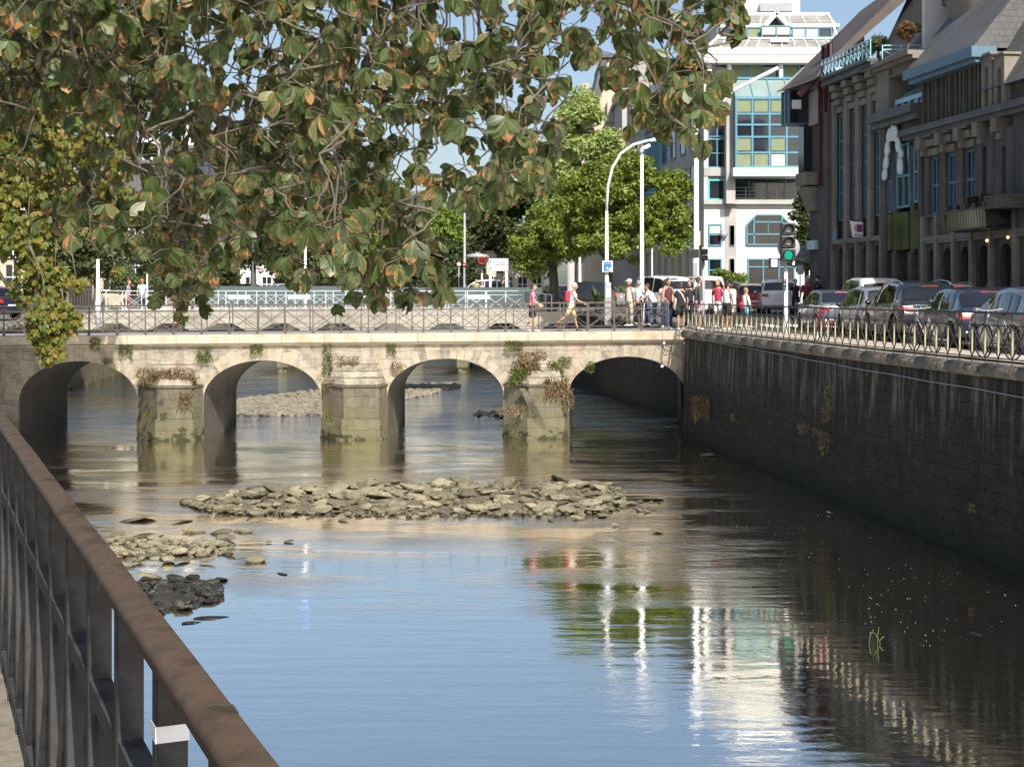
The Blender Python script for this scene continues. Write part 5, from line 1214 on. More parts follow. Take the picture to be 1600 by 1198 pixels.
lim_pts=[Vector(a)+(Vector(b)-Vector(a))*t_/8 for l in LIMB for a,b in zip(l[:-1],l[1:]) for t_ in range(8)]
yb_=[(0,330),(60,350),(120,405),(180,415),(240,430),(285,455),(330,450),(380,400),(430,420),(480,395),(520,400),(560,430),(610,420),(650,420),(690,330),(730,330),(760,320),(820,310),(848,250)]
tips=[]
tries=0
while len(tips)<330 and tries<6000:
    tries+=1
    px=nrg.uniform(-60,850); yl=bar_y(px,yb_); py=nrg.uniform(-80,1)*1 if nrg.random()<.14 else nrg.uniform(-20,yl)
    if 690<px<790 and 170<py<300 and nrg.random()<.55: continue
    if 640<px<760 and 255<py<300 : continue
    if 560<px<850 and nrg.random()<.38: continue
    if 205<px<260 and 190<py<240: continue
    if px<260 and py>190 and nrg.random()<.68: continue
    if px<90 and py>120 and nrg.random()<.5: continue
    if any(abs(px-a)<15 and abs(py-b)<15 for a,b,_ in tips): continue
    tips.append((px,py,nrg.uniform(6.0,9.6)))
for px,py in ((285,468),(278,440),(300,450),(556,455),(548,430),(590,448),(640,452),(655,435),(700,300),(730,345),(765,335),(800,300),(822,318),(835,290),(760,290),(840,250),(850,160),(820,120),(845,60),(870,15),(900,70),(925,20),(940,60),(925,110),(955,90),(985,70),(975,25),(1010,30),(1000,105),(1035,60),(1020,10),(1060,20),(1050,70),(985,135),(1010,150),(1040,130),(1060,150),(1030,180),(1005,190),(1040,215),(1065,205),(1085,195),(1095,160),(1075,120),(1100,110),(1112,190),(1085,60),(1110,20),(1130,45),(1140,10),(1170,2),(1125,75),(1100,135),(875,75),(860,110),(960,150),(895,30),(905,95),(1150,-10),(1195,-15),(1090,235),(1060,235),(1015,218)):
    tips.append((px,py-22,nrg.uniform(6.6,8.2)))
for px,py in ((285,500),(280,470),(560,495),(566,468),(650,494),(652,468),(500,452)): tips.append((px,py-20,nrg.uniform(6.6,7.6)))
for k_ in range(70): tips.append((nrg.uniform(-60,260),nrg.uniform(-30,190),nrg.uniform(7.6,10.5)))
for k_ in range(150): tips.append((nrg.uniform(-900,400) if k_%3 else nrg.uniform(300,1100),nrg.uniform(-520,-70),nrg.uniform(5,9.5)))   # crown above the frame
anc=[];axs=[];nrs=[];szs=[]; tw=MB()
tips.sort(key=lambda t_:-P(*t_).z); done=[]
for px,py,Yt in tips:
    tip=P(px,py,Yt); near=None
    cand=[(d_,math.hypot((d_.x-tip.x)*2.6,(d_.y-tip.y)*1.6,d_.z-tip.z)) for d_ in done if d_.z>tip.z+.22]
    if cand:
        d_,L_=min(cand,key=lambda c_:c_[1])
        if L_<1.0 and nrg.random()<.85: near=d_
    if near is None: near=min(nrg.sample(lim_pts,14),key=lambda q:(q-tip).length+ (5 if q.z<tip.z+.3 else 0))
    done.append(tip); src=near
    h=(src-tip); m1=tip+Vector((h.x*.12+nrg.uniform(-.08,.08),h.y*.12,h.z*.4)); m2=tip+Vector((h.x*.45,h.y*.45,h.z*.78+nrg.uniform(0,.15)))
    w1,w2=nrg.uniform(-.22,.22),nrg.uniform(-.16,.16); m1=m1+Vector((w1*.6,0,0))
    cur=[src,m2+Vector((w2,0,0)),(m1+m2)/2+Vector((w1,0,.03)),m1,(tip+m1)/2+Vector((nrg.uniform(-.06,.06),0,0)),tip]
    sm=[]
    for i_ in range(len(cur)-1):
        for q_ in range(3): sm.append(cur[i_].lerp(cur[i_+1],q_/3)+Vector((nrg.gauss(0,.009),nrg.gauss(0,.009),0)))
    sm.append(tip); kk=len(sm)-1
    tw.tube(sm,[.0075-.005*i_/kk for i_ in range(kk+1)],5,caps=False)
    nleaf=nrg.choice((4,5,5,6)) if py>-60 else 6
    for j in range(nleaf):
        f=j/nleaf; base=tip+(m1-tip)*min(1,f*.45*(.45/max(.2,(m1-tip).length)))
        a=nrg.uniform(0,6.28); pet=Vector((math.cos(a),math.sin(a)*.8,nrg.uniform(-.3,.45))).normalized()*nrg.uniform(.06,.13)
        at=base+pet; tw.tube([base,base+pet*.6+Vector((0,0,.01)),at],[.0022,.002,.0018],4,caps=False)
        anc.append(np.array(at)); axs.append(np.array([pet.x*2.6,pet.y*2.4,-.95+nrg.uniform(-.4,.3)]))
        nrs.append(np.array([nrg.gauss(0,.5)+pet.x*2,-.8+nrg.gauss(0,.5),.55+nrg.gauss(0,.35)])); szs.append(nrg.uniform(.07,.128)*(1.0 if py>-60 else 1.3))
tw.build('twigs',M['twig'],A,recalc=False)
V,U,Fc=palmate(anc,axs,nrs,szs,7,6,64,.28)
mesh_np('crown',V,Fc,M['leafA'],A,UV=U,smooth=True)
# bare dangling twigs in front
for pts in (((108,-10),(112,60),(125,120),(150,160)),((118,-10),(108,40),(118,100)),((190,-10),(176,60),(180,95)),((215,180),(205,230),(232,300),(280,312)),((222,205),(200,280)),((260,60),(262,150),(285,240)),((300,200),(320,240),(318,260)),((255,230),(250,300),(255,330)),((510,110),(515,200),(530,265),(522,330),(522,395)),((655,-5),(600,60),(525,82)),((655,0),(660,60),(670,120)),((725,-10),(725,60),(730,130)),((750,-10),(748,60),(755,150),(760,180)),((575,40),(610,90),(660,115),(690,120)),((670,150),(720,175),(760,210),(780,250)),((700,190),(740,200)),((980,160),(1030,190)),((1035,175),(1070,200)),((560,-8),(562,70)),((430,-5),(405,60)),((285,-8),(290,100),(300,170)),((600,340),(598,375)),((240,310),(245,400),(260,440)),((155,-10),(160,80),(200,130),(240,135))):
    m=MB(); Yt=nrg.uniform(6.3,7.6); m.tube([P(x+nrg.uniform(-3,3),y,Yt+.05*i) for i,(x,y) in enumerate(pts)],[.009-.0045*i/len(pts) for i in range(len(pts))],5,caps=False); m.build('bare_twig',M['twig'],A,recalc=False)


# second chestnut, yellowing, on the left bank near the bridge
B0=Vector((-16.4,34,3.4)); T2=empty('chestnut_tree',B0,0,'yellowing chestnut with small lit leaves hanging over the left end of the arched bridge','tree')
m=MB(); m.tube([B0-Vector((0,0,.2)),B0+Vector((0,0,.4)),B0+Vector((.2,0,3)),B0+Vector((.6,0,6))],[.45,.34,.28,.2],10); m.build('trunk',M['bark'],T2)
for l in (((-16,34,7.5),(-13.5,34.5,8.6),(-11.2,34,7.8),(-10,34,6)),((-16,34,7),(-14,33,7.2),(-12.3,32.5,6.2),(-11.2,32.2,4.6)),((-16,34,8),(-14,36,10),(-12,37,11)),((-16,34,8.4),(-16,31,10),(-15,29,10.6))):
    m=MB(); m.tube(l,[.13,.1,.06,.03],7); m.build('limb',M['bark'],T2)
anc=[];axs=[];nrs=[];szs=[]; tw=MB()
def spray(c,rad,n,sz=.17,hang=.55):
    for _ in range(n):
        d=rng.standard_normal(3); d/=np.linalg.norm(d); p=np.array(c)+d*np.array(rad)*rng.random()**.4
        anc.append(p); axs.append(np.array([d[0]*.6,d[1]*.6-.1,-hang+rng.normal(0,.3)])); nrs.append(np.array([rng.normal(0,.5)+d[0]*.5,-.7+rng.normal(0,.4),.6+rng.normal(0,.3)])); szs.append(sz*rng.uniform(.75,1.2))
for px,py,Yt,rx,rz,n in ((20,60,34,80,90,260),(60,180,33,90,70,230),(10,280,33,60,70,190),(80,260,34,50,60,150),(40,370,32.5,45,50,170),(85,430,32,32,32,120),(75,500,31.5,34,50,210),(105,500,31.6,22,26,60),(80,545,31.5,20,22,60),(45,440,32,26,40,90),(130,330,34,30,40,80),(190,310,34.5,30,25,80),(205,335,34,20,14,40),(160,260,35,40,40,90),(150,120,36,80,90,160),(250,60,37,80,90,120),(180,420,34,8,12,10),(122,440,33,12,16,22),(130,220,35,30,30,70)):
    c=P(px,py,Yt); k=Yt/F; spray(c,(rx*k,rx*k*.9,rz*k),n); q=c+Vector((random.uniform(-.6,.1),random.uniform(0,.4),rz*k*1.3+.8)); tw.tube([q,(q+c)/2+Vector((.1,0,.1)),c-Vector((0,0,rz*k*.6))],[.03,.02,.008],5)
spray((-14.5,34,12.5),(3.6,3.8,3.2),700,.22); spray((-17,36,9),(3.5,4,3),350,.24); spray((-15.0,37.5,9.5),(2.2,2.5,2.6),320,.22); spray((-13.6,40.2,9.8),(3.0,1.8,3.0),2100,.3); spray((-16.5,40.5,8.6),(3,1.8,3.6),1500,.3); spray((-17.5,40,8),(3,2.5,3.5),500,.25)
tw.build('twigs',M['twig'],T2,recalc=False)
V,U,Fc=palmate(anc,axs,nrs,szs,4,6,75,.2); mesh_np('crown',V,Fc,M['leafB'],T2,UV=U)

# plants growing on the piers and walls
def tuft(c,w_,h_,mat,label,n=60,droop=.6,outv=(0,-1,0),up=.5,leaf=.02,kind='wall_plant'):
    c=Vector(c); m=MB(); o=Vector(outv)
    for i in range(n):
        p=c+Vector((random.uniform(-w_,w_)*.5,0,random.uniform(-h_,h_)*.5)); a=random.gauss(0,.7)
        d=(o*random.uniform(.3,1)+Vector((math.sin(a)*.7,0,up+random.gauss(0,.4)))).normalized(); L=random.uniform(.4,1)*max(.09,min(w_,h_)*.45); sd=d.cross(Vector((random.gauss(0,1),random.gauss(0,1),random.gauss(0,1)))).normalized()*leaf*random.uniform(.5,1.4)
        q=p+d*L*.55; r_=p+d*L-Vector((0,0,droop*L)); m.quad(p-sd*.4,p+sd*.4,q+sd,q-sd); m.poly([q-sd,q+sd,r_])
    o_=m.build(kind,M[mat],None,recalc=False); tag(o_,label,'plant'); return o_
random.seed(21)
def onface(px,py,out=.04): X=fx(px); return (X,fy(X)-out,EYE-(py-HY)*fy(X)/F)
for px,py,w_,h_,mt,out,n,lab in ((152,538,.3,.35,'greenweed',.16,60,'dark green tuft below the coping at the left of the first arch'),(198,548,.4,.3,'greenweed',.1,80,'green tuft on the spandrel right of the first arch crown'),(170,566,.25,.2,'greenweed',.06,40,'small weed on the edge of the first arch'),(322,557,.4,.4,'greenweed',.08,90,'green tuft on the spandrel above the first pier at right'),(402,546,.35,.28,'greenweed',.08,70,'green tuft above the crown of the second arch'),(248,588,.9,.45,'drygrass',.5,220,'wide dry grass patch on the stepped cap of the left pier'),(290,590,.7,.5,'drygrass',.55,170,'reddish dry weeds on the right of the left pier cap'),(305,596,.3,.25,'greenweed',.5,60,'bright green weed at the right edge of the left pier cap'),(300,622,.35,.5,'drygrass',.84,80,'hanging dead weed below the left pier cap'),
    (237,644,.16,.2,'greenweed',.88,30,'small green sprout on the left pier ledge'),(266,647,.16,.2,'greenweed',.88,30,'second green sprout on the left pier ledge'),(512,562,.25,.9,'greenweed',.06,150,'upright green creeper left of the middle pier cap'),(545,563,.6,.25,'drygrass',.25,90,'rusty brown moss patch on the middle pier cap'),(575,594,.7,.22,'greenweed',.5,90,'flat green moss on the middle pier cap'),(612,546,.25,.28,'greenweed',.06,50,'small weed above the middle pier at right'),(620,575,.3,.3,'drygrass',.06,50,'dry weed on the left haunch of the third arch'),(520,650,.25,.3,'greenweed',.88,50,'green ivy clump on the left of the middle pier'),(518,600,.5,.3,'drygrass',.3,80,'dry weeds at the left end of the middle pier cap'),
    (803,541,.5,.28,'greenweed',.15,110,'dark green tuft under the coping above the right pier'),(825,567,.6,.6,'drygrass',.3,230,'bushy weeds on the left of the right pier cap'),(812,590,.6,.5,'greenweed',.45,220,'green weeds at the left foot of the right pier cap'),(847,554,.25,.25,'drygrass',.15,50,'small weed on the top of the right pier cap'),(868,577,.4,.5,'greenweed',.3,120,'green weed in the middle of the right pier cap'),(884,565,.35,.25,'greenweed',.06,60,'green tuft on the right haunch beside the fourth arch'),(868,608,.65,.6,'drygrass',.75,260,'mass of reddish dead weeds hanging from the right pier'),(885,622,.3,.6,'drygrass',.8,110,'dangling dead roots at the right corner of the right pier'),(805,637,.5,.3,'drygrass',.9,80,'dead weed clump on the left face of the right pier'),(922,574,.25,.3,'greenweed',.04,50,'light green plant hanging into the fourth arch'),(790,640,.5,.2,'drygrass',.7,60,'driftwood and dead stems caught left of the right pier')):
    tuft(onface(px,py,out+.03),w_*1.25,h_*1.2,mt,lab,int(n*1.9),droop=.55 if mt=='drygrass' else .3,leaf=.022)
# dead stems hanging
o=MB()
for k_ in range(9): a=Vector(onface(812+k_*.8,604,.88)); o.tube([a,a+Vector((.25+.02*k_,-.03,-.5)),a+Vector((.38+.05*k_,-.04,-1.0-.05*k_))],[.018,.012,.006],5)
tag(o.build('dead_stems',M['twig'],None,recalc=False),'thin dead stems trailing down the left facet of the right pier','plant')
def onwall(px,py):   # point on the right quay wall at a photo pixel
    Y_=30.
    for _ in range(30): Y_=max(6,bankx(RB,Y_)*F/(px-HX))*.5+Y_*.5
    return Vector((bankx(RB,Y_)-.24,Y_,PZ(py,Y_)))
for px,py,w_,h_,mt,n,lab in ((1112,634,.75,.75,'drygrass',300,'large pale dry grass tuft hanging on the quay wall near the bridge'),(1158,650,.2,.2,'drygrass',30,'tiny dry tuft on the quay wall right of the large one'),(1270,667,.28,.28,'drygrass',60,'small round reddish tuft on the quay wall'),(1290,673,.2,.2,'drygrass',35,'smaller tuft beside the round reddish tuft'),(1312,622,.25,.7,'greenweed',110,'upper green and yellow weed in the vertical strip on the quay wall'),(1308,648,.25,.4,'drygrass',80,'middle brown weed in the vertical strip on the quay wall'),(1305,690,.3,.6,'drygrass',110,'long pale dry weed hanging lowest on the quay wall'),(1540,792,.14,.18,'drygrass',20,'tiny pale sprig alone on the quay wall at right')):
    c=onwall(px,py); tuft(c,w_*.8,h_*.8,mt,lab,n,droop=.9,outv=(-.9,-.4,0),up=.1,leaf=.018)
for px,py,Yt,lab in ((1117,188,7.1,'yellow brown chestnut husk hanging among the leaves at right'),(725,218,7.3,'small orange chestnut husk hanging among the leaves above the bridge')):
    m=MB(); c=P(px,py,Yt); m.ell(c,.018,.018,.019,12,8)
    for q in range(26):
        d=Vector((random.gauss(0,1),random.gauss(0,1),random.gauss(0,1))).normalized(); m.tube([c+d*.016,c+d*.023],[.0015,.0003],4,caps=False)
    m.tube([c+Vector((0,0,.017)),c+Vector((.004,0,.06)),c+Vector((0,0,.12))],.002,5); tag(m.build('chestnut_husk',noisy('husk_skin',(.25,.16,.04),(.4,.28,.08),30,.8),None),lab,'chestnut husk')
# sprig and weed in the water at right
c=PW(1358,1005); m=MB()
for a,b_,c2 in (((0,0,0),(.02,0,.14),(.06,0,.16)),((.16,0,0),(.1,0,.12),(.06,0,.16)),((.12,.02,0),(.13,.02,.14),(.14,0,.24)),((.14,0,.03),(.2,0,.1),(.22,0,.09))): m.tube([c+Vector(a),c+Vector(b_),c+Vector(c2)],[.007,.006,.003],5)
tag(m.build('reed_sprig',M['greenweed'],None),'bent green reed sprig sticking out of the dark water at lower right','plant')
# ---------------- cars ----------------
def paint(name,c,metal=.35):
    t=NT(name); b=t.bsdf(Roughness=.28,Metallic=metal); b.inputs['Coat Weight'].default_value=.8; b.inputs['Coat Roughness'].default_value=.04
    v=t.coord('Object'); n=t.noise(v,2,4); t.l(t.ramp(n,[(.3,tuple(x*.9 for x in c)),(.7,tuple(min(1,x*1.06) for x in c))]),b.inputs['Base Color']); t.l(t.mr(n,.3,.7,.22,.36),b.inputs['Roughness']); return t.m
for k_,c,mt in (('black',(.012,.013,.018),.1),('navy',(.02,.03,.055),.3),('steel',(.12,.15,.18),.5),('silver',(.42,.44,.46),.6),('grey',(.16,.165,.17),.5),('white',(.8,.8,.79),0),('red',(.45,.02,.035),.2),('cream',(.72,.72,.66),.0)): M['p_'+k_]=paint(k_+'_car_paint',c,mt)
M['tyre']=plain('tyre_rubber',(.018,.018,.018),.85); M['rim']=plain('alloy_rim',(.4,.4,.42),.35,metal=.7)
M['carglass']=glassy('car_window_glass',(.012,.014,.018),.04); M['taillight']=noisy('red_tail_lamp',(.38,.012,.015),(.6,.03,.03),6,.15,.1,30,.002,coat=1)
M['headlight']=plain('clear_headlamp',(.6,.62,.65),.1); M['plate']=plain('number_plate',(.75,.75,.7),.4); M['rubber']=plain('grey_bumper_plastic',(.05,.05,.052),.6)
STY={ # length, width, roof profile (y,z) rear->front, belt height, tail window poly, roof half width factor
 'hatch':dict(L=4.15,W=1.76,prof=[(0,.62),(0,.92),(.1,1.0),(.48,1.34),(.85,1.43),(1.6,1.47),(2.2,1.43),(2.55,1.33),(3.15,.99),(3.6,.9),(4.0,.74),(4.15,.55)],belt=.93,rw=[(.13,1.03),(.5,1.34)],ws=[(2.62,1.3),(3.1,1.03)],side=(.62,2.85),wh=.31,ax=(.72,3.3)),
 'suv':dict(L=4.5,W=1.86,prof=[(0,.7),(0,1.02),(.08,1.1),(.42,1.5),(.75,1.62),(1.7,1.68),(2.4,1.63),(2.75,1.52),(3.35,1.14),(3.9,1.04),(4.35,.86),(4.5,.6)],belt=1.05,rw=[(.12,1.14),(.45,1.51)],ws=[(2.82,1.48),(3.3,1.18)],side=(.6,3.05),wh=.36,ax=(.8,3.55)),
 'estate':dict(L=4.3,W=1.77,prof=[(0,.62),(0,.95),(.06,1.04),(.3,1.42),(.6,1.52),(1.7,1.56),(2.4,1.5),(2.7,1.4),(3.3,1.02),(3.8,.92),(4.15,.76),(4.3,.55)],belt=.96,rw=[(.08,1.07),(.32,1.42)],ws=[(2.76,1.37),(3.25,1.06)],side=(.45,2.98),wh=.31,ax=(.75,3.4)),
 'van':dict(L=4.25,W=1.82,prof=[(0,.7),(0,1.08),(.02,1.15),(.1,1.68),(.3,1.82),(1.6,1.86),(2.5,1.78),(2.85,1.62),(3.4,1.16),(3.9,1.04),(4.12,.85),(4.25,.6)],belt=1.08,rw=[(.026,1.18),(.09,1.64)],ws=[(2.92,1.58),(3.36,1.2)],side=(.35,3.15),wh=.32,ax=(.75,3.4))}
def make_car(style,paintk,label,rail=False,name='parked_car',cat='car'):
    st=STY[style]; L,W=st['L'],st['W']; root=empty(name,(0,0,0),0,label,cat); hw=W/2
    pr=st['prof'][1:]; py_=[p[0] for p in pr]; pz=[p[1] for p in pr]
    def top(y): return float(np.interp(y,py_,pz))
    def wbody(y): return hw*float(np.interp(y,[0,.25,.8,L-1,L-.3,L],[.9,.975,1,1,.93,.74]))
    def belt(y): return min(top(y)-.02,float(np.interp(y,[0,L*.7,L],[st['belt']+.02,st['belt']-.05,st['belt']-.25])))
    def zbot(y):
        z=.24 if .25<y<L-.25 else .3
        for a in st['ax']:
            d=abs(y-a); r=st['wh']+.06
            if d<r: z=max(z,st['wh']+math.sqrt(r*r-d*d)*.98)
        return z
    def ring(y):
        w_=wbody(y); b=belt(y); t_=top(y); zb=zbot(y); cab=max(0,min(1,(t_-b)/.45)); wr=w_*(1-.2*cab) if t_-b>.06 else w_*.86
        zm=zb+(b-zb)*.35
        return [(w_*.93,zb),(w_*.985,zb+.02+.0*zm),(w_,max(zb+.03,zm)),(w_,max(zb+.05,b-.16)),(w_*.975,max(zb+.07,b)),(w_*.965+(wr-w_*.965)*.33,b+(t_-b)*.33),(w_*.965+(wr-w_*.965)*.66,b+(t_-b)*.66),(wr,t_-.05*cab-.01),(wr*.93,t_-.012*cab),(wr*.6,t_+.012),(0,t_+.02)]
    ysn=sorted(set([0,.015,.04]+[round(i*L/64,4) for i in range(65)]))
    m=MB(); rings=[]
    for y in ysn:
        r=ring(y); full=[(-x,z) for x,z in r][:-1]+[(r[-1])]+[(x,z) for x,z in r[:-1]][::-1]; base=len(m.v); 
        for x,z in full: m.v.append((x,y,z))
        rings.append((base,len(full)))
    for (a,n),(b,_) in zip(rings[:-1],rings[1:]):
        for j in range(n-1): m.face((a+j,a+j+1,b+j+1,b+j),None,True)
        m.face((a+n-1,a,b,b+n-1))
    a,n=rings[0]; m.face([a+j for j in range(n)]); a,n=rings[-1]; m.face([a+j for j in range(n)][::-1])
    body=m.build('body',M[paintk],root,world=False); bevel(body,.03,2)
    # side windows: two or three panes with pillars between
    y0,y1=st['side']; cuts=[y0,y0+(y1-y0)*.22,y0+(y1-y0)*.56,y1]
    for sgn in (-1,1):
        for a,b in zip(cuts[:-1],cuts[1:]):
            m=MB(); nn=7; base=len(m.v)
            for i in range(nn+1):
                y=a+.035+(b-a-.07)*i/nn; r=ring(y); zb=r[4][1]+.035; zt_=r[7][1]-.035
                for j in range(5):
                    z=zb+(max(zb+.01,zt_)-zb)*j/4; zs=[q[1] for q in r[4:8]]; xs=[q[0] for q in r[4:8]]; x=float(np.interp(z,zs,xs))+.012; m.v.append((sgn*x,y,z))
            for i in range(nn):
                for j in range(4): k=base+i*5+j; q=(k,k+5,k+6,k+1); m.face(q if sgn<0 else q[::-1],None,True)
            m.build('side_window',M['carglass'],root,world=False,recalc=False)
    # rear window and windscreen follow the roof line
    for nm,(p0,p1),sg in (('rear_window',st['rw'],1),('windscreen',st['ws'],-1)):
        m=MB(); nn=6; base=len(m.v)
        for i in range(nn+1):
            y=p0[0]+(p1[0]-p0[0])*i/nn; r=ring(y); w_=r[7][0]*.93
            for j in range(9):
                f=j/4-1; x=f*w_; z=float(np.interp(abs(x),[0,r[9][0],r[8][0],r[7][0]],[r[10][1],r[9][1],r[8][1],r[7][1]])); m.v.append((x,y-.014*sg,z+.012))
        for i in range(nn):
            for j in range(8): k=base+i*9+j; m.face((k,k+1,k+10,k+9),None,True)
        m.build(nm,M['carglass'],root,world=False,recalc=False)
    # tail lamps
    zl=st['belt']-.04
    for sgn in (-1,1):
        m=MB(); x1=wbody(.0)*1.0; m.hexa([(sgn*(x1-.3),-.012,zl-.17),(sgn*(x1+.012),.0,zl-.17),(sgn*(wbody(.22)+.012),.24,zl-.12),(sgn*(x1-.3),.1,zl-.17),(sgn*(x1-.26),-.012,zl),(sgn*(x1+.012),.0,zl),(sgn*(wbody(.22)+.012),.3,zl+.02),(sgn*(x1-.26),.1,zl)])
        bevel(m.build('tail_light',M['taillight'],root,world=False),.02,2)
        m=MB(); xh=wbody(L-.12); m.hexa([(sgn*(xh-.28),L-.25,.62),(sgn*(xh-.28),L-.04,.6),(sgn*(xh+.0),L-.22,.6),(sgn*(xh+.05),L-.45,.64),(sgn*(xh-.28),L-.25,.76),(sgn*(xh-.28),L-.12,.74),(sgn*(xh+.0),L-.26,.74),(sgn*(xh+.05),L-.5,.78)]); m.build('headlight',M['headlight'],root,world=False)
        m=MB(); ym=st['ws'][1][0]-.35; zm=belt(ym)+.06; m.ell((sgn*(hw+.1),ym,zm+.02),.1,.07,.075,10,6); m.build('mirror',M[paintk if paintk!='p_silver' else 'blackplastic'],root,world=False)
    m=MB(); m.box(-.26,.26,-.03,-.008,.55 if style!='suv' else .78,.66 if style!='suv' else .89); m.build('number_plate',M['plate'],root,world=False)
    m=MB(); m.box(-hw*.86,hw*.86,-.035,.3,.28,.46); bevel(m.build('bumper',M['rubber' if style in('suv','van') else paintk],root,world=False),.04,2)
    for sgn in (-1,1):
        m=MB(); m.box(sgn*hw*.55-.12,sgn*hw*.55+.12,-.045,-.03,.4,.45); m.build('reflector',M['taillight'],root,world=False)
    m=MB(); zt_=top(st['rw'][1][0]); m.box(-.22,.22,st['rw'][1][0]-.02,st['rw'][1][0]+.03,zt_+.015,zt_+.045); m.build('brake_light',M['taillight'],root,world=False)
    if rail:
        for sgn in (-1,1):
            m=MB(); pts=[(sgn*hw*.72,y,top(y)+(.045 if 0<i<6 else .0)) for i,y in enumerate(np.linspace(.7,2.5,7))]; m.tube(pts,.016,6); m.build('roof_rail',M['rim'],root,world=False)
    m=MB(); m.tube([(0,.75,top(.75)+.01),(0,.68,top(.7)+.16)],.006,5); m.build('aerial',M['blackplastic'],root,world=False)
    wmesh=None
    for a in st['ax']:
        for sgn in (-1,1):
            if wmesh is None:
                m=MB(); r=st['wh']; m.lathe([(r*.62,-.1),(r*.95,-.1),(r,-.07),(r,.07),(r*.95,.1),(r*.62,.1)],n=24,axis='x'); wt=m.build('wheel',M['tyre'],None); wmesh=wt.data
                m=MB(); m.lathe([(r*.62,-.06),(r*.64,-.1),(r*.56,-.095),(r*.5,-.06),(.06,-.07),(.04,-.085)],n=20,axis='x')
                for q in range(5): aa=q*2*math.pi/5; m.bar((-.085,0,0),(-.085,math.cos(aa)*r*.58,math.sin(aa)*r*.58),.05,.02,up=(1,0,0))
                rmesh=m.build('rim',M['rim'],wt,world=False); rm=rmesh.data
            else:
                wt=bpy.data.objects.new('wheel',wmesh); COL.objects.link(wt); rr=bpy.data.objects.new('rim',rm); COL.objects.link(rr); rr.parent=wt
            wt.parent=root; wt.location=(sgn*(hw-.12),a,st['wh']); wt.rotation_euler=(0,0,0 if sgn<0 else math.pi)
    return root
def place(o,x,y,rz=0,z=None):
    o.location=(x,y,gzR(y)+.01 if z is None else z); o.rotation_euler=(0,0,rz)
QUE=[(('hatch','p_steel','blue-grey hatchback at the head of the kerb lane, first car behind the traffic light'),11.35,48.0),(('estate','p_silver','silver estate car second in the kerb lane, in front of the black off-roader'),11.6,43.0),(('suv','p_black','black off-roader third in the kerb lane with a silver estate ahead of it',True),11.4,38.0),
     (('hatch','p_navy','dark blue hatchback fourth in the kerb lane behind the black off-roader'),11.35,33.0),(('hatch','p_grey','grey hatchback at the right edge of the view, last visible in the kerb lane'),11.2,28.3)]
for (a,x,y) in QUE: place(make_car(*a),x,y,random.uniform(-.015,.015))
place(make_car('van','p_cream','cream white people carrier in the far lane beside the pilastered building'),13.65,52.0,0,3.72)
place(make_car('estate','p_grey','grey estate with silver roof rails in the far lane, mostly hidden by the black off-roader',True),14.0,44.0,0,3.74)
place(make_car('hatch','p_navy','small dark car in the far lane between the blue hatchback and the building'),13.9,38.5,0,3.7)
place(make_car('van','p_white','white van in the far lane at the right edge of the view'),13.9,31.8,0,3.75)
place(make_car('suv','p_white','white off-roader crossing the junction beside the traffic light'),PX(1216,68),67.5,R(-7),3.98)
place(make_car('hatch','p_red','red hatchback just left of the white off-roader at the junction'),PX(1176,71),70.5,R(-3),4.0)
place(make_car('estate','p_grey','dark grey estate behind the red hatchback at the junction'),PX(1148,76),76,R(-3),4.05)
place(make_car('van','p_white','white van behind the man in the grey jacket at the junction'),PX(1108,67),67,R(4),3.98)
place(make_car('van','p_white','white people carrier with bright reflections behind the man in the white cap'),PX(1012,68),68,R(-155),3.98)
place(make_car('suv','p_black','black car parked behind the magnolia trunk left of the white people carrier'),PX(970,78),78,R(70),4.0)
place(make_car('hatch','p_grey','grey car parked between the two magnolia trunks'),PX(888,90),90,R(20),4.1)
place(make_car('hatch','p_silver','silver car on the far street behind the no entry sign'),PX(428,116),112,R(-90),4.35)
place(make_car('hatch','p_navy','dark blue car on the far street left of the silver one'),PX(372,118),114,R(-90),4.35)
place(make_car('estate','p_white','white car on the far street seen behind the footbridge at left'),PX(322,120),116,R(-90),4.35)
place(make_car('van','p_white','white van parked behind the white direction sign'),PX(800,104),104,R(80),4.2)
place(make_car('hatch','p_navy','blue car parked on the left bank behind the yellowing chestnut'),PX(20,62),62,R(60),3.85)
# bicycles chained to the quay railing
def bicycle(x,y,rz,label):
    root=empty('bicycle',(x,y,gzR(y)+.1),rz,label,'bicycle')
    for yy in (0,1.02):
        m=MB(); pts=[(0,yy+.33*math.cos(a),.33+.33*math.sin(a)) for a in np.linspace(0,2*math.pi,25)]; m.tube(pts,.016,6,caps=False); w_=m.build('wheel',M['tyre'],root,world=False)
        m=MB(); 
        for q in range(9): a=q*math.pi/9; m.bar((0,yy-.32*math.cos(a),.33-.32*math.sin(a)),(0,yy+.32*math.cos(a),.33+.32*math.sin(a)),.004,.004)
        m.build('spokes',M['rim'],w_,world=False)
    m=MB()
    for p,q in (((0,0,.33),(0,.42,.3)),((0,.42,.3),(0,.3,.82)),((0,.33,.74),(0,.85,.78)),((0,.42,.3),(0,.85,.7)),((0,0,.33),(0,.32,.74)),((0,1.02,.33),(0,.84,.86))): m.tube([p,q],.015,6)
    m.build('frame',M['p_red'] if x<8.2 else M['greymetal'],root,world=False)
    m=MB(); m.tube([(-.27,.78,.95),(-.1,.86,.92),(.1,.86,.92),(.27,.78,.95)],.012,6); m.tube([(0,.84,.86),(0,.86,.93)],.013,6); m.build('handlebar',M['greymetal'],root,world=False)
    m=MB(); m.ell((0,.28,.86),.07,.13,.035,10,6); m.build('saddle',M['blackplastic'],root,world=False)
bicycle(bankx(RB,29.6)+.5,29.6,R(8),'bicycle leaning by the quay railing in front of the dark blue hatchback')
bicycle(bankx(RB,26.4)+.55,26.4,R(12),'bicycle by the quay railing in front of the grey hatchback at right')
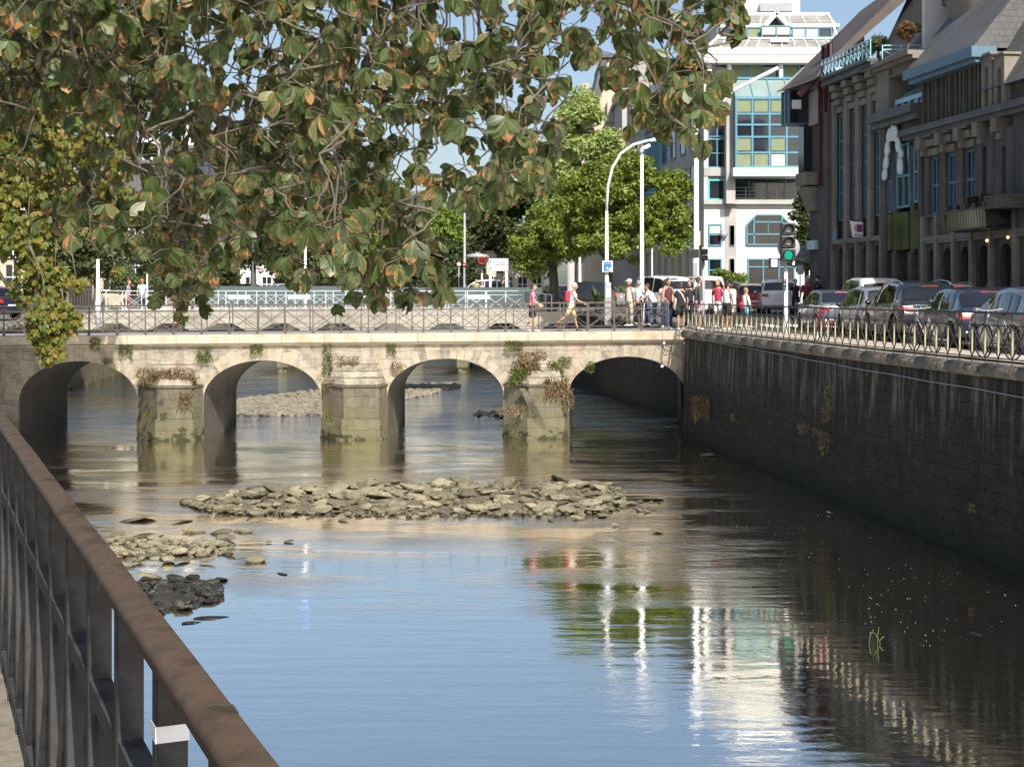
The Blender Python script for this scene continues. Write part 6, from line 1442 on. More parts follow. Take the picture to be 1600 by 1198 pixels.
bicycle(bankx(RB,36.2)+.5,36.2,R(2),'bicycle by the quay railing in front of the silver estate')

# ---------------- street furniture ----------------
M['sigblue']=plain('sign_blue',(.02,.16,.62),.4); M['sigred']=plain('sign_red',(.38,.03,.035),.4); M['sigwhite']=plain('sign_white',(.8,.8,.8),.4)
t=NT('green_lamp'); em=t.n('Emission'); em.inputs[0].default_value=(.01,.5,.3,1); em.inputs[1].default_value=.75; t.l(em.outputs[0],t.out.inputs[0]); M['lampgreen']=t.m
t=NT('red_lamp'); em=t.n('Emission'); em.inputs[0].default_value=(1,.05,.03,1); em.inputs[1].default_value=.35; t.l(em.outputs[0],t.out.inputs[0]); M['lampred']=t.m
M['lens']=plain('unlit_lens',(.2,.19,.17),.25)
def pole(px,Y,pytop,r,label,name='lamp_post',cat='lamp post',mat='whitemetal',base=None,arm=None,head=None,r2=None):
    b=gzR(Y) if base is None else base; x=PX(px,Y); root=empty(name,(x,Y,b),0,label,cat)
    m=MB(); zt_=PZ(pytop,Y); m.tube([(x,Y,b-.05),(x,Y,b+.9),(x,Y,b+.95),(x,Y,zt_)],[r*1.25,r*1.25,r,r2 or r*.7],10); m.build('mast',M[mat],root)
    if arm: m=MB(); m.tube(arm,[r*.6]*len(arm),8); m.build('arm',M[mat],root)
    if head:
        p,q=Vector(head[0]),Vector(head[1]); m=MB(); d=(q-p).normalized(); sd=d.cross(Vector((0,0,1))).normalized(); up=sd.cross(d)
        m.hexa([p-sd*.06-up*.06,p+sd*.06-up*.06,q+sd*.14-up*.05,q-sd*.14-up*.05,p-sd*.06+up*.06,p+sd*.06+up*.06,q+sd*.1+up*.09,q-sd*.1+up*.09]); h=bevel(m.build('lamp_head',M['whitemetal'],root),.03,2)
        m=MB(); c=(p+q)/2-up*.07; m.obox(c,d,sd,up,(q-p).length*.3,.09,.02); m.build('lens',M['lens'],h,world=False)
    return root
Y=56
pts=[P(948,330,Y),P(950,290,Y),P(957,262,Y),P(970,240,Y),P(990,226,Y),P(1008,221,Y),P(1022,218,Y)]
pole(948,Y,330,.085,'white curved lamp post carrying the blue square sign, arching over the magnolia',arm=[tuple(p) for p in pts],head=(P(1016,220,Y),P(1040,213,Y)))
pole(1003,56.5,232,.09,'straight tall white lamp post right of the curved one',head=(P(1003,232,56.5),P(1016,228,56.5)))
pole(1088,57,165,.115,'thickest white lamp post at the corner with a long arm reaching right',arm=[tuple(P(1088,200,57)),tuple(P(1120,172,57)),tuple(P(1145,142,57)),tuple(P(1186,121,57))],head=(P(1183,122,57),P(1216,107,57)))
pole(906,80,402,.09,'short white pole left of the walking man',)
pole(1019,80,388,.05,'thin white pole behind the straight lamp post')
pole(892,74,408,.2,'grey concrete column beside the straight trunk',name='column',cat='column',mat='greywall',r2=.2)
pole(153,58,405,.085,'white pole on the left bank at the end of the picket railing',base=3.75)
pole(230,76,425,.05,'thin pole beside the two people on the left bank',base=4.0)
pole(477,71,275,.07,'tall white pole with a blue banner half hidden by the hanging leaves',base=4.1,head=(P(474,268,71),P(484,262,71)))
m=MB(); m.box(PX(473,71),PX(483,71),70.9,71.1,PZ(300,71),PZ(268,71)); tag(m.build('banner',M['sigblue'],None),'small blue banner on the tall white pole behind the leaves','banner')
pole(801,100,398,.05,'teal old style lamp post on the far street beside the far traffic light',mat='teal',base=4.2) if False else None
# blue square sign and ticket machine
sg=empty('parking_sign',P(949,430,55.8),0,'blue square sign with white border on the curved lamp post','sign')
m=MB(); RB_(m,941,957.5,407.5,425.5,55.8,55.84); bevel(m.build('sign_plate',M['sigwhite'],sg),.02,2); m=MB(); RB_(m,943,955.5,409.5,411.6,55.785,55.8); RB_(m,943,955.5,412.4,423.5,55.785,55.8); m.build('blue_field',M['sigblue'],sg)
m=MB(); RB_(m,951.5,956,418.5,424,55.77,55.785); m.build('white_corner',M['sigwhite'],sg); m=MB(); RB_(m,948,949.6,417,423,55.77,55.784); RB_(m,947.6,950,420,422.5,55.77,55.784); m.build('white_symbol',M['sigwhite'],sg)
tm=empty('ticket_machine',P(951,490,55),0,'white and grey ticket machine below the blue sign','ticket machine')
m=MB(); Y=55; m.box(PX(945,Y),PX(955,Y),Y,Y+.25,gzR(Y),PZ(441,Y)); bevel(m.build('cabinet',M['greymetal'],tm),.02,2); m=MB(); RB_(m,947,954,450,464,Y-.02,Y); m.build('front_panel',M['sigwhite'],tm); m=MB(); RB_(m,948,953,443,448,Y-.02,Y); m.build('display',M['bluemetal'],tm)
# traffic lights
def signal(px,Y,pyh0,pyh1,label,lit,mast_top=None,mat='whitemetal',w_=11,backplate=None,extras=True,base=None,cond=3):
    b=gzR(Y) if base is None else base; x=PX(px,Y); root=empty('traffic_light',(x,Y,b),0,label,'traffic light')
    m=MB(); m.tube([(x,Y,b-.05),(x,Y,b+.5),(x,Y,PZ(mast_top or pyh0,Y))],[.075,.065,.06],10); m.build('mast',M[mat],root)
    zt0,zb0=PZ(pyh0,Y),PZ(pyh1,Y); hh=(zt0-zb0)/cond; hw=w_*Y/F
    for i in range(cond):
        z1=zt0-hh*i; z0=z1-hh*.96; m=MB(); m.box(x-hw,x+hw,Y-.42,Y-.12,z0,z1); h=bevel(m.build('lamp_housing',M['blackplastic'],root),.03,2)
        c=(x,Y-.43,(z0+z1)/2-.01); r=min(hw*.6,hh*.34)
        m=MB(); m.lathe([(.01,-.01),(r*.7,-.006),(r,.01)],c=c,n=18,axis='y'); ln=m.build('lens',M[{'green':'lampgreen','red':'lampred'}[lit] if (lit=='green' and i==cond-1) or (lit=='red' and i==0) else 'lens'],h,world=False)
        m=MB(); n0=len(m.v); na=12
        for k_ in range(na+1):
            a=R(-20)+R(220)*k_/na
            for yy,rr in ((Y-.42,r*1.12),(Y-.42-.2*(.5+.5*math.sin(max(0,min(math.pi,a)))),r*1.08)): m.v.append((c[0]+rr*math.cos(a),yy,c[2]+rr*math.sin(a)))
        for k_ in range(na): q=n0+k_*2; m.face((q,q+1,q+3,q+2))
        vz=m.build('visor',M['blackplastic'],h,world=False,recalc=False); md=vz.modifiers.new('solid','SOLIDIFY'); md.thickness=.012
    if backplate:
        m=MB(); m.lathe([(.01,0),(backplate*.97,0),(backplate,.015),(backplate,.03),(.01,.03)],c=(x+hw*.3,Y-.1,(zt0+zb0)/2-hh*.4),n=30,axis='y'); m.build('round_plate',M['greymetal'],root)
    return root
TL=signal(1228,45,349,409,'main traffic light showing green on a white mast, with a round grey plate behind','green',mast_top=412,backplate=.36)
Y=45
for a,b_,c,d,nm in ((1203,1217,403,419,'pedestrian_lamp'),(1236,1243,404,416,'side_lamp')):
    m=MB(); RB_(m,a,b_,c,d,Y-.15,Y+.12); q=bevel(m.build(nm,M['blackplastic'],TL),.02,2); m=MB(); RB_(m,a+2,b_-1.5,c+2,d-2,Y-.16,Y-.15); m.build('white_face',M['sigwhite'],q,world=False)
m=MB(); m.bar(P(1215,405,Y),P(1240,403,Y),.04,.04); m.build('bracket',M['blackplastic'],TL)
m=MB(); RB_(m,1222.5,1229,436,453,Y-.18,Y-.06); q=bevel(m.build('repeater_lamp',M['blackplastic'],TL),.015,1); 
for k_,(c_) in enumerate((439,444.5,450)):
    m=MB(); m.ell(P(1226,c_,Y-.19),.04,.015,.04,10,6); m.build('lens',M['lampgreen' if k_==2 else 'lens'],q,world=False)
signal(1099,54,389,408,'second traffic light seen from the side on a dark mast left of the office entrance','none',mast_top=386,mat='greymetal',w_=5,cond=2)
m=MB(); RB_(m,1075,1092,389,403,54.0,54.3); tag(bevel(m.build('camera_box',M['blackplastic'],None),.02,2),'black box lamp on a bracket beside the second traffic light','lamp')
m=MB(); RB_(m,1083,1090,411,434,56.5,56.85); m.build('control_box',M['greymetal'],None); tag(bpy.data.objects['control_box'],'grey control box strapped to the thickest lamp post','box')
TF=signal(753,98,402,420,'far traffic light with a red ringed lamp in front of the dark bush tree','red',w_=4,cond=2,base=4.2,mat='whitemetal')
m=MB(); c=P(753,407,97.4); m.tube([(c.x+.24*math.cos(a),c.y,c.z+.24*math.sin(a)) for a in np.linspace(0,2*math.pi,21)],.045,6,caps=False); m.build('red_ring',M['sigred'],TF)
def noentry(px,py,Y,r,label,base,bar=True):
    x=PX(px,Y); z=PZ(py,Y); root=empty('no_entry_sign',(x,Y,base),0,label,'sign'); rr=r*Y/F
    m=MB(); m.tube([(x,Y+.05,base),(x,Y+.05,z)],.04,8); m.build('post',M['greymetal'],root)
    m=MB(); m.lathe([(.01,-.01),(rr,-.01),(rr,.01),(.01,.01)],c=(x,Y,z),n=24,axis='y'); m.build('disc',M['sigred'],root)
    if bar: m=MB(); m.box(x-rr*.7,x+rr*.7,Y-.025,Y-.013,z-rr*.16,z+rr*.16); m.build('white_bar',M['sigwhite'],root)
    else:
        m=MB(); m.lathe([(.01,-.01),(rr*.75,-.01),(rr*.75,.0),(.01,.0)],c=(x,Y-.012,z),n=24,axis='y'); m.build('white_disc',M['sigwhite'],root)
noentry(407,423,95,4.5,'round red no entry sign with white bar on the left bank, seen below the leaves',4.3)
noentry(727,414,100,4,'right of the two round red signs before the dark bush tree',4.2); noentry(717,413,101,4,'left of the two round red signs before the dark bush tree',4.2,bar=False)
pole(726,103,330,.11,'grey street pole behind the two round red signs',mat='greymetal',base=4.2)
pole(744,99,392,.06,'teal old street lamp with a flat cap left of the far traffic light',mat='teal',base=4.2)
m=MB(); m.lathe([(.9,0),(.7,.18),(.1,.3),(.02,.36)],c=P(746,402,99),n=18); m.build('lamp_cap',M['greymetal'],bpy.data.objects['lamp_post.008'] if 'lamp_post.008' in bpy.data.objects else None)
pole(395,96,372,.07,'teal lamp post left of the no entry sign',mat='teal',base=4.3)
gs=empty('direction_sign',(PX(779,94),94,4.2),0,'white direction sign board on two legs beyond the footbridge','sign')
m=MB(); 
for px in (766,791): m.tube([(PX(px,94),94.1,4.1),(PX(px,94),94.1,PZ(404,94))],.09,8)
m.build('legs',M['whitemetal'],gs); m=MB(); RB_(m,764.5,794,404,413.5,94-.05,94.02); RB_(m,764.5,794,415,423,94-.05,94.02); m.build('sign_board',M['sigwhite'],gs)
m=MB()
for y in (407,410.5,417.5,420.5): RB_(m,769,769+random.uniform(14,22),y-.5,y+.4,94-.065,94-.05)
RB_(m,765.5,767.5,406,411,93.93,93.95); RB_(m,765.5,767.5,417,421,93.93,93.95); m.build('sign_lines',M['sigblue'],gs)
sg=empty('blue_sign',(PX(95,58),58,3.7),0,'blue and white square sign half behind the yellowing chestnut','sign'); m=MB(); RB_(m,87,104,417,433,58,58.04); m.build('sign_plate',M['sigwhite'],sg); m=MB(); RB_(m,89,102,418.5,424.5,57.98,58); RB_(m,89,97,426,431.5,57.98,58); m.build('blue_field',M['sigblue'],sg); m=MB(); m.tube([(PX(95,58),58.1,3.7),(PX(95,58),58.1,PZ(420,58))],.05,8); m.build('post',M['whitemetal'],sg)
# small blank grey sign and the oval hotel sign at the corner building
sg=empty('hotel_sign',(PX(1261,66.5),66.5,3.9),0,'grey oval hotel name sign on a teal post at the corner building','sign')
Yh=66.5; cx,cz=PX(1262,Yh),PZ(396,Yh); m=MB(); n=32
ring_=[(cx+24*Yh/F*math.cos(2*math.pi*i/n),cz+14.5*Yh/F*math.sin(2*math.pi*i/n)) for i in range(n)]
m.poly([(x,Yh,z) for x,z in ring_]); m.poly([(x,Yh+.06,z) for x,z in ring_][::-1])
for i in range(n): (x,z),(x2,z2)=ring_[i],ring_[(i+1)%n]; m.quad((x,Yh,z),(x2,Yh,z2),(x2,Yh+.06,z2),(x,Yh+.06,z))
m.build('oval_board',plain('grey_sign_board',(.4,.4,.4),.6),sg)
m=MB(); m.tube([(x,Yh-.01,z) for x,z in ring_]+[(ring_[0][0],Yh-.01,ring_[0][1])],.02,5,caps=False); m.build('rim',M['blackplastic'],sg)
def text(s,loc,size,mat,parent,rot=(R(90),0,0),name='lettering',ext=.006,align='CENTER',shear=0):
    c=bpy.data.curves.new(name,'FONT'); c.body=s; c.size=size; c.extrude=ext; c.align_x=align; c.align_y='CENTER'; c.shear=shear
    o=bpy.data.objects.new(name,c); COL.objects.link(o); dg=bpy.context.evaluated_depsgraph_get(); me=bpy.data.meshes.new_from_object(o.evaluated_get(dg)); bpy.data.objects.remove(o)
    q=bpy.data.objects.new(name,me); COL.objects.link(q); me.materials.clear(); me.materials.append(M[mat]); q.parent=parent; q.rotation_euler=rot; q.location=Vector(loc)-Vector(parent.location if parent else (0,0,0)); return q
text('HOTEL',(cx,Yh-.02,PZ(391,Yh)),.27,'blackplastic',sg); text('DUPLEIX',(cx,Yh-.02,PZ(399.5,Yh)),.27,'blackplastic',sg)
m=MB(); m.box(cx-.1,cx+.12,Yh-.02,Yh-.005,PZ(407.5,Yh),PZ(406,Yh)); m.build('dash',M['blackplastic'],sg)
m=MB(); m.tube([(PX(1259,Yh),Yh+.1,3.8),(PX(1259,Yh),Yh+.1,PZ(405,Yh))],.045,8); m.build('post',M['teal'],sg)
sg=empty('blank_sign',(PX(1250,61),61,3.9),0,'small blank grey sign plate on a thin pole under the oval sign','sign'); m=MB(); RB_(m,1246,1255.5,414,429,61,61.03); m.build('sign_plate',M['greymetal'],sg); m=MB(); m.tube([(PX(1250.5,61),61.05,3.8),(PX(1250.5,61),61.05,PZ(416,61))],.03,6); m.build('post',M['greymetal'],sg)
pole(987,70,405,.03,'thin grey post with a narrow plate left of the man in the white cap',mat='greymetal',name='sign_post',cat='sign post')
# banner on the pilastered building
fl=empty('hanging_banner',FP(S(1339),.9,FZ(1339,360)),0,'white banner with a purple square and small black lettering hung from the pilastered building','banner')
zb0,zb1=FZ(1339,371),FZ(1339,347.5); c0=FP(S(1339),.35,0); x0=PX(1328,c0.y-.3); x1=PX(1348.5,c0.y-.3); yb2=c0.y-.3
m=MB(); m.hexa([(x0+.1,yb2,zb0),(x1,yb2,zb0),(x1,yb2+.02,zb0),(x0+.1,yb2+.02,zb0),(x0,yb2,zb1+.05),(x1,yb2,zb1-.02),(x1,yb2+.02,zb1-.02),(x0,yb2+.02,zb1+.05)]); m.build('banner_cloth',M['sigwhite'],fl)
M['purple']=plain('purple_print',(.2,.02,.16),.6); M['pinkp']=plain('dusty_pink_print',(.5,.32,.3),.6)
m=MB(); m.box(x1-.26,x1-.02,yb2-.014,yb2-.004,zb0+.2,zb1-.1); m.build('purple_square',M['purple'],fl); m=MB(); m.box(x1-.36,x1-.27,yb2-.012,yb2-.003,zb0+.26,zb1-.12); m.build('pink_square',M['pinkp'],fl)
text('cleos',(x0+.34,yb2-.012,zb0+.09),.17,'blackplastic',fl)
m=MB(); m.bar((x0,yb2+.04,zb1+.05),(FP(S(1339),0,0).x+.3,yb2+.3,zb1+.05),.03,.03); m.build('bracket',M['blackplastic'],fl)
m=MB(); p=FP(S(1325),.6,FZ(1325,366)); m.hexa([(p.x-.08,p.y,p.z-.3),(p.x+.1,p.y,p.z-.3),(p.x+.1,p.y+.02,p.z-.3),(p.x-.08,p.y+.02,p.z-.3),(p.x-.03,p.y,p.z+.25),(p.x+.06,p.y,p.z+.25),(p.x+.06,p.y+.02,p.z+.25),(p.x-.03,p.y+.02,p.z+.25)]); tag(m.build('blue_pennant',M['blueframe'],None),'small blue pennant left of the white banner with the purple square','banner')
# downpipe-like bright lamp pipes on the bridge corner
cl=empty('wall_cable',onface(1038,545,.1),0,'white cable fitting with a drooping wire on the right end of the arched bridge','cable')
m=MB(); m.tube([onface(1036,536,.1),onface(1040,540,.14),onface(1046,542,.12),onface(1048,548,.1),onface(1040,550,.12),onface(1035,543,.1)],.014,6); m.tube([onface(1034,545,.1),onface(1034,570,.08)],.012,6); m.build('wire',M['blackplastic'],cl)
m=MB(); m.ell(onface(1037,536,.12),.05,.04,.05,8,6); m.build('fitting',M['sigwhite'],cl); m=MB(); m.ell(onface(1034,572,.1),.06,.05,.05,8,6); m.build('fitting',M['sigwhite'],cl)
# ---------------- people ----------------
SKIN={}
for k_,c in (('light',(.55,.33,.23)),('tan',(.42,.24,.15)),('dark',(.22,.12,.08))): SKIN[k_]=noisy('skin_'+k_,tuple(x*.9 for x in c),c,8,.5,.1,40,.001)
CL={}
def cloth(n,c):
    if n not in CL: CL[n]=noisy('cloth_'+n,tuple(x*.82 for x in c),tuple(min(1,x*1.08) for x in c),5,.9,.5,25,.006)
    return CL[n]
HAIRM={k_:noisy('hair_'+k_,tuple(x*.6 for x in c),c,20,.6,.6,60,.004) for k_,c in (('black',(.015,.012,.01)),('brown',(.07,.04,.02)),('grey',(.3,.3,.3)),('white',(.68,.64,.58)),('blond',(.35,.24,.11)),('red',(.3,.08,.04)))}
M['eye']=plain('dark_eye',(.02,.015,.01),.3); M['lips']=plain('lips',(.35,.12,.1),.5)
def rot(v,a): # rotate in the sagittal plane: x forward, z up
    return Vector((v.x*math.cos(a)+v.z*math.sin(a), v.y, -v.x*math.sin(a)+v.z*math.cos(a)))
def person(loc,H,yaw,label,skin='light',hair='brown',hairlen=.0,top=('white',(.8,.8,.8)),sleeve='short',bottom=('black',(.02,.02,.02)),blen=.5,shoes=('white',(.75,.75,.75)),
           legs=((0,0),(0,0)),arms=((0,-.15),(0,-.15)),lean=.0,bag=None,hat=None,girth=1.0,skirt=False,headturn=0,armout=(.08,.08),name='person'):
    """body local frame: +x forward, +y left. legs: (thigh angle forward, knee bend) left/right; arms: (shoulder forward, elbow bend)"""
    root=empty(name,loc,yaw,label,'person'); k=H/1.72; g=girth
    J={}
    hip=Vector((0,0,.93*k)); up=Vector((math.sin(lean),0,math.cos(lean)))
    J['pel']=hip; J['waist']=hip+up*.14*k; J['chest']=hip+up*.36*k; J['shl']=hip+up*.47*k; J['neck']=hip+up*.54*k; J['head']=J['neck']+Vector((.015+math.sin(lean)*.05,0,.08))*k; J['crown']=J['head']+Vector((.01,0,.13))*k
    for s,nm,(ta,kb) in ((1,'L',legs[0]),(-1,'R',legs[1])):
        h=hip+Vector((0,s*.09*k,-.03*k)); J['hip'+nm]=h; th=rot(Vector((0,s*.02,-.43*k)),-ta); J['kn'+nm]=h+th; sh=rot(Vector((0,0,-.41*k)),-(ta-kb)); J['an'+nm]=J['kn'+nm]+sh; J['fa'+nm]=ta-kb
    low=min(J['anL'].z,J['anR'].z); dz=.075*k-low
    for q in J:
        if isinstance(J[q],Vector): J[q]=J[q]+Vector((0,0,dz))
    for s,nm,(sa,eb),ao in ((1,'L',arms[0],armout[0]),(-1,'R',arms[1],armout[1])):
        h=J['shl']+Vector((0,s*.175*k*g**.5,-.01*k)); J['sh'+nm]=h; ua=rot(Vector((0,s*ao,-.28*k)),-sa-lean*.3); J['el'+nm]=h+ua; fa=rot(Vector((0,-s*.02-s*.0,-.25*k)),-(sa+eb)-lean*.3); J['wr'+nm]=J['el'+nm]+fa; J['hd'+nm]=fa.normalized()
    # continuous body through a skin modifier
    vs=[];es=[];rs_=[]
    def add(p,r,par=None):
        vs.append(tuple(p)); rs_.append(r if hasattr(r,'__len__') else (r,r)); 
        if par is not None: es.append((par,len(vs)-1))
        return len(vs)-1
    p0=add(J['pel'],(.105*k*g,.145*k*g)); a=add(J['waist'],(.09*k*g,.125*k*g),p0); a=add(J['chest'],(.105*k*g,.15*k*g),a); c=add(J['shl'],(.07*k,.11*k),a); n_=add(J['neck'],.052*k,c); hd=add(J['head'],.055*k,n_)
    for nm in 'LR':
        h=add(J['hip'+nm],.085*k*g**.6,p0); t1=add((J['hip'+nm]+J['kn'+nm])/2,.07*k*g**.5,h); kk=add(J['kn'+nm],.05*k,t1); cf=add(J['kn'+nm]*.65+J['an'+nm]*.35+Vector((-.012*k,0,0)),.05*k,kk); an=add(J['an'+nm],.033*k,cf)
        fd=Vector((math.cos(0),0,0)); fd=rot(Vector((1,0,-.15)),-min(.9,max(-.2,-(J['fa'+nm]))) if J['fa'+nm]<-.2 else 0); add(J['an'+nm]+Vector((.11*k*fd.x,0,-.045*k+.1*k*min(0,fd.z))),.03*k,an)
        s1=add(J['sh'+nm],.05*k,c); e1=add(J['el'+nm],.036*k,s1); f1=add((J['el'+nm]+J['wr'+nm])/2,.034*k,e1); add(J['wr'+nm],.023*k,f1)
    me=bpy.data.meshes.new('sk'); me.from_pydata(vs,es,[]); me.update(); ob=bpy.data.objects.new('sk',me); COL.objects.link(ob)
    md=ob.modifiers.new('skin','SKIN')
    sv=me.skin_vertices[0].data
    for i,r in enumerate(rs_): sv[i].radius=r
    sv[0].use_root=True
    ob.modifiers.new('sub','SUBSURF').levels=1
    dg=bpy.context.evaluated_depsgraph_get(); bm_=bpy.data.meshes.new_from_object(ob.evaluated_get(dg)); bpy.data.objects.remove(ob)
    m=MB(); m.v=[tuple(v.co) for v in bm_.vertices]
    for f in bm_.polygons: m.f.append(tuple(f.vertices)); m.m.append(0); m.uv.append(None); m.smooth.append(True)
    # head with nose, ears, eyes, mouth
    hc=J['crown']-Vector((0,0,.035*k)); ct,st_=math.cos(headturn),math.sin(headturn)
    def hp(x,y,z): return hc+Vector((x*ct-y*st_,x*st_+y*ct,z))*k
    m.ell(hc,.095*k,.078*k,.118*k,14,10); m.ell(hp(.02,0,-.06),.07*k,.058*k,.065*k,12,8)
    m.ell(hp(.1,0,-.02),.018*k,.013*k,.026*k,8,6)
    for s in (1,-1): m.ell(hp(-.005,s*.08,-.01),.018*k,.01*k,.03*k,8,6)
    # hands: palm, four fingers and a thumb, slightly curled
    for s,nm in ((1,'L'),(-1,'R')):
        w0=J['wr'+nm]; d=J['hd'+nm]; sd=Vector((0,1,0)); fw=sd.cross(d).normalized(); m.tube([w0-d*.01*k,w0+d*.03*k,w0+d*.085*k],[(.022*k,.018*k),(.016*k,.038*k),(.014*k,.04*k)],8)
        for f in range(4):
            o=fw*((f-1.5)*.021*k); b0=w0+d*.08*k+o; L=(.07,.08,.075,.058)[f]*k; inn=Vector((0,-s*.35,0)); m.tube([b0,b0+d*L*.5+inn*L*.1,b0+d*L*.85+inn*L*.5],[.0095*k,.0085*k,.007*k],6)
        b0=w0+d*.03*k+fw*.035*k; m.tube([b0,b0+d*.035*k+fw*.022*k,b0+d*.065*k+fw*.02*k+Vector((0,-s*.012*k,0))],[.012*k,.0105*k,.008*k],6)
    m.mi=1
    for s in (1,-1): m.ell(hp(.083,s*.032,.005),.012*k,.014*k,.009*k,8,5)
    m.mi=2; m.ell(hp(.085,0,-.065),.01*k,.022*k,.007*k,8,5)
    bd=m.build('body',[SKIN[skin],M['eye'],M['lips']],root,world=False)
    # hair
    m=MB()
    if hair:
        base=len(m.v)
        m.ell(hp(-.018,0,.022),.1*k,.088*k,.112*k,14,10)
        if hairlen>0: m.tube([hp(-.05,0,0),hp(-.07,0,-.08),hp(-.08,0,-.08-hairlen)],[(.075*k,.06*k),(.07*k,.05*k),(.035*k,.03*k)],10)
        else: m.ell(hp(-.05,0,-.03),.06*k,.07*k,.06*k,10,8)
        m.build('hair',HAIRM[hair],root,world=False)
    if hat:
        m=MB(); m.ell(hp(-.005,0,.055),.108*k,.094*k,.075*k,14,8); m.hexa([tuple(hp(.06,-.07,.035)),tuple(hp(.17,-.05,.03)),tuple(hp(.17,.05,.03)),tuple(hp(.06,.07,.035)),tuple(hp(.06,-.07,.05)),tuple(hp(.16,-.05,.042)),tuple(hp(.16,.05,.042)),tuple(hp(.06,.07,.05))]); m.build('hat',cloth('hat_'+hat[0],hat[1]),root,world=False)
    # top
    m=MB(); pts=[J['pel']-up*.02*k,J['waist'],J['chest'],J['shl']+up*.02*k,J['neck']-up*.02*k]
    m.tube([pts[0],pts[0].lerp(pts[1],.5),pts[1],pts[2],pts[3],pts[4]],[(.15*k*g,.115*k*g),(.148*k*g,.118*k*g),(.14*k*g,.112*k*g),(.168*k*g**.7,.128*k*g**.8),(.13*k,.09*k),(.062*k,.062*k)],16)
    if sleeve!='none':
        for s,nm in ((1,'L'),(-1,'R')):
            a,b_,c=J['sh'+nm]+Vector((0,-s*.05*k,.015*k)),J['el'+nm],J['wr'+nm]
            if sleeve=='short': m.tube([a,J['sh'+nm],J['sh'+nm].lerp(b_,.6)],[.06*k,.068*k,.062*k],10)
            else: m.tube([a,J['sh'+nm],b_,b_.lerp(c,.5),c],[.06*k,.066*k,.053*k,.05*k,.04*k],10)
    m.build('top',cloth(*top),root,world=False)
    # trousers, shorts or skirt
    m=MB(); m.tube([J['pel']+up*.07*k,J['pel']-up*.0*k,(J['hipL']+J['hipR'])/2-Vector((0,0,.06*k))],[(.142*k*g,.108*k*g),(.158*k*g,.122*k*g),(.15*k*g,.11*k*g)],14)
    for nm in 'LR':
        h,kn,an=J['hip'+nm],J['kn'+nm],J['an'+nm]
        if blen<=.5: e=h.lerp(kn,min(1,blen*2)); m.tube([h+Vector((0,0,.03*k)),h.lerp(e,.5),e],[.092*k*g**.6,.09*k*g**.5,(.088 if not skirt else .1)*k],12)
        else:
            f=(blen-.5)*2; e=kn.lerp(an,f); m.tube([h+Vector((0,0,.03*k)),h.lerp(kn,.5),kn,kn.lerp(e,.5),e],[.092*k*g**.6,.084*k,.066*k,.064*k,.056*k],12)
    m.build('shorts' if blen<=.55 else 'trousers',cloth(*bottom),root,world=False)
    for nm in 'LR':
        m=MB(); a=J['an'+nm]; back=J['fa'+nm]<-.35; tilt=.55 if back else 0
        pt=[Vector((-.07,0,-.045)),Vector((-.02,0,-.03)),Vector((.06,0,-.045)),Vector((.15,0,-.055)),Vector((.185,0,-.06))]
        pt=[a+rot(p*k,tilt) for p in pt]; m.tube(pt,[(.03*k,.025*k),(.042*k,.042*k),(.042*k,.03*k),(.045*k,.02*k),(.03*k,.012*k)],10); m.build('shoe',cloth(*shoes),root,world=False)
    if bag:
        col,kind=bag[0],bag[1]; m=MB()
        if kind=='back':
            c=J['chest']-Vector((.2*k,0,.02*k)); m.box(c.x-.09*k,c.x+.09*k,-.14*k,.14*k,c.z-.2*k,c.z+.2*k); bp=bevel(m.build('backpack',cloth(*col),root,world=False),.05,3)
            m=MB()
            for s in (1,-1): m.tube([c+Vector((.05*k,s*.1*k,.18*k)),J['shl']+Vector((.0,s*.1*k,.085*k)),J['chest']+Vector((.145*k,s*.1*k,.05*k)),J['waist']+Vector((.05*k,s*.135*k,.05*k))],.014,6)
            m.build('strap',cloth(*col),bp,world=False)
        elif kind=='low':
            c=J['pel']-Vector((.2*k,0,-.06*k)); m.ell(c,.1*k,.15*k,.17*k,12,8); m.build('bag',cloth(*col),root,world=False)
        elif kind=='strap':
            m.tube([J['shl']+Vector((-.02,.12*k,.07*k)),J['chest']+Vector((-.15*k,0,-.02*k)),J['pel']+Vector((-.14*k,-.12*k,.04*k))],.022*k,6); m.tube([J['shl']+Vector((-.02,.12*k,.07*k)),J['chest']+Vector((.16*k,.0,.0)),J['pel']+Vector((.13*k,-.12*k,.04*k))],.02*k,6); m.build('strap',cloth(*col),root,world=False)
        elif kind=='hand':
            c=J['wrR']+Vector((.02,0,-.22*k)); m.ell(c,.12*k,.07*k,.12*k,12,8); m.tube([c+Vector((.06*k,0,.1*k)),J['wrR']+J['hdR']*.08*k,c+Vector((-.06*k,0,.1*k))],.008,5); m.build('bag',cloth(*col),root,world=False)
    return root
W=('white',(.78,.78,.76)); BK=('black',(.02,.02,.022))
def bz(X): return zt(X)
# the two walkers on the bridge
X=PX(831,50.1); person((X,50.1,bz(X)),1.66,0,'woman in a pink shirt and dark backpack walking right over the bridge','light','brown',.0,('pink',(.8,.22,.38)),'short',BK,.44,('whiteshoe',(.8,.8,.82)),legs=((.22,.12),(-.12,.2)),arms=((.15,.9),(.05,.9)),lean=.08,bag=(('darkgreen',(.03,.05,.05)),'back'))
X=PX(893,50.2); person((X,50.2,bz(X)),1.70,0,'white-haired man in white shirt and khaki shorts striding over the bridge with a red bag','tan','white',0,W,'short',('khaki',(.5,.38,.24)),.48,('brown',(.12,.07,.04)),legs=((.3,.05),(-.55,.35)),arms=((-.3,.4),(.35,.8)),lean=.17,bag=(('redbag',(.5,.03,.06)),'back'))
G=lambda Y: gzR(Y)+.02
def PR(px,Y,H,yaw,label,**k): return person((PX(px,Y),Y,G(Y)),H,R(yaw),label,**k)
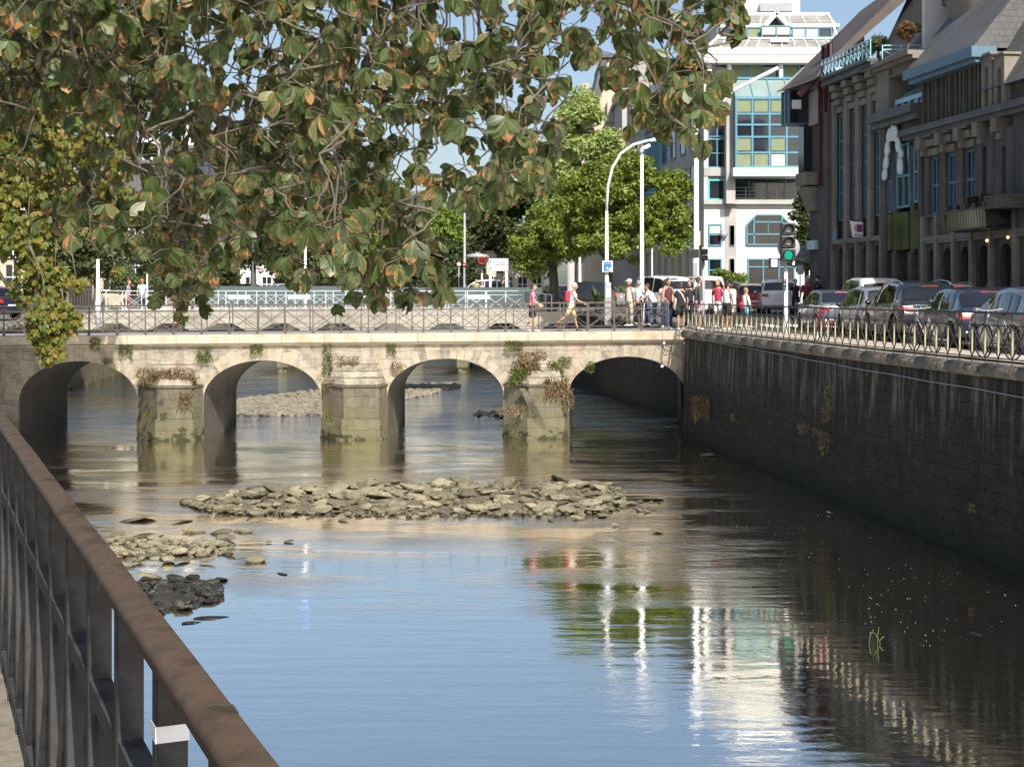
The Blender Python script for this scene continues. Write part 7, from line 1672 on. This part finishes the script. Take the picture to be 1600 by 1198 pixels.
PR(984,53.5,1.72,-150,'older man with a white cap and cream shirt standing in the group',skin='tan',hair='grey',top=('cream',(.68,.55,.45)),bottom=('beige',(.45,.38,.3)),blen=.95,hat=W,girth=1.25,bag=(BK,'strap'))
PR(998,54.6,1.66,60,'person in a pale blue shirt behind the man with the white cap',hair='grey',top=('paleblue',(.45,.6,.72)),bottom=BK,blen=.95)
PR(1012,54.0,1.55,-160,'dark-haired woman in rose half hidden behind the bending man in white',hair='brown',hairlen=.12,top=('rose',(.5,.3,.3)),bottom=('denim',(.05,.09,.2)),blen=.95)
PR(1023,53.0,1.62,170,'man in a white shirt bending forward beside the bridge end',hair='brown',top=W,bottom=('denim',(.05,.09,.2)),blen=.95,lean=.5,arms=((.6,.3),(.6,.3)),girth=1.1)
PR(1044,50.6,1.78,-60,'tall young man in a maroon sleeveless top with curly dark hair',skin='tan',hair='black',top=('darkmaroon',(.09,.03,.035)),sleeve='none',bottom=('navy',(.03,.04,.08)),blen=.98,arms=((.25,1.1),(.2,.7)))
PR(1040,52.0,1.7,80,'person in a pale pink shirt behind the tall young man',hair='brown',top=('palepink',(.62,.45,.42)),bottom=('navy',(.03,.04,.08)),blen=.98)
PR(1064,50.2,1.64,110,'woman in a black t-shirt and shorts with a white cross-body strap, seen from behind',skin='tan',hair='brown',hairlen=.02,top=BK,bottom=BK,blen=.4,bag=(W,'strap'),girth=1.15,arms=((.1,.3),(-.1,.2)))
PR(1077,51.6,1.68,-100,'young woman in a black top with her arms crossed',skin='tan',hair='black',hairlen=.1,top=BK,bottom=BK,blen=.98,arms=((.5,1.5),(.5,1.5)))
PR(1091,50.4,1.82,10,'man in a dark grey overshirt and pale pink shorts seen from the side',skin='tan',hair='brown',top=('charcoal',(.075,.08,.075)),sleeve='long',bottom=('pinkshorts',(.72,.5,.58)),blen=.42,girth=1.15)
PR(1122,51.8,1.72,-130,'red-haired woman in a red top behind the person raising a hand',skin='light',hair='red',top=('redtop',(.42,.04,.08)),bottom=W,blen=.5)
PR(1136,50.0,1.7,35,'person in a white and grey t-shirt and black shorts with dark hair',skin='tan',hair='black',hairlen=.08,top=('lightgrey',(.55,.56,.57)),bottom=BK,blen=.45,girth=1.15,arms=((.3,1.0),(0,.2)))
PR(1145,51.0,1.68,150,'woman in white raising a hand to her face beside the person in grey',skin='tan',hair='black',hairlen=.08,top=W,bottom=W,blen=.42,arms=((1.2,2.0),(.1,.2)))
PR(1165,50.3,1.45,20,'blond child in a white shirt and turquoise shorts with a red bag on the back',hair='blond',top=('offwhite',(.72,.66,.62)),sleeve='long',bottom=('turq',(.1,.35,.42)),blen=.4,bag=(('redbag2',(.55,.02,.08)),'low'),arms=((.2,.4),(.1,.3)))
PR(1243,63,1.66,-90,'person in black standing left of the woman in dark red under the oval sign',hair='black',top=BK,bottom=BK,blen=.98)
PR(1260,62.5,1.7,-90,'grey-haired woman in a dark red top under the oval sign',skin='light',hair='grey',top=('darkred',(.2,.03,.05)),sleeve='long',bottom=BK,blen=.98,arms=((.4,1.3),(.4,1.3)))
PR(1277,61.5,1.78,-60,'person in black with a dark hat holding a hand to the ear',hair='black',top=('black2',(.025,.025,.03)),sleeve='long',bottom=BK,blen=.98,hat=BK,arms=((.1,.2),(1.3,2.1)))
def PL(px,Y,H,yaw,label,z,**k): return person((PX(px,Y),Y,z),H,R(yaw),label,**k)
PL(201,74,1.65,0,'red-haired person with a dark rucksack behind the white footbridge railing',4.02,hair='red',top=('greytop',(.3,.3,.32)),bottom=('darkred',(.2,.03,.05)),bag=(BK,'back'),blen=.9)
PL(222,74,1.68,-90,'person with an orange hat and pale blue shirt behind the white footbridge railing',4.02,hair='brown',top=('paleblue',(.45,.6,.72)),hat=('orange',(.6,.2,.05)),bottom=BK,blen=.9)
PL(744,97,1.7,-90,'distant person in khaki near the far traffic light',4.25,hair='brown',top=('khaki2',(.3,.28,.15)),bottom=BK,blen=.9)
PL(753,97.5,1.55,-90,'distant person in a pale lilac top below the far traffic light',4.25,hair='black',top=('lilac',(.4,.3,.4)),bottom=BK,blen=.9)
PL(785,96.5,1.7,0,'distant person in dark clothes beside the white direction sign',4.25,hair='black',top=BK,bottom=BK,blen=.9)
